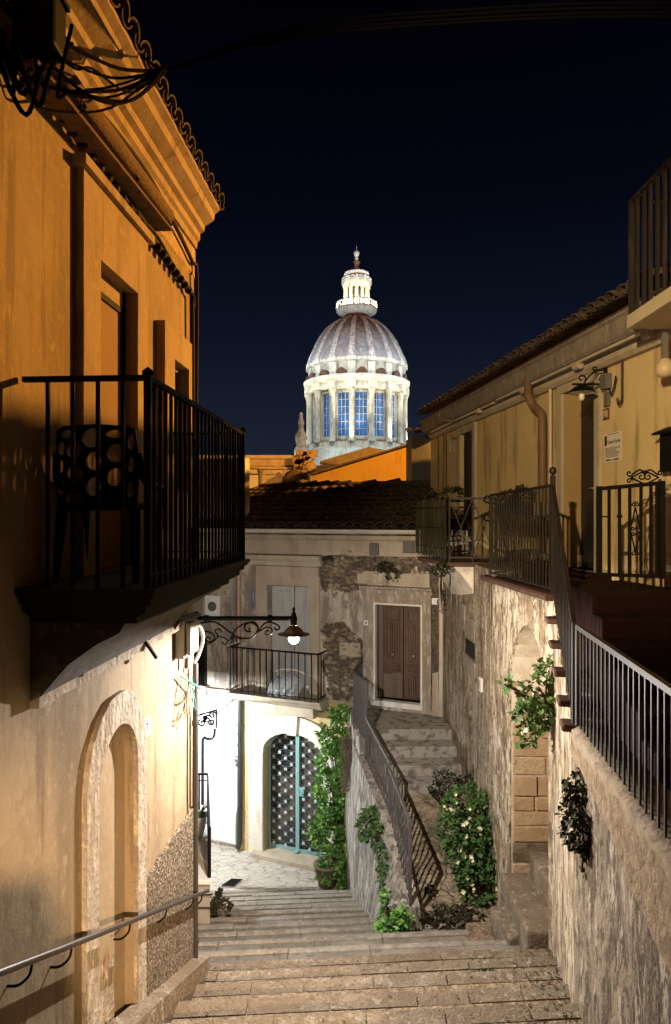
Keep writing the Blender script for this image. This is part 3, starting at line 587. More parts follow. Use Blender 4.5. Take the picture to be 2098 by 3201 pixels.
g_m.inputs[0].default_value = .25; g_e.inputs[0].default_value = (1, .93, .96, 1); g_e.inputs[1].default_value = 30
for a_, b_ in ((g_t.outputs[0], g_m.inputs[1]), (g_e.outputs[0], g_m.inputs[2]), (g_m.outputs[0], g_o.inputs[0])): glow.node_tree.links.new(a_, b_)
m.build('bulb', glow, lamp)

# two unseen floodlights added for their light behind the viewpoint, one each side
fl = thing('unseen_floodlight', (3.1, -3.0, .6), 'unseen rear lamp with a made-up spot fitting behind the viewpoint, aimed down the steps', 'unseen_floodlight')  # rear lamp read from the wall shadow; its narrow spot form is made up
FLP = Vector((2.2, -3.0, .57)); FLD = (Vector((-1.4, 3.9, -3.3))-FLP).normalized()
def flood_body(parent, P_, D_, arm_pts):
    fx_ = D_.cross(Vector((0, 0, 1))).normalized(); fy_ = D_.cross(fx_)
    m = MB(); m.add([P_+D_*q+fx_*(r_*math.cos(2*math.pi*i/16))+fy_*(r_*math.sin(2*math.pi*i/16)) for q, r_ in ((-.16, .03), (-.14, .07), (-.02, .10), (.03, .105), (.03, .095), (-.04, .085), (-.04, .0)) for i in range(16)],
      [(j*16+i, j*16+(i+1) % 16, j*16+16+(i+1) % 16, j*16+16+i) for j in range(6) for i in range(16)]); m.build('housing', iron, parent)
    m = MB(); m.tube(smooth([P_-D_*.1]+arm_pts, 4), .02, 8); m.build('arm', iron, parent)
flood_body(fl, FLP, FLD, [FLP+Vector((.3, -.1, .12)), Vector((3.2, -3.05, .75)), Vector((4.28, -3.05, .75))])
fl2 = thing('unseen_floodlight', (-1.7, -.6, 2.2), 'unseen lamp added on the left house wall behind the viewpoint to brighten the ochre house', 'unseen_floodlight')  # added to brighten the ochre house wall; no such lamp is known
FLP2 = Vector((-1.45, -.5, 2.2)); FLD2 = (Vector((2.85, 8.2, .75))-FLP2).normalized()
flood_body(fl2, FLP2, FLD2, [FLP2+Vector((-.1, -.12, .06)), Vector((-1.81, -.6, 2.26))])
fl['group'] = fl2['group'] = 'unseen floodlights added behind the viewpoint'

# bracket lamp hidden behind the corner
l2 = thing('bracket_lamp', W(470, 1690, 12.6), 'black ornamental bracket lamp against the floodlit white wall, mostly behind the left corner', 'street lamp')
BY = 12.6
def PB(u, v): return W(u, v, BY)
m = MB(); m.bar(PB(503, 1648), PB(503, 1692), .03); m.bar(PB(503, 1650), PB(430, 1672), .028); m.tube([PB(503, 1660), PB(503, 1660)+Vector((.25, 1.55, 0))], .012, 6); m.build('bracket', iron, l2)
m = MB()
for (u, v, r, t0) in ((494, 1662, .07, 0), (482, 1672, .075, 1), (470, 1680, .07, 2), (492, 1678, .06, 3), (476, 1668, .05, 4)):
    m.tube(spiral(PB(u, v), AX, AZ, r, 1.4, t0, n=18), .017, 6)
m.build('scrollwork', iron, l2)
m = MB(); LP2 = Vector((-3.2, 12.7, -3.62))
m.lathe([(0, .16), (.06, .15), (.12, .1), (.34, .02), (.35, .0), (.1, .05)], LP2, 24); m.build('shade', lamp_enamel, l2)
m = MB(); m.lathe([(0, .03), (.05, 0), (.06, -.06), (.03, -.1), (0, -.11)], LP2, 16); m.build('bulb', M('lit_cool_bulb', (1, 1, 1), emit=(.93, .97, 1.0), estr=4600), l2)
m = MB(); m.tube(smooth([PB(499, 1694), PB(498, 1708), PB(492, 1716), PB(482, 1717), PB(474, 1714), PB(471, 1718)], 5)+[PB(471, 1870)], .028, 8)
m.build('swan_neck_pipe', pipe_green, label='thin swan-necked pipe down the white wall below the bracket lamp', cat='pipe')

# side steps with railing and agave pot, beyond the corner
sd = thing('side_steps', (-1.9, 9.8, -5.3), 'whitewashed side stair block with grey slab faces behind the left corner', 'steps')
m = MB(); m.hexa([(-3.2, 9.02, -6.4), (-1.645, 9.02, -6.4), (-2.075, 11.2, -6.4), (-3.2, 11.2, -6.4), (-3.2, 9.02, -4.82), (-1.645, 9.02, -4.82), (-2.075, 11.2, -4.82), (-3.2, 11.2, -4.82)]); m.build('base', M('side_step_face', (.36, .33, .28), [('noise', 6, I3, .45, .65, (.25, .22, .18), .7)], bumps=[('noise', 30, I3, .4, .02)]), sd)
m = MB()
for i in range(4): yy = 8.99+.55*i; xa, xb = -1.62-.197*(yy-9), -1.62-.197*(yy-8.46); m.hexa([(-3.2, yy, -4.815), (xa, yy, -4.815), (xb, yy+.54, -4.815), (-3.2, yy+.54, -4.815), (-3.2, yy, -4.75-.004*(i % 2)), (xa, yy, -4.75-.004*(i % 2)), (xb, yy+.54, -4.75-.004*(i % 2)), (-3.2, yy+.54, -4.75-.004*(i % 2))])
m.build('slabs', white_wash, sd, bevel=.008)
m = MB()
for z in (-4.95, -5.12): m.box(-3.2, -1.61, 9.0, 9.03, z-.01, z)
m.build('joints', dark_void, sd)
rl = thing('side_railing', (-1.63, 10, -4.75), 'black iron railing seen edge-on beside the white wall, behind the left corner', 'railing')
tp = [Vector((-3.1, 10.95, -4.1)), Vector((-2.035, 10.95, -4.1)), Vector((-1.66, 9.06, -4.1))]; bt = [p+Vector((0, 0, -.65)) for p in tp]
rails(rl, tp, .03, iron, 'top_rail'); rails(rl, [p+Vector((0, 0, -.1)) for p in tp[:2]], .014, iron, 'middle_rail')
m = MB(); m.bar(tp[2], bt[2], .04); m.build('post', iron, rl)
balusters(rl, tp, bt, .14, iron, .022)
ag = thing('potted_agave', (-2.06, 10.2, -4.75), 'spiky agave in a low pale pot on the white side steps', 'potted plant')
m = MB(); m.lathe([(.0, .0), (.09, .0), (.12, .12), (.15, .3), (.16, .32), (.13, .32), (.1, .26), (0, .25)], (-2.06, 10.2, -4.745), 18); m.build('pot', M('pale_pot', (.42, .40, .37), bumps=[('noise', 30, I3, .3, .01)]), ag)
m = MB()
for i in range(22):
    a = i*2.4; t = rnd(.25, 1.0); d = Vector((math.cos(a)*t, math.sin(a)*t, 1.1-t*.8)).normalized(); p = Vector((-2.06, 10.2, -4.47))
    L = rnd(.22, .34); x = d.cross(Vector((0, 0, 1))).normalized()*.022; dr = Vector((0, 0, -.05*t))
    m.add([p-x, p+x, p+d*L*.6+x*.8, p+d*L+dr, p+d*L*.6-x*.8, p+d*L*.5+Vector((0, 0, -.012))], [(0, 1, 5), (1, 2, 5), (2, 3, 5), (3, 4, 5), (4, 0, 5)])
m.build('leaves', leafB, ag)
# ================================================================ centre house (faces the camera, slightly turned)
A0 = Vector((-1.92, 13.96)); A1 = Vector((1.633, 12.44)); tt = (A1-A0).normalized()
k = (683-CU)/F; s_ = (k*A0.y-A0.x)/(tt.x-k*tt.y); O = A0+tt*s_
C = Fr(O.x, O.y, tt.x, tt.y, tt.y, -tt.x)
def cu(u, d=0): return C.su(u, d)
def cz(u, v, d=0): return C.uv(u, v, d)[1]
house_c = thing('weathered_house', (C.P(0, -6.75).x, C.P(0, 0).y+1, -6.75), 'weathered stone house with dark tiled roof, arched gate and shuttered balcony door in the centre', 'house')
GZ = -6.75
sL, sR = cu(561), 4.15
zmid = cz(690, 1622)
rub1 = [tuple(C.P(*C.uv(800, 1318)))+(.52, .6, .42), tuple(C.P(*C.uv(905, 1300)))+(.75, .6, .3), tuple(C.P(*C.uv(800, 1545)))+(.40, .6, .62), tuple(C.P(*C.uv(790, 1470)))+(.3, .5, .2), tuple(C.P(*C.uv(1012, 1500)))+(.12, .5, 1.6)]
blue = [tuple(C.P(*C.uv(592, 1405)))+(.15, .4, .36)]
upper_mat = M('weathered_grey_plaster', (.52, .465, .375), [('noise', 1.4, I3, .42, .58, (.40, .345, .27), .85), ('noise', 3, ST2, .50, .58, (.19, .165, .135), .85), ('noise', 5, I3, .56, .6, (.24, .19, .13), .8), ('noise', 7, ST2, .55, .64, (.52, .46, .37), .75), ('noise', 26, I3, .54, .68, (.14, .12, .1), .5),
              ('noise', 6, ST2, .45, .55, (.10, .12, .22), .8, blue),
              ('mask', 1, I3, 0, 1, (.19, .15, .105), 1, rub1), ('noise', 9, I3, .42, .58, (.11, .085, .06), .9, rub1), ('noise', 22, I3, .53, .62, (.30, .24, .17), .7, rub1), ('noise', 30, I3, .54, .62, (.07, .055, .04), .7, rub1)],
              bumps=[('noise', 14, I3, .35, .02), ('noise', 55, I3, .3, .01), ('noise', 10, I3, 1, .1, rub1), ('noise', 26, I3, 1, .05, rub1)])
# door/gate outlines
dL, dR = cu(622), cu(722); dB, dT = cz(665, 1606), cz(672, 1361)
bL, bR = cu(871), cu(984); bB, bT = cz(925, 1630), cz(925, 1402)
gate = arch(0, .665, GZ-.05, -4.68, .44, 18)
m = MB(); m.plate(C, [[(sL, zmid), (sR, zmid), (sR, -.2), (sL, -.2)], [(dL, dB), (dR, dB), (dR, dT), (dL, dT)], [(bL, bB), (bR, bB), (bR, bT), (bL, bT)]], -.35, 0)
m.build('upper_wall', upper_mat, house_c)
m = MB(); m.plate(C, [[(sL, GZ-.3), (sR, GZ-.3), (sR, zmid), (sL, zmid)], gate], -.345, .012); m.build('lower_wall', yellow_low, house_c)
m = MB(); m.fbox(C, sL, sR, zmid-.03, zmid+.05, .0, .045); m.build('string_course', limestone, house_c, bevel=.008)
# cornice + gutter + wires
zg = cz(775, 1246)
m = MB(); m.profile(C, [(0, zg-.36), (.03, zg-.36), (.04, zg-.30), (.05, zg-.08), (.10, zg-.06), (.12, zg+.02), (0, zg+.02)], sL-.9, sR); m.build('cornice', limestone, house_c)
m = MB()
for (z, d) in ((zg-.41, .03), (zg-.44, .035), (zg-.47, .03)): m.tube([C.P(sL-.5, z+.01, d), C.P(cu(650), z-.01, d), C.P(cu(775), z+.015, d)], .012, 6)
m.build('wall_cables', cable_mat, house_c)
m = MB(); zq = cz(775, 1229); r = .075
pr = [(.10+.075+r*math.cos(a), zq-.01+r*math.sin(a)) for a in [math.pi+math.pi*i/10 for i in range(11)]]+[(.10+.075+(r-.008)*math.cos(a), zq-.01+(r-.008)*math.sin(a)) for a in [2*math.pi-math.pi*i/10 for i in range(11)]]
m.profile(C, pr, sL-.95, cu(1000)); gt = m.build('gutter', gutter_mat, house_c)
for u in (655, 670, 718, 775, 834, 892, 945, 968):
    m = MB(); s1 = cu(u); m.profile(C, [(.165+(r+.005)*math.cos(a), zq-.01+(r+.005)*math.sin(a)) for a in [math.pi+math.pi*i/10 for i in range(11)]]+[(.165+(r-.003)*math.cos(a), zq-.01+(r-.003)*math.sin(a)) for a in [2*math.pi-math.pi*i/10 for i in range(11)]], s1-.012, s1+.012); m.build('joint', cable_grey, gt)
# roof
m = MB(); up = Vector((-C.n.x*2.6, -C.n.y*2.6, .86)); top = C.P(sL-.95, zq+.05, .14)+up
ncol = int((sR+.4-sL+.95)/.2); nrow = int(up.length/.31)+1
tile_row_roof(m, top+Vector((0, 0, .0)), Vector((C.t.x, C.t.y, 0)), -up, ncol, nrow, wid=.2, ln=.40, step=up.length/nrow, jit=.022)
m.build('roof_tiles', tile_mat, house_c)
m = MB()
for i in range(20):
    p = top+Vector((C.t.x, C.t.y, 0))*(i*.29+rnd(-.02, .02))+Vector((0, 0, .02)); x = Vector((C.t.x, C.t.y, 0)); tl = rnd(-.14, .16)
    vs = []
    for q, rr in ((0, .10), (.33, .125)):
        for kk in range(7):
            a = math.pi*kk/6; vs.append(p+x*q+Vector((C.n.x, C.n.y, 0))*(math.cos(a)*rr)+Vector((0, 0, math.sin(a)*rr+tl*q)))
    m.add(vs, [(j, j+1, j+8, j+7) for j in range(6)])
m.build('ridge_tiles', tile_mat, house_c)
m = MB(); b0_ = C.P(sL-.95, zq+.0, .1); b1_ = C.P(sR, zq+.0, .1); m.hexa([b0_, b1_, b1_+up, b0_+up, b0_+Vector((0, 0, .03)), b1_+Vector((0, 0, .03)), b1_+up+Vector((0, 0, .03)), b0_+up+Vector((0, 0, .03))])
p0, p1 = C.P(sL-.95, 0, -2.55), C.P(sR, 0, -2.55); m.hexa([p0+Vector((0, 0, -7)), p1+Vector((0, 0, -7)), p1+Vector((-C.n.x*.2, -C.n.y*.2, -7)), p0+Vector((-C.n.x*.2, -C.n.y*.2, -7)), p0+Vector((0, 0, .5)), p1+Vector((0, 0, .5)), p1+Vector((-C.n.x*.2, -C.n.y*.2, .5)), p0+Vector((-C.n.x*.2, -C.n.y*.2, .5))])
m.build('roof_deck', dark_void, house_c)
# upper door, surround, entablature
pL, pR = cu(597), cu(745); zt_ = cz(670, 1345)
m = MB(); m.plate(C, [[(pL, dB), (pR, dB), (pR, cz(670, 1338)), (pL, cz(670, 1338))], [(dL, dB-.0+.002), (dR, dB+.002), (dR, dT), (dL, dT)]], 0, .05)
m.fbox(C, pL+.02, pR-.02, cz(670, 1338)+.002, cz(670, 1316), 0, .075); m.build('door_surround', limestone, house_c, bevel=.006)
m = MB(); z1 = cz(665, 1290); m.profile(C, [(0, z1-.2), (.08, z1-.2), (.10, z1-.13), (.16, z1-.08), (.19, z1-.02), (.2, z1), (0, z1+.02)], cu(580), cu(750)); m.build('door_cornice', limestone, house_c, bevel=.005)
m = MB(); q = dL+(dR-dL)*.56
for (x0, x1) in ((dL+.03, q-.012), (q+.012, dR-.02)):
    m2 = MB(); zz = [dB+.02, dB+.75, dB+1.28, dT-.04]
    m2.fbox(C, x0, x1, dB+.02, dT-.03, -.17, -.14); lf = m2.build('shutter_leaf', grey_shutter, house_c)
    for z0, z1_ in ((zz[0]+.1, zz[1]-.05), (zz[1]+.05, zz[2]-.05), (zz[2]+.05, zz[3]-.08)):
        mm = MB(); mm.plate(C, [[(x0+.06, z0), (x1-.06, z0), (x1-.06, z1_), (x0+.06, z1_)], [(x0+.09, z0+.03), (x1-.09, z0+.03), (x1-.09, z1_-.03), (x0+.09, z1_-.03)]], -.139, -.118)
        if z0 < dB+.3:
            n_ = 9
            for i in range(n_): mm.fbox(C, x0+.1+(x1-x0-.2)*i/n_, x0+.1+(x1-x0-.2)*(i+.6)/n_, z0+.04, z1_-.04, -.139, -.128)
        mm.build('panel_moulding', grey_shutter, lf)
m = MB(); m.fbox(C, dL, dR, dB, dT, -.34, -.25); m.build('door_void', dark_void, house_c)
# upper balcony
BL, BR = cu(556), cu(766); BDc = .42; zb = cz(660, 1609)
m = MB(); m.profile(C, [(0, zb), (BDc+.04, zb), (BDc+.04, zb-.05), (BDc, zb-.075), (BDc-.03, zb-.13), (BDc-.1, zb-.17), (0, zb-.17)], BL, BR)
bal2 = m.build('balcony', limestone, house_c)
m = MB(); m.profile(C, [(0, zb-.17), (BDc-.14, zb-.17), (BDc-.16, zb-.36), (BDc-.2, zb-.38), (0, zb-.38)], cu(602), cu(742)); m.build('corbel', limestone, bal2, bevel=.01)
hr_ = .90
tp = [C.P(BL+.05, zb+hr_, .02), C.P(BL+.05, zb+hr_, BDc), C.P(BR-.05, zb+hr_, BDc), C.P(BR-.05, zb+hr_, .02)]; bt = [p+Vector((0, 0, -hr_)) for p in tp]
rails(bal2, tp, .022, iron, 'top_rail'); rails(bal2, [p+Vector((0, 0, .06)) for p in bt], .014, iron, 'bottom_rail')
balusters(bal2, tp, bt, .135, iron, .016, skip_ends=True)
for i in (1, 2):
    m = MB(); m.bar(bt[i], tp[i], .022); m.build('post', iron, bal2)
# sheet-covered thing on balcony
cv = thing('covered_chair', C.P(cu(675), zb, .2), 'pale sheet draped over a low frame behind the bars of the small central balcony', 'covered chair')
m = MB(); n = 14; g = []
for i in range(n+1):
    for j in range(6):
        s1 = cu(645)+(cu(716)-cu(645))*i/n; q = j/5
        z = zb+.02+.42*(math.sin(math.pi*min(1, max(.0, (i+1.5)/(n+2))))**.35)*(1-q**2.2)+.02*math.sin(i*2.1)*q; d = .10+.26*q+.02*math.sin(i*1.7)
        g.append(C.P(s1-.06*q, z, d))
m.add(g, [(i*6+j, i*6+j+1, (i+1)*6+j+1, (i+1)*6+j) for i in range(n) for j in range(5)], True); m.build('sheet', cloth, cv)
m = MB(); m.tube(smooth([C.P(cu(646), zb+.42, .1), C.P(cu(665), zb+.48, .1), C.P(cu(695), zb+.48, .1), C.P(cu(716), zb+.42, .1)], 5), .02, 8); m.tube([C.P(cu(650), zb, .08), C.P(cu(650), zb+.42, .08)], .015, 6); m.tube([C.P(cu(714), zb, .08), C.P(cu(714), zb+.42, .08)], .015, 6); m.build('frame', white_enamel, cv)
# brown door
oL, oR = cu(846), cu(1004); oB = cz(925, 1652)
m = MB(); m.plate(C, [[(oL, oB), (oR, oB), (oR, cz(925, 1375)), (oL, cz(925, 1375))], [(bL, bB), (bR, bB), (bR, bT), (bL, bT)]], 0, .06)
m.build('lower_door_surround', cream_old, house_c, bevel=.008)
m = MB(); z1 = cz(925, 1364); m.profile(C, [(0, z1-.13), (.07, z1-.13), (.09, z1-.06), (.13, z1-.03), (.14, z1), (0, z1+.015)], oL-.06, oR+.03); m.build('lower_door_hood', cream_old, house_c)
fr_ = .035
m = MB(); m.plate(C, [[(bL, bB), (bR, bB), (bR, bT), (bL, bT)], [(bL+fr_, bB+.0+.003), (bR-fr_, bB+.003), (bR-fr_, bT-fr_), (bL+fr_, bT-fr_)]], -.05, .068); m.build('door_frame', white_stone, house_c)
mid_ = (bL+bR)/2+.04
db = None
for kk, (x0, x1) in enumerate(((bL+fr_+.07, mid_-.008), (mid_+.008, bR-fr_))):
    m2 = MB(); m2.fbox(C, x0, x1, bB+.01, bT-fr_, -.22, -.18); lf = m2.build('door', wood_door, house_c)
    H = bT-bB; w_ = x1-x0
    for (z0, z1_, nn) in ((bB+.80*H, bB+.93*H, 1), (bB+.40*H, bB+.77*H, 2), (bB+.28*H, bB+.36*H, 1), (bB+.05*H, bB+.25*H, 2)):
        if kk == 0 and z0 < bB+.2*H: continue
        for i in range(nn):
            a0_ = x0+.05+(w_-.1)*i/nn+.012; a1_ = x0+.05+(w_-.1)*(i+1)/nn-.012
            mm = MB(); mm.plate(C, [[(a0_, z0), (a1_, z0), (a1_, z1_), (a0_, z1_)], [(a0_+.022, z0+.022), (a1_-.022, z0+.022), (a1_-.022, z1_-.022), (a0_+.022, z1_-.022)]], -.179, -.155)
            mm.fbox(C, a0_+.04, a1_-.04, z0+.04, z1_-.04, -.179, -.165); mm.build('panel', wood_door, lf)
    if kk == 0:
        mm = MB(); mm.fbox(C, x0+.01, x1-.01, bB+.02, bB+.25*H, -.179, -.160); mm.fbox(C, x0+.18, x1-.03, bB+.03, bB+.27*H, -.158, -.150); mm.build('repair_board', grey_ply, lf)
    mm = MB(); mm.lathe([(0, 0), (.02, .0), (.025, .02), (0, .03)], C.P(x0+w_*.5, bB+.45*H, -.15), 10); mm.build('handle', limestone, lf)
m = MB(); m.fbox(C, bL, bR, bB, bT, -.34, -.25); m.fbox(C, bL+.035, bL+.105, bB, bT, -.24, -.15); m.build('door_void', M('shadowed_jamb', (.16, .12, .1)), house_c)
m = MB(); m.fbox(C, bL-.04, bR+.02, bB-.10, bB, -.2, .10); m.build('door_sill', white_stone, house_c, bevel=.01)
# gate surround, reveal, sill
m = MB(); a = arch(0, .98, GZ, -4.62, .72, 22); b = arch(0, .665, GZ, -4.68, .44, 22); n = len(a)
vs = [C.P(*p, .07) for p in a]+[C.P(*p, .07) for p in b]+[C.P(*p, .0) for p in a]+[C.P(*p, -.32) for p in b]; fs = []
for i in range(n-1): fs += [(i, i+1, n+i+1, n+i), (i, i+1, 2*n+i+1, 2*n+i), (n+i, n+i+1, 3*n+i+1, 3*n+i)]
m.add(vs, fs); m.build('gate_surround', white_stone, house_c)
m = MB(); m.plate(C, [[(-.10, -4.27), (.10, -4.27), (.135, -3.86), (-.135, -3.86)]], .0, .11); m.build('keystone', white_stone, house_c, bevel=.01)
m = MB()
for sg in (-1, 1): m.fbox(C, sg*.82-.175, sg*.82+.175, -4.70, -4.62, .0, .085)
m.build('impost', white_stone, house_c, bevel=.008)
m = MB(); m.fbox(C, -.86, .9, GZ-.05, GZ+.09, -.32, .22); m.build('gate_sill', limestone, house_c, bevel=.015)
gz0 = GZ+.09
gd = -.20
gate_in = arch(0, .655, gz0, -4.68, .43, 18)
m = MB(); m.plate(C, [gate_in], gd-.07, gd-.04); gt = m.build('arched_gate', gate_glass, house_c)
def inside(s, z, mg=.02):
    if abs(s) > .655-mg or z < gz0+mg: return False
    return z < -4.68+.43*math.sqrt(max(0, 1-(s/.655)**2))-mg
m = MB(); m.fbox(C, -.045, .03, gz0, -4.27, gd-.03, gd+.03); m.fbox(C, -.65, .65, gz0+.005, gz0+.06, gd-.02, gd+.025); m.lathe([(0, 0), (.05, .01), (.06, .03), (.03, .05), (0, .055)], C.P(-.01, gz0+.0, gd+.05), 10); m.build('gate_frame', teal, gt)
m = MB(); a = gate_in[1:-1]; b = [(p[0]*.94, -4.68+(p[1]+4.68)*.92) for p in a]
for i in range(len(a)-1): m.hexa([C.P(*a[i], gd-.02), C.P(*a[i+1], gd-.02), C.P(*b[i+1], gd-.02), C.P(*b[i], gd-.02), C.P(*a[i], gd+.02), C.P(*a[i+1], gd+.02), C.P(*b[i+1], gd+.02), C.P(*b[i], gd+.02)])
m.fbox(C, -.655, -.625, gz0+.06, -4.68, gd-.02, gd+.02); m.fbox(C, .625, .655, gz0+.06, -4.68, gd-.02, gd+.02); m.build('gate_border', teal, gt)
m = MB(); dx, dz = .132, .255; ros = []
for i in range(-5, 6):
    for j in range(0, 22):
        s1 = i*dx-.01; z1 = gz0+.09+(j+.5*(i % 2))*dz*.85
        z2 = z1+dz*.28
        if inside(s1, z2, .0): 
            m.bar(C.P(s1, z1-dz*.14, gd), C.P(s1, z1+dz*.14, gd), .0065)
            for sg in (-1, 1):
                for s_z in (-1, 1):
                    e = (s1+sg*dx, z1+s_z*dz*.285)
                    if s_z == 1 or inside(e[0], e[1], -.05):
                        if inside(*e, -.03): m.bar(C.P(s1, z1+s_z*dz*.14, gd), C.P(*e, gd), .0065)
            if inside(s1, z1, .04) and abs(i) < 5: ros.append((s1, z1))
m.build('lattice', lattice_mat, gt)
r0 = None
for (s1, z1) in ros:
    c = C.P(s1, z1, gd+.012)
    if r0 is None:
        m = MB(); fr0 = Fr(0, 0, C.t.x, C.t.y, C.n.x, C.n.y)
        pts = [((.029+.008*math.cos(7*a))*math.cos(a), (.029+.008*math.cos(7*a))*math.sin(a)) for a in [2*math.pi*i/28 for i in range(28)]]
        m.plate(fr0, [pts], 0, .012); m.lathe([(0, -.012), (.010, -.008), (.010, .008), (0, .012)], (C.n.x*.014, C.n.y*.014, 0), 8)
        r0 = m.build('rosette', rosette_mat, gt); r0.location = c
    else:
        o = r0.copy(); COL.objects.link(o); o.parent = gt; o.location = c
m = MB(); m.fbox(C, .04, .13, gz0+1.12, gz0+1.3, gd+.0, gd+.03); m.tube([C.P(.06, gz0+1.2, gd+.03), C.P(.06, gz0+1.2, gd+.07), C.P(.12, gz0+1.2, gd+.07)], .010, 6); m.build('lock', teal, gt)
# pipes on the facade
m = MB(); s1 = cu(558); m.tube([C.P(s1, zg-.05, .06), C.P(s1, zmid-.02, .06)], .045, 12)
m.build('downpipe', pipe_pink, house_c)
m = MB(); s1 = cu(562); m.tube(smooth([C.P(s1, zmid-.02, .07), C.P(s1, zmid-.3, .07)], 2)+[C.P(s1, GZ+.18, .07), C.P(s1-.03, GZ+.06, .12)], .052, 12)
for z in (-4.2, -5.0, -5.9): m.tube([C.P(s1, z-.02, .07), C.P(s1, z+.02, .07)], .062, 12)
m.build('downpipe', pipe_green, house_c)
m = MB(); s1 = cu(1029); m.tube([C.P(s1, cz(1029, 1335), .10), C.P(s1, cz(1029, 1450), .10), C.P(s1, cz(1029, 1662), .10)], .042, 12)
for v in (1420, 1560, 1628): m.tube([C.P(s1, cz(1029, v)-.02, .10), C.P(s1, cz(1029, v)+.02, .10)], .05, 12)
m.build('downpipe', pipe_cream, house_c)
# number plates, junction boxes
p8 = thing('house_number_plate', C.P(cu(1014), cz(1014, 1398), .02), 'small white number plate reading 8 beside the brown double door', 'sign')
m = MB(); m.fbox(C, cu(1004), cu(1022), cz(1013, 1405), cz(1013, 1390), .002, .016); m.build('plate', plate_white, p8, bevel=.004)
text_mb('8', .13, C, cu(1016), cz(1013, 1404), .018, .006).build('numeral', ink, p8)
p9 = thing('door_plaque', C.P(cu(854), cz(854, 1446), .08), 'tiny square plaque with a dark mark left of the brown double door', 'sign')
m = MB(); m.fbox(C, cu(849), cu(859), cz(854, 1452), cz(854, 1440), .062, .08); m.build('plate', plate_white, p9)
m = MB(); m.fbox(C, cu(852.5), cu(856), cz(854, 1448), cz(854, 1444), .0805, .083); m.build('mark', ink, p9)
def jbox(u0, u1, v0, v1, lab):
    t = thing('wall_junction_box', C.P(cu(u0), cz(u0, v1), .05), lab, 'junction box')
    m = MB(); m.fbox(C, cu(u0), cu(u1), cz(u0, v1), cz(u0, v0), .003, .1); m.build('case', dk_box, t, bevel=.012)
    m = MB(); m.fbox(C, cu(u0)+.02, cu(u1)-.02, cz(u0, v1)+.02, cz(u0, v0)-.02, .101, .115); m.build('lid', dk_box, t)
    return t
t = jbox(862, 883, 1262, 1290, 'dark grey junction box with a wire hanging down above the brown double door')
m = MB(); m.tube(smooth([C.P(cu(873), cz(873, 1290), .05), C.P(cu(873), cz(873, 1316), .03), C.P(cu(870), cz(873, 1330), .03), C.P(cu(878), cz(873, 1332), .03)], 5), .008, 5); m.tube(smooth([C.P(cu(884), cz(884, 1268), .04), C.P(cu(905), cz(884, 1276), .03), C.P(cu(915), cz(915, 1262), .03), C.P(cu(940), cz(940, 1268), .03)], 5), .01, 5); m.build('wire', cable_mat, t)
jbox(940, 966, 1254, 1285, 'worn grey junction box high on the wall beside the bamboo screened balcony')
# dressed blocks around rubble
for (u0, u1, v0, v1) in ((832, 880, 1326, 1356), (905, 1000, 1330, 1362), (790, 840, 1490, 1524), (1006, 1022, 1560, 1660)):
    m = MB(); m.plate(C, [[(cu(u0)+rnd(-.02, .02), cz(u0, v1)), (cu(u1), cz(u0, v1)+rnd(-.02, .02)), (cu(u1)-rnd(0, .05), cz(u0, v0)), (cu(u0), cz(u0, v0)+rnd(-.03, .0))]], 0, .03)
    m.build('quoin_block', limestone, house_c, bevel=.012)
# irregular stones that stand out of the two bare patches of wall
R = random.Random(5)
rub_mat = M('exposed_rubble_stone', (.27, .21, .14), [('vcell', 8, I3, .15, .9, (.42, .34, .245), .9), ('vcell', 11, I3, .6, .7, (.13, .10, .07), .9), ('noise', 2.6, I3, .4, .62, (.17, .13, .085), .9), ('noise', 14, I3, .5, .66, (.36, .29, .2), .7)], bumps=[('noise', 24, I3, .7, .03)])
for (u0, u1, v0, v1, n) in ((756, 846, 1278, 1372, 120), (846, 985, 1268, 1322, 60), (752, 838, 1460, 1612, 100)):
    m = MB()
    for _ in range(n):
        u, v = R.uniform(u0, u1), R.uniform(v0, v1)
        e = ((u-(u0+u1)/2)/((u1-u0)/2))**2+((v-(v0+v1)/2)/((v1-v0)/2))**2
        if e > 1.05: continue
        s1, z1 = C.uv(u, v); w = R.uniform(.03, .10); h = w*R.uniform(.4, .7); kk = R.randint(5, 7); a0_ = R.uniform(0, 6)
        lo = [(s1+w*math.cos(a0_+6.283*i/kk)*R.uniform(.75, 1.15), z1+h*math.sin(a0_+6.283*i/kk)*R.uniform(.75, 1.15)) for i in range(kk)]
        d1_ = R.uniform(.008, .04); tx, tz = R.uniform(-.2, .2), R.uniform(-.3, .3)
        vs = [C.P(*p, -.01) for p in lo]+[C.P(s1+(p[0]-s1)*.7, z1+(p[1]-z1)*.7, d1_+tx*(p[0]-s1)+tz*(p[1]-z1)) for p in lo]
        m.add(vs, [(i, (i+1) % kk, (i+1) % kk+kk, i+kk) for i in range(kk)]+[tuple(range(kk, 2*kk))])
    m.build('exposed_rubble', rub_mat, house_c)

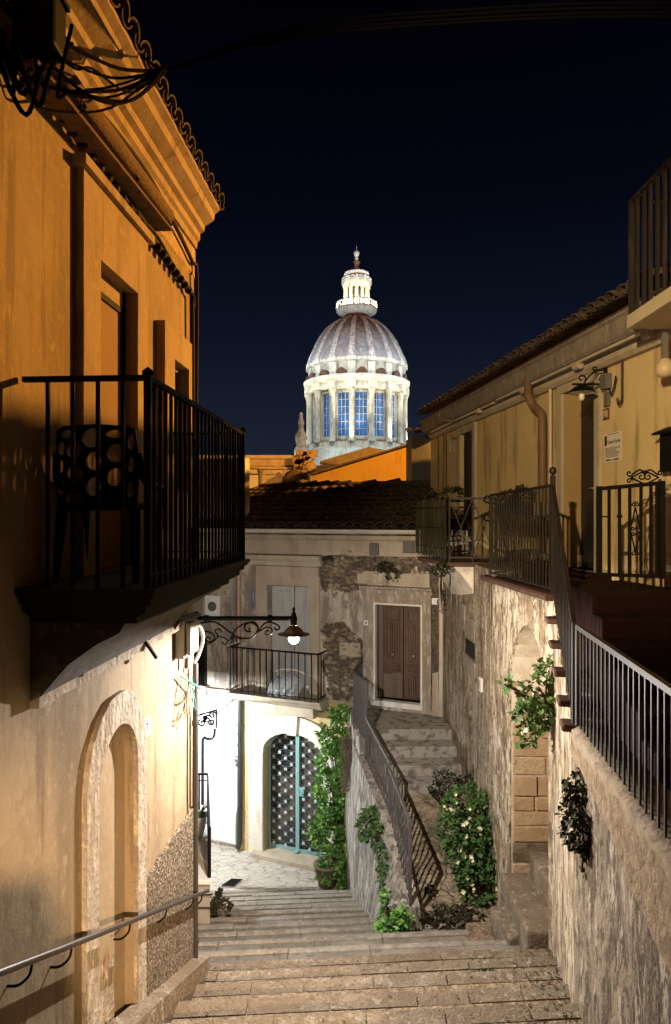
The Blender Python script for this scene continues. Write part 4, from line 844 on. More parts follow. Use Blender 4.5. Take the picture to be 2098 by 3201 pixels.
# white floodlit house on the left
house_w = thing('whitewashed_house', C.P(cu(480), GZ, -1), 'narrow whitewashed house with bare rubble base, floodlit between the left corner and arched gate', 'house')
wz = cz(520, 1640)
m = MB(); m.fbox(C, cu(380), cu(557), zmid-.0, 1.2, -.4, -.06); m.build('upper_wall', upper_mat, house_w)
m = MB(); m.fbox(C, cu(380), cu(557), cz(530, 1962), zmid-.1, -.4, -.05); m.build('lower_wall', white_wash, house_w)
m = MB(); m.fbox(C, cu(380), cu(557), zmid-.1, zmid, -.4, .04); m.build('string_course', limestone, house_w, bevel=.01)
m = MB(); m.fbox(C, cu(380), cu(557), GZ-.2, cz(530, 1962), -.4, -.015); m.build('plinth', M('bare_rubble_plinth', (.40, .36, .29), [('vcell', 8, I3, .2, .9, (.26, .23, .18), .8), ('noise', 20, I3, .48, .64, (.5, .46, .38), .7), ('vedge', 8, I3, .07, .02, (.15, .13, .1), .8)], bumps=[('vedge', 8, I3, .8, .04), ('noise', 30, I3, .7, .03)]), house_w)
m = MB(); c = C.P(cu(491), cz(491, 1410), -.05); n3 = Vector((C.n.x, C.n.y, 0)); m.tube([c, c+n3*.03], .10, 20); vt = m.build('round_vent', dk_box, house_w)
m = MB(); m.fbox(C, cu(474), cu(508), cz(490, 1432), cz(490, 1385), -.058, -.045); m.build('vent_panel', white_wash, house_w)
m = MB(); m.fbox(C, cu(440), cu(478), cz(470, 1596), cz(470, 1480), -.058, -.03); wq = m.build('window', dark_void, house_w)
m = MB()
for u in (463, 468, 473): m.tube([C.P(cu(u), cz(u, 1592), .02), C.P(cu(u), cz(u, 1510), .02)], .012, 6)
m.build('bars', iron, wq)
m = MB(); m.fbox(C, cu(440), cu(484), cz(470, 1612), cz(470, 1592), -.058, .09); m.build('window_sill', limestone, wq)
m = MB()
for du in (0, 4):
    m.tube(smooth([C.P(cu(540+du), cz(540, 1280), -.03), C.P(cu(541+du), cz(540, 1450), -.03), C.P(cu(541+du), cz(540, 1590), -.03), C.P(cu(537+du), cz(540, 1660), .06), C.P(cu(536+du), cz(540, 1700), -.02)], 5), .011, 6)
m.tube(smooth([C.P(cu(536), cz(540, 1700), -.02), C.P(cu(545), cz(540, 1722), -.02), C.P(cu(562), cz(540, 1752), -.0)], 5), .010, 6)
m.tube(smooth([C.P(cu(540), cz(540, 1700), -.02), C.P(cu(556), cz(540, 1712), -.02), C.P(cu(558), cz(540, 1740), -.02), C.P(cu(554), cz(540, 1770), -.02), C.P(cu(551), cz(540, 1800), -.02), C.P(cu(552), cz(540, 1870), -.02), C.P(cu(548), cz(540, 1900), -.02), C.P(cu(548), cz(540, 1958), -.02), C.P(cu(555), cz(540, 1958), -.02), C.P(cu(552), cz(540, 1880), -.02)], 5), .014, 6)
m.tube([C.P(cu(462), cz(500, 1664), -.03), C.P(cu(535), cz(535, 1658), -.03), C.P(cu(556), cz(556, 1664), -.03)], .010, 6)
m.tube(smooth([C.P(cu(516), cz(516, 1612), .03), C.P(cu(533), cz(530, 1590), .05), C.P(cu(542), cz(540, 1568), .06), C.P(cu(538), cz(540, 1582), .05), C.P(cu(520), cz(516, 1608), .04)], 5), .012, 6)
m.build('service_cables', cable_grey, label='grey service cables running down the floodlit white wall beside the green downpipe', cat='cable')
bx = thing('cable_clamp', C.P(cu(553), cz(553, 1765), .0), 'little cluster of dark cable connectors on the white wall', 'cable clamp')
m = MB()
for (u, v) in ((547, 1768), (552, 1772), (549, 1778)):
    c = C.P(cu(u), cz(u, v), -.01); m.lathe([(0, -.04), (.025, -.03), (.03, 0), (.02, .03), (0, .04)], c, 8)
m.build('connectors', dk_box, bx)
m = MB(); m.bar(C.P(cu(544), cz(550, 1758), .0), C.P(cu(562), cz(550, 1758), .03), .018); m.build('bar', dk_box, bx)
m = MB(); c = C.P(cu(500), cz(500, 1990), .02); m.tube(smooth([c, c+n3*.06+Vector((.03, 0, .06)), c+n3*.1+Vector((.07, 0, .03)), c+n3*.08+Vector((.06, 0, -.04)), c+n3*.04+Vector((0, 0, -.05))], 5), .012, 6)
m.build('wall_ring', iron, label='small black iron ring on the rubble base of the white house', cat='wall ring')

# ================================================================ ground works
m = MB(); m.add([(-300, -300, -9), (300, -300, -9), (300, 500, -9), (-300, 500, -9)], [(0, 1, 2, 3)]); m.build('ground', ground_mat, kind='structure')
m = MB(); n = 24; g = []
for i in range(n+1):
    for j in range(n+1):
        x = -5+6.4*i/n; y = 12.1+3.2*j/n; g.append((x, y, GZ+.012*noise.noise(Vector((x*1.5, y*1.5, 0)))))
m.add(g, [(i*(n+1)+j, (i+1)*(n+1)+j, (i+1)*(n+1)+j+1, i*(n+1)+j+1) for i in range(n) for j in range(n)], True); m.build('courtyard_paving', flags, kind='structure')
m = MB()
p = [W(*q, 1) for q in ()]
def GP(u, v): 
    Y = (GZ+.014)*F/(HZ-v); return Vector(((u-CU)/F*Y, Y, GZ+.016))
m.add([GP(512, 2060), GP(538, 2042), GP(566, 2043), GP(545, 2062)], [(0, 1, 2, 3)]); dg = thing('drain_grate', GP(538, 2052), 'dark iron drain grate set in the pale flagstones before the gate', 'drain grate')
m.build('cover', dk_box, dg)
m = MB(); a, b, c_, d_ = GP(514, 2059), GP(539, 2043), GP(563, 2044), GP(544, 2061)
for i in range(7):
    q = (i+.5)/7; m.bar(a.lerp(b, q)+Vector((0, 0, .008)), d_.lerp(c_, q)+Vector((0, 0, .008)), .02, .01)
m.build('bars', iron, dg)
# main stairs going down away from the camera
nos = [.4, .9, 1.37, 1.85, 2.33, 2.8, 3.28, 3.72, 4.16, 4.6, 5.06, 5.55, 6.11, 6.48, 6.9, 7.42, 7.98, 8.5, 8.98, 9.5, 9.98, 10.45, 10.95, 11.45, 11.98, 12.5]
def stair_z(y): return -1.6-.41*y
mS, mR, mG, mJ, mN = MB(), MB(), MB(), MB(), MB(); R = random.Random(3)
for i, y1 in enumerate(nos):
    y0 = nos[i-1] if i else -1.2
    z = stair_z(y1); x0, x1 = -3.4, 2.9
    if y1 > 6.3: x0 = -2.3
    if i == len(nos)-1: z = GZ+.03
    sk = lambda x: .07*(x+.4)
    yb = y0-.05
    if y1 < 7.2:
        strip = R.uniform(.15, .18) if y1-y0 > .44 else .125
        mR.hexa([(x0, yb+sk(x0), z-1), (x1, yb+sk(x1), z-1), (x1, y1-strip+.01+sk(x1), z-1), (x0, y1-strip+.01+sk(x0), z-1), (x0, yb+sk(x0), z-.02), (x1, yb+sk(x1), z-.02), (x1, y1-strip+.004+sk(x1), z-.010), (x0, y1-strip+.004+sk(x0), z-.010)])
        x = x0+R.uniform(0, .4)-.4
        while x < x1:
            w = R.uniform(.38, .75); xe = min(x1, x+w); g_ = .005; dz_ = R.uniform(-.008, .006); dy = R.uniform(-.018, .012)
            P4 = [(x+g_, y1-strip), (xe-g_, y1-strip), (xe-g_, y1+dy), (x+g_, y1+dy+R.uniform(-.006, .006))]
            mS.hexa([(a, b+sk(a), z-.25) for a, b in P4]+[(a, b+sk(a), z+dz_) for a, b in P4]); x = xe
        mJ.hexa([(x0, y1-strip+sk(x0), z-.6), (x1, y1-strip+sk(x1), z-.6), (x1, y1-.03+sk(x1), z-.6), (x0, y1-.03+sk(x0), z-.6), (x0, y1-strip+sk(x0), z-.03), (x1, y1-strip+sk(x1), z-.03), (x1, y1-.03+sk(x1), z-.03), (x0, y1-.03+sk(x0), z-.03)])
    else:
        x = x0
        while x < x1:
            w = R.uniform(.7, 1.1); xe = min(x1, x+w); dz_ = R.uniform(-.008, .006); dy = R.uniform(-.02, .014)
            st_ = .085+R.uniform(-.01, .01)
            mG.hexa([(x+.003, yb+sk(x), z-.9), (xe-.003, yb+sk(xe), z-.9), (xe-.003, y1-st_+.01+sk(xe), z-.9), (x+.003, y1-st_+.01+sk(x), z-.9), (x+.003, yb+sk(x), z-.005), (xe-.003, yb+sk(xe), z-.005), (xe-.003, y1-st_+.01+sk(xe), z-.018), (x+.003, y1-st_+.01+sk(x), z-.018)])
            mN.hexa([(x+.002, y1-st_+sk(x), z-.9), (xe-.002, y1-st_+sk(xe), z-.9), (xe-.002, y1+dy+sk(xe), z-.9), (x+.002, y1+dy+sk(x), z-.9), (x+.002, y1-st_+sk(x), z+dz_), (xe-.002, y1-st_+sk(xe), z+dz_), (xe-.002, y1+dy+sk(xe), z+dz_), (x+.002, y1+dy+sk(x), z+dz_)]); x = xe
mS.build('stair_slabs', step_slab, kind='structure', bevel=.008); mR.build('stair_treads', step_rough, kind='structure'); mJ.build('stair_bed', step_rough, kind='structure'); mG.build('lower_stairs', step_grey, kind='structure'); mN.build('lower_stair_nosings', M('grey_nosing', (.30, .268, .222), [('vcell', 1.7, (1, 2.2, .2), .15, .85, (.22, .195, .16), .8), ('noise', 6, I3, .44, .6, (.20, .175, .14), .8), ('noise', 18, I3, .54, .62, (.40, .365, .31), .6)], bumps=[('noise', 40, I3, .6, .02)]), kind='structure', bevel=.012)
# landing, upper steps and ramp on the right of the retaining wall
LZ = cz(1029, 1665)
m = MB(); pl = [(.30, 11.56), (2.1, 11.5)]
m.hexa([(.30, 11.56, -6), (2.2, 11.56, -6), C.P(4.1, -6, .0), C.P(cu(812), -6, .0), (.30, 11.56, LZ), (2.2, 11.56, LZ), C.P(4.1, LZ, .0), C.P(cu(812), LZ, .0)]); m.build('landing', landing_mat, kind='structure')
m = MB()
for (y, z, x0) in ((11.54, LZ, .42), (11.17, LZ-.17, .44), (10.80, LZ-.34, .46), (10.44, LZ-.5, .5)):
    m.hexa([(x0, y, z-.4), (2.2, y+.02, z-.4), (2.2, y+.6, z-.4), (x0-.1, y+.6, z-.4), (x0, y, z+.004), (2.2, y+.02, z+.004), (2.2, y+.6, z+.004), (x0-.1, y+.6, z+.004)])
m.build('landing_steps', landing_mat, kind='structure', bevel=.02)
RZ = [(8.0, -5.28), (8.45, -5.12), (8.9, -4.98), (9.4, -4.76), (9.9, -4.5), (10.3, -4.28), (10.6, -4.16)]
def ramp_z(y):
    for (a, za), (b, zb_) in zip(RZ[:-1], RZ[1:]):
        if y <= b: 
            q = max(0, (y-a)/(b-a)); f = q*q*(3-2*q); return za+(zb_-za)*f
    return RZ[-1][1]
m = MB(); nx, ny = 44, 70; g = []
for i in range(nx+1):
    for j in range(ny+1):
        x = .35+2.0*i/nx; y = 8.02+2.55*j/ny; h = noise.noise(Vector((x*4, y*4, 1)))*.03+noise.noise(Vector((x*11, y*9, 4)))*.014
        wx = .92-(y-8.45)*.225; wx = max(wx, .40)
        g.append((max(x, wx+.06), y, ramp_z(y+.10*noise.noise(Vector((x*1.3, y, 8))))+h))
m.add(g, [(i*(ny+1)+j, (i+1)*(ny+1)+j, (i+1)*(ny+1)+j+1, i*(ny+1)+j+1) for i in range(nx) for j in range(ny)], True); m.build('ramp_path', cobble, kind='structure')
# retaining wall of the ramp
rw = thing('retaining_wall', (.5, 10.4, -6), 'grey streaked stone retaining wall carrying the iron ramp railing, right of the ivy', 'retaining wall')
def lerpl(L, t):
    q = t*(len(L)-1); i = min(int(q), len(L)-2); return L[i].lerp(L[i+1], q-i)
base = [W(805, 2066, 12.55), W(828, 2100, 11.0), W(855, 2135, 9.6), W(885, 2180, 8.3)]
capl = [W(812, 1690, 12.5), W(834, 1716, 11.0), W(836, 1816, 10.9), W(890, 1890, 9.6), W(948, 2112, 8.5)]
m = MB(); n, h = 40, 22; g = []
tp = [W(812, 1692, 12.5), W(836, 1760, 10.95), W(890, 1890, 9.6), W(920, 2000, 9.0), W(945, 2112, 8.45)]
for i in range(n+1):
    for j in range(h+1):
        a = lerpl(base, i/n); b = lerpl(tp, i/n); p = a.lerp(b, j/h)
        d = .04*noise.noise(p*2.2)+.02*noise.noise(p*7); g.append(p+Vector((-d-.05*math.sin(math.pi*j/h), -d*.4, 0)))
m.add(g, [(i*(h+1)+j, (i+1)*(h+1)+j, (i+1)*(h+1)+j+1, i*(h+1)+j+1) for i in range(n) for j in range(h)], True)
inner = [W(872, 1680, 11.6)+Vector((0, .9, -.9)), Vector((.62, 10.9, -4.6)), Vector((.86, 9.6, -5.0)), Vector((.98, 9.0, -5.2)), Vector((1.02, 8.45, -5.4))]
# cap (a step down, then sloping) and near end
g = []; n2 = 24
for i in range(n2+1):
    b = lerpl(tp, i/n2); q = Vector((.17, .04, 0)); g += [b+Vector((-.03, 0, 0)), b+q+Vector((0, 0, .015*noise.noise(b*5))), b+q+Vector((0, 0, -1.2))]
m.add(g, [(3*i+j, 3*i+j+1, 3*i+j+4, 3*i+j+3) for i in range(n2) for j in range(2)])
e0, e1 = base[-1], tp[-1]; m.add([e0, e1, e1+Vector((.17, .04, 0)), Vector((1.1, 8.42, -5.5)), Vector((.9, 8.36, -5.6))], [(0, 1, 2, 3, 4)])
m.build('body', grey_retain, rw)
m = MB(); pb = [W(812, 1690, 12.45), W(835, 1714, 11.1)]
m.hexa([pb[0]+Vector((.0, 0, -1)), pb[1]+Vector((0, 0, -1)), pb[1]+Vector((.2, .05, -1)), pb[0]+Vector((.2, .05, -1)), pb[0], pb[1], pb[1]+Vector((.2, .05, 0)), pb[0]+Vector((.2, .05, 0))]); m.build('raised_block', grey_retain, rw, bevel=.02)
# railings
rr = thing('ramp_railing', (.6, 10, -4.3), 'purplish painted iron railing stepping down along the grey retaining wall from the landing', 'railing')
segs = [([W(843, 1526, 12.9), W(823, 1561, 12.0)], [W(843, 1650, 12.9), W(823, 1690, 12.0)]),
        ([W(823, 1561, 12.0), W(851, 1583, 10.9)], [W(823, 1690, 12.0), W(851, 1722, 10.9)]),
        ([W(851, 1667, 10.9), W(906, 1772, 9.6)], [W(851, 1842, 10.9), W(906, 1958, 9.6)]),
        ([W(906, 1786, 9.6), W(954, 1912, 8.5)], [W(906, 1958, 9.6), W(954, 2110, 8.5)])]
for t_, b_ in segs:
    rails(rr, t_, .032, iron_pale, 'top_rail'); rails(rr, b_, .02, iron_pale, 'bottom_rail'); balusters(rr, t_, b_, .085, iron_pale, .014)
for t_, b_ in ((segs[0][0][1], segs[0][1][1]), (segs[1][0][1], segs[2][1][0]), (segs[2][0][1], segs[3][1][0]), (segs[3][0][1], segs[3][1][1]-Vector((0, 0, .15)))):
    m = MB(); m.bar(b_, t_, .034); m.build('post', iron_pale, rr)
# ================================================================ right hand house, terraces, walls
H = Fr(3.89, 0, -.13, 1, -1, -.13); hY = H.at; H.sg = -1       # text runs towards the camera on this wall
T = Fr(2.05+.0762*9.1, 0, -.0762, 1, -1, -.0762)
RL = Fr(2.05+.04*9.1, 0, -.04, 1, -1, -.04)
AW = Fr(1.84-.2176*5.3, 0, .2176, 1, -1, .2176)
BW = Fr(1.61-.115*3.3, 0, .115, 1, -1, .115)
house_r = thing('terrace_house', (4.2, 9.5, -.7), 'ochre single storey house with a tiled eave above the right hand terrace', 'house')
TF = -.62
e0, e1 = hY(6.1), hY(14.2)
q0, q1 = hY(11.75), hY(12.42)                     # shuttered balcony door
r0_, r1_ = H.su(1388), H.su(1311)                 # deep doorway
top_d = 1.47; r_top = 1.50
m = MB(); m.plate(H, [[(e0, -5), (e1, -5), (e1, 1.99), (e0, 1.99)], [(q0, -.68), (q1, -.68), (q1, top_d), (q0, top_d)], [(r0_, TF), (r1_, TF), (r1_, r_top), (r0_, r_top)]], -.4, 0)
m.build('wall', pale_ochre, house_r)
m = MB(); m.fbox(H, e1, e1+.3, -5, 1.99, -3, -.0); m.build('end_wall', pale_ochre, house_r)
def surround(par_, s0, s1, z0, z1, w, mat_, d=.04):
    m = MB(); m.plate(H, [[(s0-w, z0), (s1+w, z0), (s1+w, z1+w), (s0-w, z1+w)], [(s0, z0+.002), (s1, z0+.002), (s1, z1), (s0, z1)]], 0, d); return m.build('door_surround', mat_, par_, bevel=.006)
surround(house_r, q0, q1, -.68, top_d, .14, limestone); surround(house_r, r0_, r1_, TF, r_top, .11, limestone)
m = MB(); m.fbox(H, q0, q1, -.68, top_d, -.08, -.045); ds = m.build('shutter', dark_shutter, house_r)
m = MB()
for i in range(44): m.fbox(H, q0+.05, q1-.05, -.6+i*.047, -.575+i*.047, -.0445, -.025)
m.build('slats', dark_shutter, ds)
m = MB(); m.fbox(H, (q0+q1)/2-.02, (q0+q1)/2+.02, -.68, top_d, -.0445, -.015); m.build('frame', dark_shutter, ds)
mid2 = r0_+(r1_-r0_)*.5
m = MB(); m.fbox(H, r0_, r1_, TF, r_top, -.27, -.215); dr = m.build('door', M('black_door_paint', (.02, .018, .018), rough=.35), house_r)
m = MB(); m.fbox(H, r0_+.01, r0_+.10, TF+.5, r_top-.55, -.2145, -.19); m.build('glass_strip', M('pale_glass_edge', (.20, .23, .22), rough=.2), dr)
m = MB(); m.tube([H.P(r0_+.5, TF+.95, -.215), H.P(r0_+.5, TF+.95, -.16), H.P(r0_+.38, TF+.95, -.16)], .01, 6); m.build('handle', limestone, dr)
m = MB(); m.fbox(H, r1_-.012, r1_+.0, TF, r_top, -.215, .0); m.build('jamb_lining', M('tan_jamb', (.36, .25, .12), [('noise', 2, I3, .4, .65, (.3, .2, .09), .6)]), dr)
# fascia, mouldings, gutter pipe
m = MB(); m.profile(H, [(0, 1.70), (.10, 1.70), (.13, 1.715), (.22, 1.735), (.25, 1.765), (.26, 1.925), (.29, 1.945), (.29, 1.965), (0, 1.99)], hY(6.18), e1+.1); m.build('fascia', fascia_mat, house_r)
m = MB(); m.profile(H, [(0, 1.60), (.06, 1.60), (.10, 1.64), (.10, 1.69), (0, 1.70)], e0, e1+.1); m.build('moulding', limestone, house_r)
m = MB(); m.tube([H.P(hY(6.2), 1.735, .17), H.P(hY(10.2), 1.735, .17)], .028, 8); m.tube([H.P(hY(10.4), 1.72, .15), H.P(hY(13.9), 1.70, .15)], .022, 8); m.build('eave_pipe', pipe_cream, house_r)
for y in (6.35, 7.7, 9.2, 11.0):
    m = MB(); m.tube([H.P(hY(y), 1.69, .16), H.P(hY(y)+.12, 1.69, .16)], .045, 8); m.build('pipe_collar', limestone, house_r)
m = MB(); sp = H.su(1266); m.tube(smooth([H.P(sp, 1.80, .21), H.P(sp+.05, 1.72, .20), H.P(sp+.12, 1.60, .17), H.P(sp+.10, 1.46, .12), H.P(sp, 1.38, .09), H.P(sp-.09, 1.30, .08), H.P(sp-.11, 1.1, .08)], 6)+[H.P(sp-.11, TF, .08)], .056, 12)
m.build('drainpipe', pipe_brown, house_r)
for u, r_ in ((1288, .022), (1040, .035), (1024, .014)):
    m = MB(); s1 = H.su(u); m.tube([H.P(s1, 1.66, .05), H.P(s1, TF-.3, .05)], r_, 8); m.build('thin_pipe', pipe_cream if u == 1288 else pipe_brown, house_r)
m = MB(); m.tube(smooth([H.P(hY(12.6), 1.62, .03), H.P(hY(12.5), 1.5, .04), H.P(hY(12.75), 1.44, .04), H.P(hY(12.9), 1.52, .04), H.P(hY(13.0), 1.4, .03), H.P(hY(13.0), 1.2, .03)], 5), .022, 7)
m.tube(smooth([H.P(hY(12.8), 1.95, .28), H.P(hY(12.85), 1.85, .28), H.P(hY(12.6), 1.75, .25), H.P(hY(12.2), 1.7, .14)], 5), .018, 7); m.build('eave_cables', cable_grey, house_r)
# roof
m = MB(); dn = H.P(0, 0, 1)-H.P(0, .33, 0); ac = H.P(1, 0, 0)-H.P(0, 0, 0)
tile_row_roof(m, H.P(hY(6.15), 2.37, -.56), ac, dn, 44, 3, wid=.185, step=.27, jit=.02)
m.build('roof_tiles', tile_mat, house_r)
m = MB(); m.hexa([H.P(hY(6.1), 1.97, .27), H.P(e1+.15, 1.97, .27), H.P(e1+.15, 2.66, -2.0), H.P(hY(6.1), 2.66, -2.0), H.P(hY(6.1), 2.0, .27), H.P(e1+.15, 2.0, .27), H.P(e1+.15, 2.7, -2.0), H.P(hY(6.1), 2.7, -2.0)]); m.build('roof', tile_mat, house_r)
# lower storey under balcony
m = MB(); m.plate(RL, [[(RL.at(9.0), -6.5), (RL.at(12.5), -6.5), (RL.at(12.5), -.7), (RL.at(9.0), -.7)], [(RL.at(10.0), -4.6), (RL.at(10.32), -4.6), (RL.at(10.32), -2.35), (RL.at(10.0), -2.35)]], -.4, 0); m.build('lower_wall', rubble_low, house_r)
m = MB(); m.fbox(RL, RL.at(10.0), RL.at(10.32), -4.6, -2.35, -.2, -.15); m.build('lower_door', wood_door, house_r)
for (ya, yb, za, zb_, dd) in ((9.85, 10.45, -2.35, -2.1, .035), (9.75, 9.99, -3.0, -2.36, .03), (9.78, 9.99, -3.6, -3.02, .02), (10.5, 10.9, -1.75, -1.35, .03), (9.9, 10.3, -1.8, -1.5, .02)):
    m = MB(); m.fbox(RL, RL.at(ya), RL.at(yb), za, zb_, 0, dd); m.build('quoin_block', fascia_mat, house_r, bevel=.015)
m = MB(); m.fbox(RL, RL.at(9.95), RL.at(10.5), -2.08, -1.85, -.02, .012); m.build('vent_hole', dark_void, house_r)
m = MB(); m.fbox(RL, RL.at(9.5), RL.at(9.62), -2.43, -2.24, 0, .03); mb_ = m.build('letter_plate', plate_white, house_r)
m = MB(); m.fbox(RL, RL.at(9.52), RL.at(9.60), -2.40, -2.27, .031, .034); m.build('plate_face', grey_box, mb_)
# balcony with bamboo screen
P1, P2 = Vector((1.36, 11.45, -.67)), Vector((1.62, 10.0, -.67)); P3 = Vector((2.65, 9.95, -.67)); P0 = Vector((2.55, 12.0, -.67))
m = MB(); lo, hi = Vector((0, 0, -.065)), Vector((0, 0, 0)); m.hexa([P1+lo, P2+lo, P3+lo, P0+lo, P1+hi, P2+hi, P3+hi, P0+hi]); balr = m.build('balcony', terracotta, house_r, bevel=.015)
m = MB(); n = 9; a = []
for i in range(n):
    q = i/(n-1); a.append((q, -.735-.62*q**1.6))
vs = []
for yk, (pa, pb) in enumerate(((P2+Vector((.07, .06, 0)), Vector((2.12, 10.03, 0))), (P1+Vector((.07, -.1, 0)), Vector((1.98, 11.6, 0))))):
    for q, z in a: p = pa.lerp(pb, q); vs.append(Vector((p.x+.02*noise.noise(Vector((q*5, yk, 0))), p.y, z+.03*noise.noise(Vector((q*9, yk*3, 1))))))
    vs.append(Vector((pb.x, pb.y, -.735)))
m.add(vs, [(i, i+1, n+2+i, n+1+i) for i in range(n)]+[tuple(range(n+1)), tuple(range(n+1, 2*n+2))]); m.build('corbel', M('white_broken_cove', (.62, .55, .43), [('noise', 6, I3, .48, .62, (.40, .33, .24), .8)], bumps=[('noise', 12, I3, .8, .05)]), balr)
up_ = Vector((0, 0, .93)); tp = [P0, P1+Vector((.04, 0, 0)), P2+Vector((.04, .04, 0)), P3]
rails(balr, [p+up_ for p in tp], .03, iron_brown, 'top_rail'); rails(balr, [p+Vector((0, 0, .07)) for p in tp], .022, iron_brown, 'bottom_rail')
balusters(balr, [p+up_ for p in tp[1:3]], tp[1:3], .12, iron_brown, .016)
m = MB()
for i in range(3):
    a_ = tp[2].lerp(tp[3], i/3); b_ = tp[2].lerp(tp[3], (i+1)/3); m.bar(a_+Vector((0, 0, .07)), b_+up_, .012); m.bar(a_+up_, b_+Vector((0, 0, .07)), .012); m.bar(a_, a_+up_, .022)
m.lathe([(0, -.03), (.03, 0), (0, .03)], tp[2].lerp(tp[3], .5)+Vector((0, 0, .5)), 6); m.build('cross_bars', iron_brown, balr)
bs = thing('bamboo_screen', P1.lerp(P2, .5), 'dark bamboo screen tied to the front of the right balcony railing', 'screen')
m = MB(); R = random.Random(9); d_ = (P2-P1); nn = 58
for i in range(nn):
    p = P1.lerp(P2, (i+.5)/nn)+Vector((-.02, -.012, 0)); hgt = .9+R.uniform(-.03, .05); lo_ = .04+R.uniform(0, .05)
    if R.random() < .1: lo_ += .2
    if R.random() < .13: continue
    m.tube([p+Vector((R.uniform(-.006, .006), R.uniform(-.006, .006), lo_)), p+Vector((0, R.uniform(-.006, .006), hgt))], .0115, 5)
m.build('canes', bamboo, bs)
m = MB()
for z in (.2, .5, .8): m.tube([P1+Vector((-.035, -.01, z)), P2+Vector((-.035, -.01, z))], .005, 5)
m.build('ties', cable_mat, bs)
sl = thing('solar_light', P1+Vector((.0, 0, .95)), 'small glowing turquoise light clipped to the corner of the bamboo screened balcony', 'light')
m = MB(); c = W(982, 1169, 11.45)
m.lathe([(0, -.03), (.05, -.02), (.075, .0), (.05, .02), (.02, .05), (0, .055)], c, 12); m.build('shade', M('turquoise_glow', (.1, .5, .4), emit=(.06, .62, .46), estr=.5), sl)
m = MB(); m.tube([c+Vector((.02, 0, -.02)), c+Vector((.06, 0, -.14))], .012, 6); m.build('clip', grey_box, sl)
# upper terrace body and walls
yT0, yT1 = 7.0, 9.12
nich = [(T.at(8.33), -5.6), (T.at(8.33), -2.15)]; N_ = 14; c_ = T.at((8.33+7.12)/2); hw_ = (T.at(8.33)-T.at(7.12))/2
for i in range(1, N_): a = math.pi*i/N_; nich.append((c_+hw_*math.cos(a)*(abs(math.cos(a))**.25 if math.cos(a) else 0), -2.15+.93*math.sin(a)**.85))
nich += [(T.at(7.12), -2.15), (T.at(7.12), -5.6)]
tw = thing('terrace_wall', (2.15, 8, -5), 'tall streaked rendered wall pierced by an arched passage below the right terrace', 'wall')
m = MB(); m.plate(T, [[(T.at(6.9), -7), (T.at(yT1), -7), (T.at(yT1), -.86), (T.at(6.9), -.86)], nich], -.3, 0); m.build('wall', streaked, tw)
# the arched passage runs back into the terrace: barrel lining, ashlar far jamb
m = MB(); n = len(nich); vs = []
for d in (-.02, -.3, -.8, -1.5):
    for p in nich:
        q = T.P(p[0], p[1], 0); vs.append(Vector((q.x-d*1.0, q.y, q.z+(.012*noise.noise(q*6+Vector((d*4, 0, 0))) if p[1] > -2.3 else 0))))
m.add(vs, [(k_*n+i, k_*n+i+1, (k_+1)*n+i+1, (k_+1)*n+i) for k_ in range(3) for i in range(n-1)], False)
m.add([vs[3*n], vs[3*n+n-1], vs[3*n+n-2], vs[3*n+1]], [(0, 1, 2, 3)])
m.build('vault', pale_infill, tw)
J = Fr(2.10, 8.335, 1, 0, 0, -1); z = -2.50; R = random.Random(4)
while z > -5.0:
    h = R.uniform(.17, .25); sx = .035
    while sx < 1.1:
        w = R.uniform(.22, .5) if R.random() < .6 else R.uniform(.5, .7); g_ = .007; m = MB()
        dd = .03+R.uniform(-.012, .014); e1_, e2_, e3_, e4_ = (R.uniform(-.008, .008) for _ in range(4))
        x0_, x1_ = sx+g_, sx+w-g_
        m.hexa([J.P(x0_, z-h+g_+e1_, .0), J.P(x1_, z-h+g_+e2_, .0), J.P(x1_, z-h+g_+e2_, dd), J.P(x0_, z-h+g_+e1_, dd), J.P(x0_, z-g_+e3_, .0), J.P(x1_, z-g_+e4_, .0), J.P(x1_, z-g_+e4_, dd), J.P(x0_, z-g_+e3_, dd)])
        m.build('ashlar_block', block_grey if R.random() < .25 else R.choice([block, block, block_light]), tw, bevel=.012); sx += w
    z -= h
# coping of upper terrace
m = MB(); m.profile(T, [(-.25, -.86), (.07, -.86), (.085, -.84), (.085, -.81), (.06, -.79), (-.25, -.79)], T.at(6.98), T.at(9.3)); m.build('coping', terracotta, tw)
m = MB(); m.hexa([T.P(T.at(6.98), -.92, -.2), T.P(T.at(9.9), -.92, -.2), H.P(hY(9.9), -.92, .0), H.P(hY(6.6), -.92, .0), T.P(T.at(6.98), TF-.18, -.2), T.P(T.at(9.9), TF-.18, -.2), H.P(hY(9.9), TF-.18, .0), H.P(hY(6.6), TF-.18, .0)]); m.build('terrace_floor', red_floor, kind='structure')
m = MB(); m.fbox(H, H.su(1400)-.2, H.su(1300)+.2, TF-.2, TF, -.3, .25); m.build('door_step', red_floor, house_r)
# strip A with stair ends, wall B
tread = [(6.98, -.84), (6.62, -1.0), (6.26, -1.17), (5.9, -1.34), (5.56, -1.5), (5.3, -1.62)]
pts = [(AW.at(6.98), -7), (AW.at(6.98), -.84)]
for (ya, za), (yb, zb_) in zip(tread[:-1], tread[1:]): pts += [(AW.at(ya)-.001, zb_), (AW.at(yb), zb_)]
pts.append((AW.at(5.3), -7))
aw = thing('stair_wall', (2.0, 6.2, -5), 'pale streaked end wall of the terrace stairs with terracotta tread ends', 'wall')
m = MB(); m.plate(AW, [pts], -.3, 0); m.build('wall', streaked, aw)
for (ya, za), (yb, zb_) in zip(tread[:-1], tread[1:]):
    m = MB(); m.fbox(AW, AW.at(yb)-.05, AW.at(yb)+.16, zb_-.035, zb_+.02, -.9, .10); m.build('tread_end', terracotta, aw, bevel=.02)
bw = thing('parapet_wall', (1.6, 3.5, -4), 'stained brown retaining wall in the right foreground below the slatted railing', 'retaining wall')
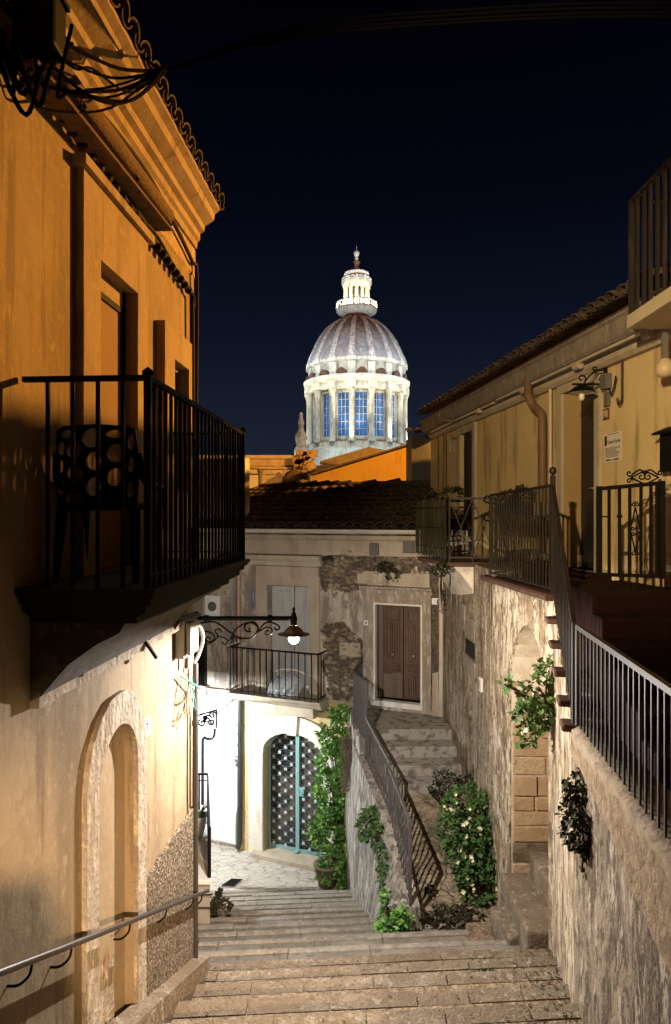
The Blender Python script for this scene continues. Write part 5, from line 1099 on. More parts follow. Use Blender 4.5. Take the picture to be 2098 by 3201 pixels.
m = MB(); n, hh = 40, 30; g = []
for i in range(n+1):
    for j in range(hh+1):
        s = BW.at(.6)+(BW.at(5.3)-BW.at(.6))*i/n; z = -6.2+(4.58)*j/hh; p = BW.P(s, z, 0); k_ = min(1, (n-i)/3)
        g.append(BW.P(s, z, (.025*noise.noise(p*2.5)+.012*noise.noise(p*9))*k_))
m.add(g, [(i*(hh+1)+j, (i+1)*(hh+1)+j, (i+1)*(hh+1)+j+1, i*(hh+1)+j+1) for i in range(n) for j in range(hh)], True); m.build('wall', M('streaked_brown_wall', (.25, .20, .145), [('noise', 1.6, I3, .45, .58, (.16, .125, .09), .9), ('noise', 4, (1, 1, .26), .50, .57, (.095, .073, .05), .9), ('noise', 8, (1, 1, .3), .55, .60, (.42, .36, .28), .85), ('noise', 15, (1, 1, .5), .53, .58, (.07, .054, .038), .85), ('noise', 40, (1, 1, .6), .54, .62, (.34, .285, .22), .5)],
             bumps=[('noise', 5, (1, 1, .6), .8, .06), ('noise', 14, I3, .6, .03), ('noise', 40, (1, 1, .7), .8, .02)]), bw)
m = MB(); n = 30; g = []
for i in range(n+1):
    s = BW.at(.6)+(BW.at(5.33)-BW.at(.6))*i/n
    for (d, z) in ((.035, -1.66), (.04, -1.62), (-.02, -1.60), (-.25, -1.60), (-.25, -1.9), (0, -1.9)): g.append(BW.P(s, z+rnd(-.008, .008), d+rnd(-.006, .006)))
m.add(g, [(6*i+j, 6*i+(j+1) % 6, 6*(i+1)+(j+1) % 6, 6*(i+1)+j) for i in range(n) for j in range(6)], True)
zz = [BW.P(BW.at(5.3), -1.63, .04)]
m.build('cap', M('rough_mortar_cap', (.34, .27, .19), [('noise', 9, I3, .45, .62, (.2, .15, .1), .8)], bumps=[('noise', 20, I3, .8, .03)]), bw)
m = MB(); pts = [(BW.at(5.29), -1.66)]
for i in range(1, 13): pts.append((BW.at(5.29-.36*i), -1.66-.02*(i % 2)))
low = [(BW.at(5.29-.36*i), -1.78-.055*i-rnd(0, .07)) for i in range(12, -1, -1)]
m.plate(BW, [pts+low], .0, .03); m.build('loose_render_band', M('loose_brown_render', (.30, .22, .14), [('noise', 10, I3, .45, .62, (.17, .12, .075), .8), ('noise', 24, I3, .55, .66, (.42, .34, .24), .6)], bumps=[('noise', 14, I3, 1, .05)]), bw)
# lower terrace and steps up to the gate
m = MB(); m.hexa([BW.P(BW.at(.6), -1.9, -.1), BW.P(BW.at(5.3), -1.9, -.1), (3.4, 5.3, -1.9), (3.6, .6, -1.9), BW.P(BW.at(.6), -1.62, -.1), BW.P(BW.at(5.3), -1.62, -.1), (3.4, 5.3, -1.62), (3.6, .6, -1.62)]); m.build('lower_terrace_floor', red_floor, kind='structure')
m = MB()
for i, z in enumerate((-1.46, -1.30, -1.14, -.98, -.82, -.66)):
    y = 4.15+.34*i; m.hexa([(1.95+.045*i, y, -2), (3.4, y, -2), (3.4, 7.2, -2), (2.3, 7.0, -2), (1.95+.045*i, y, z), (3.4, y, z), (3.4, 7.2, z), (2.3, 7.0, z)])
m.build('terrace_steps', red_floor, kind='structure', bevel=.015)
# railings: terrace, stair flight, parapet
tr = thing('terrace_railing', T.P(T.at(8), -.8, -.02), 'brown iron railing along the edge of the upper terrace on the right', 'railing')
tp = [T.P(T.at(9.1), .28, .0), T.P(T.at(7.0), .315, .0)]; bt = [T.P(T.at(9.1), -.74, .0), T.P(T.at(7.0), -.74, .0)]
rails(tr, tp, .026, iron_brown, 'top_rail'); rails(tr, bt, .02, iron_brown, 'bottom_rail'); balusters(tr, tp, bt, .092, iron_brown, .016)
m = MB(); m.bar(tp[0]-Vector((0, 0, 1.05)), tp[0], .03); m.build('post', iron_brown, tr)
m = MB(); m.bar(tp[1]-Vector((0, 0, 1.1)), tp[1]+Vector((0, 0, .1)), .045); m.lathe([(0, .1), (.025, .11), (.04, .14), (.03, .18), (0, .19)], tp[1], 12); m.build('newel_post', iron_brown, tr)
m = MB()
for z in (.25, .0): m.tube(smooth([tp[0]+Vector((0, 0, z-.28)), tp[0]+Vector((-.03, .12, z-.26)), tp[0]+Vector((-.03, .22, z-.33)), tp[0]+Vector((.2, .5, z-.36))], 5), .012, 6)
m.build('loose_ends', iron, tr)
sr = thing('stair_railing', AW.P(AW.at(6), -1.3, 0), 'steep brown iron railing sloping down the terrace stairs beside the tread ends', 'railing')
tp2 = [AW.P(AW.at(6.97), .30, -.0), AW.P(AW.at(5.32), -.84, .0)]; bt2 = [AW.P(AW.at(6.97), -.75, -.0), AW.P(AW.at(5.32), -1.60, .0)]
rails(sr, tp2, .034, iron_brown, 'top_rail'); rails(sr, bt2, .018, iron_brown, 'bottom_rail'); balusters(sr, tp2, bt2, .115, iron_brown, .015)
m = MB(); m.bar(bt2[1], tp2[1]+Vector((0, 0, .02)), .034); m.build('post', iron_brown, sr)
pr_ = thing('parapet_railing', BW.P(BW.at(3.3), -1.6, 0), 'slatted iron railing with a pale worn top bar on the right foreground wall', 'railing')
tp3 = [BW.P(BW.at(5.28), -.845, -.02), BW.P(BW.at(1.2), -.85, -.02)]; bt3 = [p+Vector((0, 0, -.76)) for p in tp3]
rails(pr_, tp3, .036, iron_pale, 'top_rail'); balusters(pr_, tp3, bt3, .098, iron_brown, .012)
m = MB(); m.bar(bt3[0], tp3[0], .032); m.lathe([(0, -.02), (.03, 0), (0, .03)], tp3[0]+Vector((.04, .0, -.05)), 8); m.build('post', iron_pale, pr_)
# gate on the terrace
gtt = thing('garden_gate', (2.6, 6.0, -.6), 'small wrought iron gate with scrolled cresting before the ochre wall', 'gate')
GY = 5.95
def PG(u, v): return W(u, v, GY)
m = MB(); m.bar(PG(1393, 1340), PG(1393, 1130), .04); m.bar(PG(1393, 1136), PG(1545, 1122), .035, .035); m.bar(PG(1538, 1345), PG(1538, 1118), .045); m.bar(PG(1393, 1335), PG(1545, 1340), .03); m.build('frame', iron, gtt)
for u in (1416, 1440, 1464, 1490, 1513, 1527):
    m = MB(); m.bar(PG(u, 1338), PG(u, 1136-(u-1393)*.09), .022); m.build('bar', iron, gtt)
m = MB(); m.bar(PG(1399, 1201), PG(1414, 1201), .08, .012); m.lathe([(0, -.03), (.03, 0), (0, .03)], PG(1440, 1200), 8); m.build('lock', iron, gtt)
m = MB()
for sg in (1, -1):
    for (c1, r_, t0, tn) in (((1499+sg*8, 1108), .036, math.pi/2 if sg > 0 else math.pi/2, sg*1.2), ((1499+sg*36, 1100), .03, 0, sg*1.1), ((1499+sg*36, 1118), .026, 0, -sg*1.1)):
        m.tube(spiral(PG(*c1), AX, AZ, r_, tn, t0, n=16), .007, 5)
    m.bar(PG(1499, 1094), PG(1499+sg*32, 1110), .012); m.bar(PG(1499+sg*32, 1110), PG(1499, 1126), .012); m.tube(smooth([PG(1499, 1100), PG(1499+sg*12, 1092), PG(1499+sg*30, 1104)], 5), .008, 5)
m.build('cresting', iron, gtt)
m = MB()
for sg in (1, -1):
    for vv in (1172, 1286): m.tube(spiral(PG(1477+sg*5, vv), AX, AZ, .022, sg*1.2, math.pi/2, n=14), .006, 5)
    for vv in (1228, 1240): m.tube(spiral(PG(1477+sg*5, vv), AX, AZ, .02, sg*1.2, 0, n=14), .006, 5)
    m.bar(PG(1477, 1178), PG(1477+sg*9, 1222), .010); m.bar(PG(1477+sg*9, 1244), PG(1477, 1284), .010)
m.build('scroll_panel', iron, gtt)
# plant trough behind the terrace railing
bq = thing('planter', T.P(T.at(8.3), -.6, -.2), 'dark bushy plant in a trough hung inside the right terrace railing', 'planter')
m = MB(); foliage(m, [(T.P(T.at(8.75), .22, -.12), (.12, .36, .10), 1), (T.P(T.at(8.25), .22, -.12), (.12, .34, .13), 1.2)], 900, .045, seed=21); m.build('leaves', leafC, bq)
m = MB(); m.fbox(T, T.at(7.75), T.at(9.05), .0, .16, -.25, -.06); m.build('trough', dk_box, bq, bevel=.02)
fw = thing('firewood_rack', T.P(T.at(8.5), -.6, -.25), 'dark bundle lying on a low rack behind the bars of the right terrace railing', 'bundle')
m = MB()
for i in range(9): m.tube([T.P(T.at(8.95-.09*i), -.48+rnd(-.02, .02), -.15), T.P(T.at(8.9-.09*i), -.47+rnd(-.03, .03), -.45)], .045, 8)
m.build('logs', dk_box, fw)
m = MB(); m.fbox(T, T.at(8.05), T.at(9.0), -.56, -.53, -.42, -.16)
for s in (8.1, 8.9): m.fbox(T, T.at(s), T.at(s)+.03, -.8, -.56, -.3, -.27)
m.build('rack', iron, fw)
# wall lamp, plaque, poster, hooks, window
wl = thing('wall_lamp', H.P(H.su(1410), 1.5, 0), 'unlit saucer shaped wall lamp on a scrolled iron bracket above the right doorway', 'wall lamp')
LYr = 7.42
def PL(u, v): return W(u, v, LYr)
m = MB(); m.bar(PL(1330, 893), PL(1412, 893), .02); m.bar(PL(1408, 852), PL(1408, 900), .03)
m.tube(smooth([PL(1358, 890), PL(1368, 876), PL(1384, 864), PL(1406, 860)], 5), .009, 6); m.tube(spiral(PL(1352, 880), AX, AZ, .05, 1.1, 5.2, n=16), .008, 6); m.tube(spiral(PL(1400, 880), AX, AZ, .045, -1.1, 0, n=16), .008, 6); m.tube(spiral(PL(1382, 858), AX, AZ, .03, 1, 0, n=14), .007, 6); m.build('bracket', iron, wl)
c = PL(1352, 912)
m = MB(); m.lathe([(0, .085), (.03, .08), (.075, .06), (.145, .0), (.15, -.006)], c, 28); m.build('shade', iron, wl)
m = MB(); m.lathe([(0, .07), (.075, .045), (.143, -.008)], c, 28); m.build('shade_lining', white_enamel, wl)
m = MB(); m.lathe([(.03, .04), (.03, -.03), (.033, -.06), (.02, -.085), (0, -.09)], c, 14); m.build('bulb', M('unlit_bulb', (.7, .66, .58), rough=.2), wl)
m = MB(); m.fbox(H, H.su(1423), H.su(1411), 1.36, 1.52, 0, .08); m.fbox(H, H.su(1420), H.su(1411), 1.18, 1.33, 0, .04); m.build('base_box', dk_box, wl)
nt_ = thing('number_tile', H.P(H.su(1409), 1.05, .01), 'small framed ceramic tile on the ochre wall right of the deep doorway', 'sign')
za, zb_ = H.uv(1409, 976)[1], H.uv(1409, 950)[1]
m = MB(); m.fbox(H, H.su(1417), H.su(1404.5), za, zb_, 0, .015); m.build('frame', terracotta, nt_)
m = MB(); m.fbox(H, H.su(1415), H.su(1406.5), za+.02, zb_-.02, .0155, .02); m.build('tile_face', M('glazed_tile', (.6, .5, .33), rough=.3), nt_)
m = MB(); sA = H.su(1406.8); sB = H.su(1414.6); hz_ = zb_-za
m.plate(H, [[(sA-(sA-sB)*p[0], za+hz_*p[1]) for p in ((.15, .85), (.32, .85), (.32, .3), (.7, .3), (.7, .85), (.88, .85), (.88, .15), (.15, .15))]], .0205, .022); m.build('tile_mark', pipe_brown, nt_)
po = thing('poster', H.P(H.su(1425), .75, .01), 'printed paper notice on the ochre wall below the number tile', 'poster')
uA, uB = 1406, 1446; zt, zb2 = H.uv(1425, 1005)[1], H.uv(1425, 1073)[1]
sA, sB = H.su(uA), H.su(uB); wd = sA-sB; ht = zt-zb2
m = MB(); m.fbox(H, sB, sA, zb2, zt, .002, .006); m.build('sheet', paper, po)
def S(x): return sA-wd*x
def Z(y): return zt-ht*y
m = MB(); m.fbox(H, S(.16), S(.03), Z(.42), Z(.08), .0065, .008); m.fbox(H, S(.82), S(.20), Z(.06), Z(.04), .0065, .008); m.build('dark_stripe', ink, po)
text_mb('Casale Ripida', ht*.155, H, S(.2), Z(.36), .0085, .001).build('title', ink_blue, po)
m = MB(); R = random.Random(2)
for i in range(9):
    y = .50+.04*i; m.fbox(H, S(.08+R.uniform(.62, .86)), S(.06), Z(y+.016), Z(y), .0065, .008)
m.build('small_print', dk_box, po)
m = MB()
for x0, x1 in ((.10, .34), (.62, .84)): m.fbox(H, S(x1), S(x0), Z(.955), Z(.905), .0065, .008)
m.fbox(H, S(.62), S(.34), Z(.945), Z(.92), .0065, .008); m.build('footer', ink, po)
m = MB()
m.tube(smooth([H.P(H.su(1456), 1.62, .05), H.P(H.su(1456), 1.3, .05), H.P(H.su(1455), 1.18, .05), H.P(H.su(1450), 1.15, .06), H.P(H.su(1448), 1.22, .06)], 5), .011, 6); m.build('hanging_hook', iron_brown, label='thin iron hook hanging from the eave pipe over the ochre wall', cat='hook')
m = MB(); m.tube(smooth([H.P(H.su(1424), 1.36, .04), H.P(H.su(1431), 1.28, .05), H.P(H.su(1438), 1.36, .05), H.P(H.su(1442), 1.46, .05)], 5), .009, 6); m.build('cable_loop', cable_mat, label='short black cable looping from the lamp base box on the ochre wall', cat='cable')
sh = thing('wall_spotlight', H.P(H.su(1545), 1.3, .1), 'rounded beige spotlight hanging from a bracket at the right edge', 'spotlight')
c = W(1545, 858, 6.1); m = MB(); m.lathe([(0, .1), (.04, .09), (.075, .03), (.08, -.02), (.06, -.06), (0, -.075)], c, 18); m.build('globe', M('beige_globe', (.5, .4, .26), rough=.35), sh)
m = MB(); m.bar(c+Vector((0, 0, .09)), c+Vector((.0, 0, .32)), .05, .03); m.build('stem', dk_box, sh)
wbox = thing('dark_letterbox', H.P(H.su(1556), .55, .05), 'dark letterbox with a pitched lid on the ochre wall at the right edge', 'letterbox')
zA, zB = H.uv(1556, 1098)[1], H.uv(1556, 1010)[1]
m = MB(); m.fbox(H, hY(5.75), H.su(1557), zA, zB, 0.055, .10); m.build('body', iron, wbox)
m = MB(); s1, s2 = hY(5.7), H.su(1553); m.hexa([H.P(s1, zB, .055), H.P(s2, zB, .055), H.P(s2, zB-.01, .17), H.P(s1, zB-.01, .17), H.P(s1, zB+.07, .055), H.P(s2-.05, zB+.06, .055), H.P(s2-.02, zB+.01, .17), H.P(s1, zB+.01, .17)]); m.build('lid', iron, wbox)
# next house on the right with the projecting upper balcony
house_n = thing('upper_house', (4, 4, -2), 'house at the right edge with a projecting concrete balcony and slatted railing', 'house')
m = MB(); m.fbox(H, hY(-7), hY(6.1), -2, 5.2, -.45, .05); m.fbox(H, hY(6.1)-.3, hY(6.1)-.002, -2, 5.2, -4, -.45); m.build('wall', ochre, house_n)
m = MB(); bx0, yb0, yb1 = 2.60, 2.5, 6.15
m.box(bx0, 3.3, yb0, yb1, 1.672, 1.79); bu = m.build('balcony', slab_mat, house_n, bevel=.008)
tp = [Vector((bx0+.03, yb0, 2.79)), Vector((bx0+.03, yb1-.03, 2.79)), Vector((3.25, yb1-.03, 2.79))]; bt = [Vector((p.x, p.y, 1.79)) for p in tp]
rails(bu, tp, .045, iron_brown, 'top_rail', .03); rails(bu, [p+Vector((0, 0, -.0)) for p in tp[1:]], .03, iron_brown, 'end_rail')
m = MB()
balusters(bu, tp, bt, .125, iron_brown, .026)
m = MB(); m.bar(bt[1], tp[1], .04); m.build('post', iron_brown, bu)
# low stone steps by the niche
sst = thing('niche_steps', (2.1, 7.7, -4.6), 'worn limestone steps climbing into the arched passage on the right', 'steps')
def topblock(q, z, h, mat_, name):
    m = MB(); p = []
    for u, v in q: Y = -z*F/(v-HZ); p.append(Vector(((u-CU)/F*Y, Y, z)))
    n = len(p); c = sum(p, Vector())/n
    g = []; K = 6
    m.hexa([a+Vector((0, 0, -h)) for a in p]+p); return m.build(name, mat_, sst, bevel=.03)
topblock([(1139, 2106), (1183, 2178), (1246, 2174), (1200, 2102)], -4.56, .8, step_slab, 'step_block')
for (xa, xb, zt_) in ((2.0, 2.36, -4.30), (2.34, 2.68, -4.05), (2.66, 3.6, -3.80)):
    m = MB(); m.hexa([(xa, 7.13, zt_-.9), (xb, 7.13, zt_-.9), (xb, 8.31, zt_-.9), (xa, 8.31, zt_-.9), (xa+rnd(-.02, .02), 7.13, zt_), (xb, 7.13, zt_), (xb, 8.31, zt_+.01), (xa+rnd(-.02, .02), 8.31, zt_+.01)]); m.build('step_block', step_slab, sst, bevel=.03)
topblock([(1081, 2142), (1090, 2196), (1170, 2190), (1150, 2138)], -4.86, .5, step_rough, 'kerb_stone')
# ================================================================ plants
def plant(name, loc, lab, cat, blobs, n, size, mat_, seed, hang=0, stems=True, flowers=0, fmat=None, group=None):
    t = thing(name, loc, lab, cat, group); m = MB(); foliage(m, blobs, n, size, hang, seed); m.build('leaves', mat_, t)
    R = random.Random(seed+1)
    if stems:
        m = MB(); c0 = Vector(loc)
        for c, r, w in blobs:
            c = Vector(c)
            for _ in range(3):
                e = c+Vector((R.uniform(-.8, .8)*r[0], R.uniform(-.8, .8)*r[1], R.uniform(-.8, .8)*r[2]))
                m.tube(smooth([c0, c0.lerp(e, .4)+Vector((R.uniform(-.04, .04), R.uniform(-.04, .04), R.uniform(-.05, .05))), e], 5), [.009]*11, 5)
        m.build('stems', stemM, t)
    f0 = None
    for i in range(flowers):
        c, r, w = R.choice(blobs); d = Vector((R.uniform(-1, .6), R.uniform(-1, -.3), R.uniform(-.8, 1))).normalized()
        p = Vector(c)+Vector((d.x*r[0], d.y*r[1], d.z*r[2]))*1.02
        if f0 is None:
            m = MB()
            for k in range(4):
                a = k*math.pi/2+.3; dd = Vector((math.cos(a), -.5, math.sin(a))); m.leaf(Vector((0, 0, 0)), dd, Vector((0, -1, 0)), .036, .034)
            f0 = m.build('flower', fmat or petal, t); f = f0; 
        else: f = f0.copy(); COL.objects.link(f); f.parent = t
        f.matrix_parent_inverse = Matrix.Translation(-t.location)
        f.location = p; f.rotation_euler = (R.uniform(-.5, .5), R.uniform(0, 3), R.uniform(-.6, .6)); f.scale = (R.uniform(.7, 1.15),)*3
    return t
g = lambda u, v, y: W(u, v, y)
plant('climbing_ivy', (.05, 12.95, GZ+.4), 'bright green ivy climbing the wall beside the arched gate', 'ivy',
      [(g(790, 1660, 12.85), (.20, .12, .14), .7), (g(778, 1705, 12.85), (.30, .15, .28), 2), (g(772, 1765, 12.85), (.29, .16, .30), 2), (g(760, 1830, 12.8), (.22, .16, .32), 1.6), (g(772, 1880, 12.75), (.26, .2, .34), 2), (g(765, 1935, 12.7), (.34, .24, .34), 2.4), (g(738, 1930, 12.7), (.16, .16, .20), .6), (g(785, 1850, 12.75), (.2, .2, .5), 1.6)], 5200, .075, leafA, 31)
plant('potted_shrub', g(768, 2048, 12.62), 'bright green shrub in a clay pot at the foot of the ivy', 'potted plant',
      [(g(772, 2000, 12.55), (.27, .22, .30), 2), (g(762, 2030, 12.5), (.20, .18, .16), 1), (g(790, 2035, 12.5), (.12, .14, .20), .6)], 1700, .07, leafA, 33)
pt = bpy.data.objects['potted_shrub']; m = MB(); pc = g(760, 2056, 12.55); m.lathe([(0, 0), (.15, 0), (.19, .18), (.23, .36), (.25, .37), (.25, .41), (.20, .41), (.17, .3), (0, .3)], (pc.x, pc.y, GZ+.02), 20); m.build('pot', pot_clay, pt)
t = thing('dry_creeper', g(812, 1790, 12.3), 'brown dried creeper hanging down beside the ivy over the grey retaining wall', 'creeper')
m = MB(); R = random.Random(8)
for i in range(150):
    a = g(812+R.uniform(-12, 10), 1725+R.uniform(-10, 95), 12.0+R.uniform(-.15, .2)); m.tube(smooth([a, a+Vector((R.uniform(-.08, .05), R.uniform(-.06, .06), R.uniform(-.12, .05))), a+Vector((R.uniform(-.12, .06), R.uniform(-.08, .08), R.uniform(-.28, -.05)))], 3), .006, 4)
foliage(m, [(g(808, 1760, 12.1), (.10, .15, .35), 1), (g(802, 1810, 12.1), (.08, .12, .25), .6)], 350, .035, .5, 44); m.build('twigs', dry, t)
plant('flowering_shrub', (1.95, 9.3, -4.9), 'large green shrub with cream white flowers growing against the wall on the ramp', 'shrub',
      [(g(1090, 1870, 9.35), (.36, .26, .24), 1.6), (g(1125, 1905, 9.25), (.26, .26, .34), 1.6), (g(1080, 1930, 9.2), (.36, .28, .34), 2.2), (g(1120, 1985, 9.1), (.28, .26, .34), 2), (g(1085, 1995, 9.05), (.26, .24, .26), 1.4), (g(1110, 2055, 8.95), (.26, .2, .24), 1.3), (g(1050, 1880, 9.4), (.16, .16, .14), .5)], 5600, .058, leafB, 51, flowers=40)
plant('dark_weeds', (1.6, 10.3, -4.3), 'dark low weeds at the foot of the landing steps behind the flowering shrub', 'weeds',
      [(g(1040, 1815, 10.3), (.22, .2, .13), 1), (g(1105, 1815, 10.3), (.14, .15, .16), .8), (g(1015, 1835, 10.2), (.12, .1, .08), .4)], 700, .05, leafC, 53)
plant('hanging_caper', AW.P(AW.at(6.95), -1.95, .03), 'leafy green plant with pale flowers hanging across the arched passage', 'hanging plant',
      [(g(1272, 1560, 6.95), (.08, .12, .16), .5), (g(1262, 1610, 6.9), (.14, .16, .2), 1.4), (g(1245, 1640, 6.85), (.18, .2, .17), 1.5), (g(1232, 1668, 6.85), (.16, .16, .14), 1), (g(1213, 1600, 6.85), (.12, .1, .07), .4), (g(1185, 1590, 6.85), (.10, .06, .03), .15), (g(1225, 1705, 6.85), (.08, .1, .13), .5), (g(1265, 1590, 6.9), (.1, .12, .2), .7)], 1050, .066, leafD, 61, hang=.4, flowers=7)
plant('drooping_caper', BW.P(BW.at(5.1), -2.05, .02), 'dark drooping plant hanging on the stained right foreground wall', 'hanging plant',
      [(g(1352, 1830, 5.0), (.11, .12, .10), .8), (g(1358, 1880, 4.95), (.14, .16, .17), 2), (g(1345, 1925, 4.95), (.12, .14, .15), 1.4), (g(1352, 1965, 4.95), (.09, .1, .12), .9), (g(1322, 1880, 5.05), (.06, .07, .15), .6), (g(1360, 2000, 4.95), (.05, .06, .1), .3)], 1900, .042, leafC, 63, hang=.6)
plant('wall_ivy', g(860, 1900, 9.9), 'dull green ivy spilling over the grey retaining wall behind the ramp railing', 'ivy',
      [(g(868, 1900, 9.85), (.18, .14, .12), 1.3), (g(848, 1925, 9.75), (.10, .1, .16), .7), (g(880, 1945, 9.55), (.10, .1, .2), .7), (g(893, 1990, 9.3), (.07, .08, .2), .5), (g(890, 2040, 9.1), (.07, .08, .2), .35)], 1300, .055, leafB, 65, hang=.3)
plant('foot_ivy', g(912, 2155, 8.35), 'clump of green ivy at the lower end of the grey retaining wall', 'ivy',
      [(g(915, 2145, 8.3), (.18, .13, .11), 1.4), (g(898, 2105, 8.4), (.06, .08, .2), .5), (g(940, 2125, 8.35), (.08, .1, .08), .4), (g(895, 2160, 8.2), (.10, .08, .06), .5)], 900, .055, leafA, 67, hang=.2)
plant('ground_weeds', g(1040, 2120, 8.55), 'low dark weeds spread over the stones at the start of the ramp', 'weeds',
      [(g(1040, 2122, 8.55), (.30, .14, .045), 1.5), (g(990, 2130, 8.5), (.1, .06, .03), .3), (g(1085, 2112, 8.6), (.14, .1, .05), .5), (g(1000, 2068, 9.0), (.06, .05, .03), .2)], 650, .04, leafC, 69, stems=False)
plant('step_weeds', g(518, 2112, 9.7), 'dark weeds sprouting at the corner of the white side steps', 'weeds',
      [(g(512, 2108, 9.7), (.14, .12, .10), 1), (g(508, 2085, 10.2), (.05, .06, .08), .3)], 380, .055, leafC, 71)
plant('courtyard_grass', g(506, 2028, 13.4), 'small tuft of green grass at the base of the bare rubble plinth', 'grass tuft',
      [(g(508, 2028, 13.3), (.12, .1, .11), 1)], 260, .05, leafA, 73, stems=False)
plant('moss_patch', g(1148, 2277, 6.35), 'flat dark moss growing in a joint of the right hand steps', 'moss',
      [(g(1140, 2273, 6.25)+Vector((0, 0, .035)), (.17, .035, .018), 1), (g(1168, 2272, 6.25)+Vector((0, 0, .035)), (.1, .03, .014), .4)], 420, .022, leafC, 75, stems=False)
plant('wall_fern', C.P(cu(895), cz(895, 1318), .05), 'small dark fern growing from the stones above the brown double door', 'fern',
      [(C.P(cu(900), cz(900, 1318), .08), (.16, .1, .08), 1), (C.P(cu(918), cz(918, 1336), .08), (.14, .08, .10), .8)], 330, .05, leafC, 77, hang=.3)
plant('cove_plant', g(1028, 1325, 9.95), 'scrawny plant rooted in the white broken cove under the bamboo screened balcony', 'weed',
      [(g(1025, 1325, 9.95), (.13, .06, .08), 1), (g(1030, 1400, 12.0), (.05, .06, .2), .2)], 200, .05, leafC, 79)
plant('balcony_grass', P1.lerp(P2, .6)+Vector((.15, 0, .93)), 'wispy dry plants along the rail of the bamboo screened balcony', 'plants',
      [(P1.lerp(P2, .3)+Vector((.1, 0, .97)), (.1, .3, .07), 1), (P1.lerp(P2, .8)+Vector((.18, .1, 1.0)), (.16, .3, .1), 1)], 420, .06, leafC, 81, stems=False)

# litter in the corners of the steps
m = MB(); R = random.Random(91)
def step_at(y, x):
    yy = y-.07*(x+.4)
    for a in nos:
        if yy <= a: return stair_z(a)
    return GZ
for i in range(420):
    y = R.uniform(4.6, 7.4); xr = 1.72+.235*(y-5.0)
    x = xr-abs(R.gauss(0, .22)) if R.random() < .8 else R.uniform(-1.2, 1.6)
    p = Vector((x, y, step_at(y, x)+R.uniform(.004, .012))); a = R.uniform(0, 6.28)
    m.leaf(p, Vector((math.cos(a), math.sin(a), R.uniform(-.1, .25))), Vector((0, 0, 1)), R.uniform(.012, .04), R.uniform(.008, .022))
m.build('leaf_litter', M('dead_leaf', (.05, .036, .02), [('noise', 9, I3, .45, .62, (.10, .075, .04), .8)]), kind='stuff')

# ================================================================ beyond the roofs
gh = thing('ochre_gable_house', (.7, 19.5, -2), 'deep ochre lit gable wall rising behind the dark tiled roof', 'house')
GYf = 19.0
def g2(u, v, y=GYf): return W(u, v, y)
def slabm(poly, y0, y1):
    m = MB(); n = len(poly); a = [W(u, v, y0) for u, v in poly]; b = [Vector((p.x, y1, p.z)) for p in a]
    tri = tessellate_polygon([[Vector((p.x, p.z, 0)) for p in a]])
    m.add(a+b, [tuple(t) for t in tri]+[tuple(i+n for i in t) for t in tri]+[(i, (i+1) % n, (i+1) % n+n, i+n) for i in range(n)]); return m
slabm([(722, 1400), (722, 1108), (957, 1036), (957, 1400)], 19, 19.3).build('wall', gable_ochre, gh)
m = MB(); a, b = g2(716, 1106), g2(958, 1032); m.hexa([a+Vector((0, -.06, 0)), b+Vector((0, -.06, 0)), b+Vector((0, 1.5, 0)), a+Vector((0, 1.5, 0)), a+Vector((0, -.06, .05)), b+Vector((0, -.06, .05)), b+Vector((0, 1.5, .05)), a+Vector((0, 1.5, .05))]); m.build('roof_edge', tile_mat, gh)
m = MB(); m.tube([g2(722, 1106, 18.95), g2(720, 1150, 18.95), g2(718, 1300, 18.95)], .06, 8); m.build('gutter_pipe', dk_box, gh)
m = MB(); a = g2(727, 1140, 18.99); m.box(a.x, a.x+.36, 18.97, 18.995, a.z-.5, a.z+.16); m.build('dark_patch', M('stained_render', (.26, .19, .085), [('noise', 4, I3, .45, .6, (.14, .1, .06), .8)]), gh)
rh = thing('ribbed_roof_house', (.3, 22, -2), 'low house with a ribbed tile roof behind the ochre gable', 'house')
m = MB(); pa, pb, pc_, pd = W(744, 1078, 21), W(858, 1044, 23.5), W(916, 1056, 23), W(800, 1086, 20.5)
m.add([pa, pb, pc_, pd], [(0, 1, 2, 3)])
for i in range(22):
    q = (i+.5)/22; a = pa.lerp(pb, q); b = pd.lerp(pc_, q); m.tube([a+Vector((0, 0, .02)), b+Vector((0, 0, .02))], .085, 6)
m.build('roof_tiles', M('ribbed_roof_tile', (.30, .26, .19), [('noise', 5, I3, .45, .6, (.2, .16, .11), .7)]), rh)
slabm([(735, 1300), (735, 1082), (830, 1076), (830, 1300)], 21.5, 21.8).build('wall', church_wall_mat, rh)
cf = thing('orange_lit_facade', (-2, 26.5, -3), 'old orange lit stone building with broken parapet left of the ochre gable', 'building')
slabm([(380, 1500), (380, 1058), (688, 1058), (694, 1046), (716, 1048), (722, 1060), (735, 1080), (745, 1300), (745, 1500)], 26, 26.5).build('wall', church_wall_mat, cf)
m = MB(); a, b = W(380, 1062, 25.9), W(688, 1062, 25.9); m.box(a.x, b.x, 25.8, 26.0, a.z-.06, a.z+.06); m.box(a.x, W(700, 1, 25.9).x, 25.93, 26.0, W(0, 1088, 25.9).z-.03, W(0, 1088, 25.9).z+.03); m.build('cornice', limestone, cf)
m = MB(); c = W(684, 1122, 25.2); m.lathe([(.0, .62), (.06, .58), (.08, .48), (.3, .38), (.42, .18), (.46, .0), (.5, -.02), (.5, -.08), (0, -.08)], c, 18); tq = m.build('bell_turret', M('dark_turret', (.10, .075, .05), [('noise', 5, I3, .45, .6, (.16, .12, .08), .7)]), cf)
m = MB(); m.box(c.x-.5, c.x+.5, c.y-.4, c.y+.4, c.z-.3, c.z-.09)
for dx_ in (-.4, -.05, .32): m.box(c.x+dx_-.07, c.x+dx_+.07, c.y-.38, c.y-.24, c.z-1.2, c.z-.3)
m.build('turret_columns', limestone, tq)
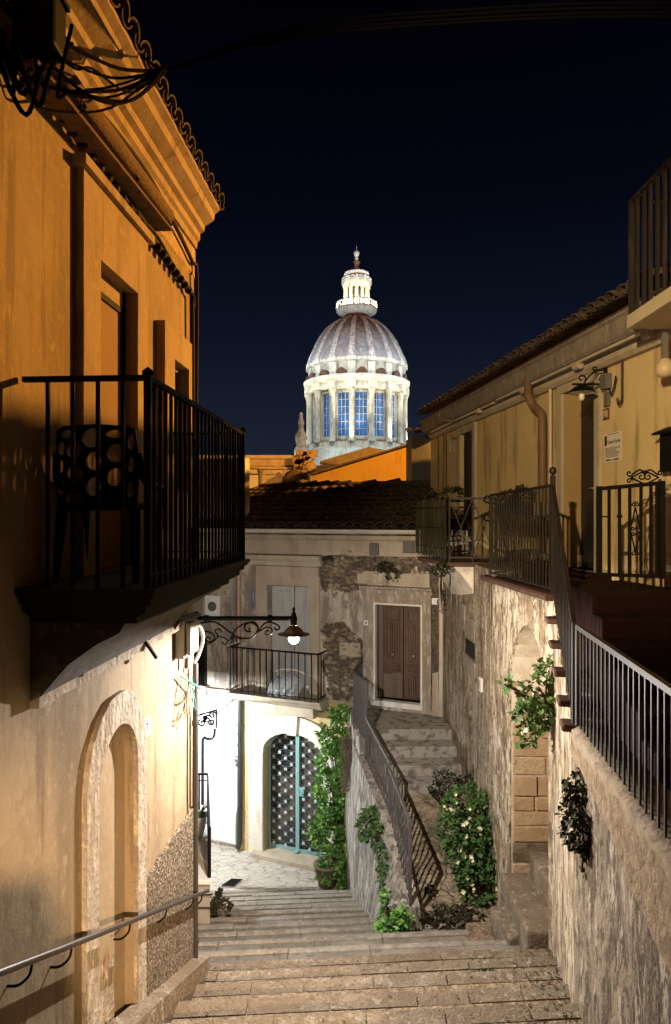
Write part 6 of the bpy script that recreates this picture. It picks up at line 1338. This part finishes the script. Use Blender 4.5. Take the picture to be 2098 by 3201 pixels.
m = MB(); c = W(706, 1150, 24.8); m.add([c+Vector((r*math.cos(a), y, r*math.sin(a))) for y in (0, .3) for r in (.55, .32) for a in [math.pi*i/10 for i in range(11)]],
  [(i, i+1, 12+i, 11+i) for i in range(10)]+[(22+i, 23+i, 34+i, 33+i) for i in range(10)]+[(i, i+1, 23+i, 22+i) for i in range(10)]+[(11+i, 12+i, 34+i, 33+i) for i in range(10)]); m.build('arch_moulding', limestone, tq)
m = MB(); a = W(590, 1098, 25.94); m.box(a.x-.22, a.x+.22, 25.9, 26, a.z-.05, a.z+.16); m.box(a.x-.16, a.x+.16, 25.93, 26, a.z-1.4, a.z-.1); m.build('blind_window', limestone, cf)
m = MB()
R = random.Random(12)
for i in range(16):
    c = W(R.uniform(690, 732), R.uniform(1052, 1078), 25.7); s = R.uniform(.08, .2); m.box(c.x-s, c.x+s, c.y-.12, c.y+.12, c.z-s*.7, c.z+s*.7)
m.build('broken_parapet', church_wall_mat, cf, bevel=.04)
m = MB(); m.tube([W(605, 1160, 22), W(605, 1098, 22)], .055, 8); m.lathe([(0, -.08), (.09, -.05), (.1, .05), (0, .1)], W(605, 1096, 22), 10)
m.build('roof_post', dk_box, label='thin dark post with a round knob rising before the orange lit building', cat='post')
m = MB(); m.tube(smooth([W(712, 1060, 25.4), W(702, 1085, 25.4), W(694, 1120, 25.4)], 4), .025, 5); m.tube([W(560, 1089, 25.3), W(640, 1091, 25.3), W(716, 1090, 25.3)], .02, 5); m.build('facade_cables', cable_mat, label='dark cables slung across the orange lit building', cat='cable')
tg = thing('dark_grey_tower', (1.9, 15.4, -1), 'unlit dark grey rendered house end between the ochre gable and the right hand house', 'house')
m = MB(); a, b = W(957, 1006, 15.2), W(1016, 1000, 15.2); m.box(a.x, b.x+.3, 15.2, 16.4, -2, a.z-.05); m.build('wall', dark_grey_wall, tg)
m = MB(); 
tile_row_roof(m, Vector((a.x-.02, 15.55, a.z+.10)), Vector((1, 0, 0)), Vector((0, -.45, -.12)), 5, 2, wid=.17, step=.2, jit=.03); m.build('roof_tiles', tile_mat, tg)

# the floodlit dome
DY = 90.0; K_ = DY/F; DX = (829-CU)*K_
def z(v): return (HZ-v)*K_
church = thing('domed_church', (DX, DY, z(1180)), 'floodlit white church dome with a columned drum and lantern against the night sky', 'church')
ctr = (DX, DY, 0); off = math.radians(-90-7.2); st = math.radians(22.5)
m = MB(); m.lathe([(7.3, z(1180)), (7.3, z(1078)), (7.05, z(1074)), (7.05, z(1056)), (7.2, z(1054)), (6.95, z(1049)), (6.7, z(1046)), (6.7, z(1038)), (6.0, z(1035))], ctr, 64); m.build('drum_base', dome_stone, church)
def arc(mb, r0, r1, z0, z1, a0, a1, n=6):
    vs = []; 
    for i in range(n+1):
        a = a0+(a1-a0)*i/n
        for (r, zz) in ((r0, z0), (r1, z0), (r1, z1), (r0, z1)): vs.append((DX+r*math.cos(a), DY+r*math.sin(a), zz))
    mb.add(vs, [(4*i+j, 4*i+(j+1) % 4, 4*i+4+(j+1) % 4, 4*i+4+j) for i in range(n) for j in range(4)]+[(0, 1, 2, 3), (4*n, 4*n+1, 4*n+2, 4*n+3)])
m = MB(); hw = math.radians(7.4)
for kk in range(16):
    a = off+kk*st; arc(m, 5.6, 6.1, z(1036), z(921), a-st/2+hw, a+st/2-hw)
    arc(m, 5.6, 6.1, z(929), z(921), a+st/2-hw, a+st/2+hw); arc(m, 5.6, 6.1, z(1036), z(1024), a+st/2-hw, a+st/2+hw)
m.build('drum_wall', dome_stone, church)
for kk in range(16):
    a = off+kk*st
    if math.sin(a) < .45:
        m = MB(); x, y = DX+6.5*math.cos(a), DY+6.5*math.sin(a)
        m.lathe([(.5, z(1037)), (.5, z(1034)), (.42, z(1032)), (.37, z(1030)), (.34, z(938)), (.40, z(936)), (.36, z(934)), (.46, z(926)), (.54, z(924)), (.54, z(921)), (0, z(921))], (x, y, 0), 14); m.build('column', dome_stone, church)
    aw_ = a+st/2
    if math.sin(aw_) < .45:
        m = MB(); arc(m, 5.74, 5.78, z(1025), z(928), aw_-hw, aw_+hw); wn = m.build('window', blue_pane, church)
        m = MB()
        for q in (-.33, .33): arc(m, 5.79, 5.86, z(1025), z(928), aw_+hw*q-.006, aw_+hw*q+.006, 1)
        for q in range(1, 6): arc(m, 5.79, 5.85, z(1025-97*q/6)-.035, z(1025-97*q/6)+.035, aw_-hw, aw_+hw, 4)
        m.build('glazing_bars', dome_stone, wn)
m = MB(); m.lathe([(5.9, z(922)), (6.85, z(922)), (6.85, z(917)), (6.7, z(916)), (6.7, z(907)), (6.95, z(905)), (7.1, z(901)), (7.15, z(897)), (7.2, z(893)), (7.0, z(891)), (6.1, z(889))], ctr, 64); m.build('cornice', dome_stone, church)
for kk in range(16):
    a = off+kk*st
    if math.sin(a) > .45: continue
    m = MB(); arc(m, 6.6, 7.08, z(921), z(905), a-.085, a+.085, 2); m.build('entablature_block', dome_stone, church)
m = MB(); m.lathe([(6.2, z(892)), (6.2, z(862)), (6.5, z(861)), (6.68, z(857)), (6.7, z(854)), (6.5, z(852)), (6.2, z(850))], ctr, 64); m.build('attic', dome_stone, church)
for kk in range(16):
    a = off+kk*st
    if math.sin(a) > .45: continue
    m = MB(); arc(m, 6.15, 6.55, z(890), z(862), a-.075, a+.075, 2); arc(m, 6.4, 6.88, z(862), z(853), a-.085, a+.085, 2); m.build('attic_pilaster', dome_stone, church)
for kk in range(16):
    aw_ = off+kk*st+st/2
    if math.sin(aw_) > .3: continue
    m = MB(); n = 12; vs = []
    for r in (6.15, 6.85):
        for i in range(n+1):
            q = -1+2*i/n; a = aw_+q*.105; vs.append((DX+r*math.cos(a), DY+r*math.sin(a), z(890)+.72*math.cos(q*math.pi/2)**.5))
        for i in range(n+1):
            q = 1-2*i/n; a = aw_+q*.105; vs.append((DX+r*math.cos(a), DY+r*math.sin(a), z(892)))
    N2 = 2*n+2; m.add(vs, [(i, (i+1) % N2, (i+1) % N2+N2, i+N2) for i in range(N2)]+[tuple(range(N2)), tuple(range(N2, 2*N2))]); m.build('pediment', rust_ped, church)
sh_ = [(114, 853), (113, 848), (111, 842), (107.5, 834), (103, 825), (97, 811), (90, 797), (81, 783), (71, 770), (60, 760.5), (49, 753), (38, 747.5), (29, 744), (20, 742)]
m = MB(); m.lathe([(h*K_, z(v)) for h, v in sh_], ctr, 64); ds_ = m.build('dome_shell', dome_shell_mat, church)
for kk in range(16):
    a = off+kk*st
    if math.sin(a) > .5: continue
    m = MB(); vs = []
    for i, (h, v) in enumerate(sh_[:-1]):
        r = h*K_; w = .36*(.35+.65*h/114)
        h0, v0 = sh_[max(0, i-1)]; h1, v1 = sh_[min(len(sh_)-1, i+1)]; nx_, nz = (v0-v1), (h0-h1); l = math.hypot(nx_, nz) or 1; nx_, nz = nx_/l, nz/l
        for (du, dh) in ((-w, -.1), (-w, .13), (-w*.3, .2), (w*.3, .2), (w, .13), (w, -.1)):
            rr_ = r+dh*nx_; vs.append((DX+rr_*math.cos(a)-du*math.sin(a), DY+rr_*math.sin(a)+du*math.cos(a), z(v)+dh*nz))
    nn = len(sh_)-1
    m.add(vs, [(6*i+j, 6*i+j+1, 6*i+7+j, 6*i+6+j) for i in range(nn-1) for j in range(5)]); m.build('rib', dome_rib_mat, ds_)
lan = MB(); lan.lathe([(1.62, z(746)), (1.60, z(734)), (2.0, z(732)), (2.5, z(728)), (2.66, z(724)), (2.7, z(721)), (2.7, z(719)), (1.2, z(719))], ctr, 40); ln = lan.build('lantern_gallery', dome_stone, church)
m = MB(); m.lathe([(1.64, z(747)), (1.63, z(735))], ctr, 40); m.build('neck', copper, ln)
m = MB(); m.lathe([(2.60, z(707)), (2.68, z(707)), (2.70, z(704.5)), (2.60, z(704.5)), (2.60, z(707))], ctr, 40)
for kk in range(40):
    a = kk*math.pi/20; m.tube([(DX+2.65*math.cos(a), DY+2.65*math.sin(a), z(720)), (DX+2.65*math.cos(a), DY+2.65*math.sin(a), z(706))], .05, 4)
m.build('parapet', dome_stone, ln)
lb = MB(); lb.lathe([(1.22, z(720)), (1.22, z(669))], ctr, 32); lt = lb.build('lantern', M('dark_lantern_core', (.06, .055, .045)), church)
for kk in range(12):
    a = off+.1+kk*math.pi/6
    m = MB(); m.lathe([(.32, z(720)), (.32, z(716)), (.24, z(714)), (.21, z(676)), (.28, z(673)), (.32, z(669))], (DX+1.50*math.cos(a), DY+1.50*math.sin(a), 0), 10); m.build('lantern_column', dome_stone, lt)
m = MB(); m.lathe([(1.2, z(671)), (1.78, z(671)), (1.80, z(667)), (1.9, z(664)), (1.97, z(660)), (1.97, z(655)), (1.6, z(653)), (1.3, z(650))], ctr, 40); m.build('lantern_cornice', dome_stone, lt)
m = MB()
for kk in range(20):
    a = kk*math.pi/10; m.lathe([(0, -.16), (.2, -.1), (.26, 0), (.2, .12), (0, .2)], (DX+1.72*math.cos(a), DY+1.72*math.sin(a), z(651)), 8)
m.build('scalloped_ring', dome_stone, lt)
m = MB(); m.lathe([(1.3, z(651)), (1.2, z(641)), (1.25, z(638)), (.75, z(634)), (.42, z(628)), (.3, z(621)), (.24, z(617)), (.45, z(612)), (.5, z(609)), (.2, z(606))], ctr, 28); m.build('lantern_cap', copper, lt)
m = MB(); m.lathe([(1.3, z(642)), (1.6, z(641)), (1.66, z(638)), (1.6, z(635.5)), (1.0, z(634))], ctr, 40); m.build('crown_ring', dome_stone, lt)
m = MB(); m.lathe([(.12, z(607)), (.28, z(602)), (.1, z(598)), (.28, z(595)), (.4, z(589)), (.30, z(584)), (.1, z(581)), (.06, z(579)), (.03, z(572)), (0, z(571))], ctr, 18); m.build('finial', white_stone, lt)
m = MB(); R = random.Random(6); c0 = Vector(((700-CU)/F*85, 85, 0)); zz_ = lambda v: (HZ-v)/F*85
m.lathe([(.9, zz_(1090)), (.85, zz_(1045)), (.55, zz_(1035)), (.75, zz_(1020)), (.7, zz_(1010)), (.35, zz_(1000)), (.3, zz_(990)), (.42, zz_(984)), (.28, zz_(975)), (.2, zz_(969)), (.24, zz_(965)), (.15, zz_(960)), (0, zz_(958))], c0, 14); m.build('corner_pinnacle', M('warm_pinnacle_stone', (.33, .22, .14), [('noise', 2, I3, .45, .6, (.2, .13, .08), .8)], bumps=[('noise', 2, I3, .8, .3)]), church)

for o in church.children_recursive:
    if o.name.split('.')[0] in ('drum_base', 'drum_wall', 'column', 'window', 'glazing_bars', 'cornice', 'entablature_block', 'attic', 'attic_pilaster', 'pediment'):
        for v in o.data.vertices: v.co.x = DX+(v.co.x-DX)*.965; v.co.y = DY+(v.co.y-DY)*.965

# ================================================================ person on the steps, behind the viewpoint
def skin_mesh(name, nodes, edges, mat_, parent, sub=2, **kw):
    me = bpy.data.meshes.new(name); bm = bmesh.new(); lay = bm.verts.layers.skin.verify(); vs = []
    for i, (p, r) in enumerate(nodes):
        v = bm.verts.new(p); v[lay].radius = (r, r) if not isinstance(r, tuple) else r; v[lay].use_root = (i == 0); vs.append(v)
    for a, b in edges: bm.edges.new((vs[a], vs[b]))
    bm.to_mesh(me); bm.free(); me.materials.append(mat_)
    o = bpy.data.objects.new(name, me); COL.objects.link(o)
    if parent: par(o, parent)
    sk = o.modifiers.new('skin', 'SKIN'); sk.use_smooth_shade = True
    sb = o.modifiers.new('sub', 'SUBSURF'); sb.levels = sub; sb.render_levels = sub
    return tag(o, **kw)
pe = thing('person', (.66, -.62, -1.76), 'person in a dark top standing behind the viewpoint, casting the shadow on the left wall', 'person')
x, y, g0 = .61, -.62, -1.74
skin = M('skin_tone', (.36, .21, .14), rough=.5); dark_cl = M('dark_knit_top', (.014, .012, .011), [('noise', 18, I3, .5, .65, (.03, .024, .02), .6)], bumps=[('noise', 9, I3, .6, .03)]); trous = M('dark_trousers', (.012, .013, .017)); hairm = M('dark_hair', (.012, .009, .007), rough=.6)
N0 = [((x, y, g0+.95), .13), ((x, y, g0+1.15), .125), ((x, y, g0+1.33), .11), ((x-.01, y-.005, g0+1.43), .06), ((x-.05, y+.01, g0+1.52), .052), ((x-.07, y+.02, g0+1.60), .085), ((x-.075, y+.015, g0+1.67), .075),
      ((x+.17, y, g0+1.36), .05), ((x+.31, y-.03, g0+1.08), .04), ((x+.36, y+.05, g0+.84), .03), ((x+.37, y+.08, g0+.78), .026),
      ((x-.155, y, g0+1.38), .055), ((x-.185, y+.05, g0+1.10), .042), ((x-.14, y+.24, g0+.99), .03), ((x-.13, y+.30, g0+.98), .026),
      ((x+.09, y, g0+.88), .09), ((x+.10, y+.06, g0+.5), .06), ((x+.10, y-.02, g0+.10), .042), ((x+.10, y+.14, g0+.04), .035),
      ((x-.09, y, g0+.88), .09), ((x-.10, y+.04, g0+.5), .06), ((x-.10, y-.02, g0+.10), .042), ((x-.10, y+.14, g0+.04), .035), ((x-.07, y+.115, g0+1.585), .014)]
E0 = [(0, 1), (1, 2), (2, 3), (3, 4), (4, 5), (5, 6), (2, 7), (7, 8), (8, 9), (9, 10), (2, 11), (11, 12), (12, 13), (13, 14), (0, 15), (15, 16), (16, 17), (17, 18), (0, 19), (19, 20), (20, 21), (21, 22), (5, 23)]
for hb, sg, dr in ((10, 1, Vector((.10, .25, -.9)).normalized()), (14, -1, Vector((.0, .9, -.35)).normalized())):
    b_ = Vector(N0[hb][0]); side = dr.cross(Vector((0, 1, 0) if abs(dr.y) < .5 else (0, 0, 1))).normalized()
    for i, L in enumerate((.075, .085, .08, .065)):
        o_ = side*((i-1.5)*.02); n_ = len(N0); k1 = b_+dr*.045+o_; k2 = k1+dr*L*.5+Vector((0, .01, 0)); k3 = k2+dr*L*.45+Vector((0, .018, -.004))
        N0 += [(tuple(k1), .0095), (tuple(k2), .0085), (tuple(k3), .0075)]; E0 += [(hb, n_), (n_, n_+1), (n_+1, n_+2)]
    n_ = len(N0); k1 = b_+side*(-.032*1)+dr*.012+Vector((0, .012, 0)); k2 = k1+dr*.04-side*.012
    N0 += [(tuple(k1), .010), (tuple(k2), .009)]; E0 += [(hb, n_), (n_, n_+1)]
skin_mesh('body', N0, E0, skin, pe)
top_n = [((x, y, g0+.62), .17), ((x, y, g0+.86), .17), ((x, y, g0+1.10), .165), ((x, y-.005, g0+1.32), .15), ((x-.01, y-.01, g0+1.46), .07),
         ((x+.19, y, g0+1.355), .085), ((x+.31, y-.03, g0+1.08), .06), ((x+.36, y+.05, g0+.82), .045),
         ((x-.165, y, g0+1.355), .07), ((x-.185, y+.05, g0+1.10), .058), ((x-.145, y+.23, g0+1.0), .042)]
skin_mesh('top', top_n, [(0, 1), (1, 2), (2, 3), (3, 4), (3, 5), (5, 6), (6, 7), (3, 8), (8, 9), (9, 10)], dark_cl, pe)
skin_mesh('trousers', [((x, y, g0+.95), .14), ((x+.09, y, g0+.86), .105), ((x+.10, y+.06, g0+.5), .08), ((x+.10, y-.02, g0+.12), .065), ((x-.09, y, g0+.86), .105), ((x-.10, y+.04, g0+.5), .08), ((x-.10, y-.02, g0+.12), .065)], [(0, 1), (1, 2), (2, 3), (0, 4), (4, 5), (5, 6)], trous, pe)
skin_mesh('hair', [((x-.06, y-.03, g0+1.54), .06), ((x-.07, y-.02, g0+1.64), .098), ((x-.075, y+.01, g0+1.72), .075)], [(0, 1), (1, 2)], hairm, pe)
for dx, yy, zz2 in ((.10, y+.03, g0), (-.10, y+.03, g0)):
    skin_mesh('shoe', [((x+dx, yy-.08, zz2+.05), .045), ((x+dx, yy+.06, zz2+.04), .045), ((x+dx, yy+.15, zz2+.03), .03)], [(0, 1), (1, 2)], trous, pe)
# ================================================================ light
def light(name, typ, loc, power, col, size=.05, target=None, spot=None, blend=.3):
    l = bpy.data.lights.new(name, typ); l.energy = power; l.color = col; l.shadow_soft_size = size
    o = bpy.data.objects.new(name, l); COL.objects.link(o); o.location = loc
    if typ == 'SPOT': l.spot_size = math.radians(spot or 90); l.spot_blend = blend
    if target is not None: o.rotation_euler = (Vector(target)-Vector(loc)).to_track_quat('-Z', 'Y').to_euler()
    return o
light('street_lamp_light', 'POINT', (LX, LY, -1.134), 900, (1.0, .91, .82), .014)
light('unseen_floodlight_beam', 'SPOT', FLP+FLD*.05, 5200, (1.0, .66, .36), .05, FLP+FLD*5, 33, .7)
light('added_house_floodlight', 'SPOT', FLP2+FLD2*.05, 2300, (1.0, .73, .38), .06, FLP2+FLD2*5, 42, .8)
light('sodium_lamp', 'POINT', (8.2, 13.0, 4.42), 13000, (1.0, .43, .07), .12)
light('alley_lamp', 'POINT', (-1.2, 17.4, -1.6), 230, (1.0, .56, .14), .2)
light('church_square_lamp', 'POINT', (-3.5, 23, -1.5), 520, (1.0, .50, .14), .2)
for i in range(8):
    a = off+2*i*st
    if math.sin(a) > .5: continue
    light('column_uplight', 'SPOT', (DX+8.1*math.cos(a), DY+8.1*math.sin(a), z(1054)), 2600, (1.0, .93, .72), .15, (DX+6.6*math.cos(a), DY+6.6*math.sin(a), z(975)), 62, .6)
for i in range(7):
    a = math.radians(-175+28*i)
    light('drum_floodlight', 'POINT', (DX+11*math.cos(a), DY+11*math.sin(a), z(1090)), 680, (.76, .96, 1.0), .4)
for i in range(8):
    a = math.radians(-178+25*i)
    light('dome_floodlight', 'POINT', (DX+10.5*math.cos(a), DY+10.5*math.sin(a), z(850)), 800, (.80, .90, 1.0), .2)
    light('cornice_light', 'POINT', (DX+8.4*math.cos(a), DY+8.4*math.sin(a), z(916)), 190, (1.0, .92, .62), .1)
for i in range(6):
    a = math.radians(-165+30*i)
    light('lantern_light', 'POINT', (DX+2.35*math.cos(a), DY+2.35*math.sin(a), z(714)), 420, (1.0, .92, .60), .1)
light('dome_warm_light', 'POINT', (DX-2, DY-14, z(720)), 900, (1.0, .42, .14), .5)
for i in range(5):
    a = math.radians(-160+35*i); light('lantern_cap_light', 'POINT', (DX+2.6*math.cos(a), DY+2.6*math.sin(a), z(646)), 55, (.9, .95, 1.0), .1)
light('finial_light', 'POINT', (DX+.6, DY-2.2, z(612)), 60, (.95, .95, 1.0), .1)
# ================================================================ sky
w = bpy.data.worlds.new('World'); sc.world = w; w.use_nodes = True
nt = w.node_tree; N = nt.nodes; bg = N['Background']
tc = N.new('ShaderNodeTexCoord'); sp_ = N.new('ShaderNodeSeparateXYZ'); nt.links.new(tc.outputs['Generated'], sp_.inputs[0])
cr = N.new('ShaderNodeValToRGB'); nt.links.new(sp_.outputs[2], cr.inputs[0])
e = cr.color_ramp.elements; e[0].position = 0.0; e[0].color = (.0185, .0225, .036, 1); e[1].position = .62; e[1].color = (.0004, .0004, .0012, 1)
for p_, c_ in ((.10, (.0097, .0138, .0268)), (.25, (.0037, .0058, .0138)), (.42, (.0011, .0017, .0050))):
    x = cr.color_ramp.elements.new(p_); x.color = (*c_, 1)
nt.links.new(cr.outputs[0], bg.inputs[0]); bg.inputs[1].default_value = .92
# ================================================================ camera
cd = bpy.data.cameras.new('camera'); cam = bpy.data.objects.new('camera', cd); COL.objects.link(cam)
cd.sensor_fit = 'VERTICAL'; cd.sensor_height = 36; cd.lens = F/2380*36; cd.shift_y = -10/2380*-1
cam.location = (0, 0, 0); cam.rotation_euler = (math.pi/2, 0, 0); cd.clip_end = 1500; cd.clip_start = .05
sc.camera = cam
sc.view_settings.view_transform = 'Standard'; sc.view_settings.look = 'None'; sc.view_settings.exposure = .22; sc.view_settings.gamma = 1
try: sc.cycles.max_bounces = 6; sc.cycles.sample_clamp_indirect = 4
except Exception: pass
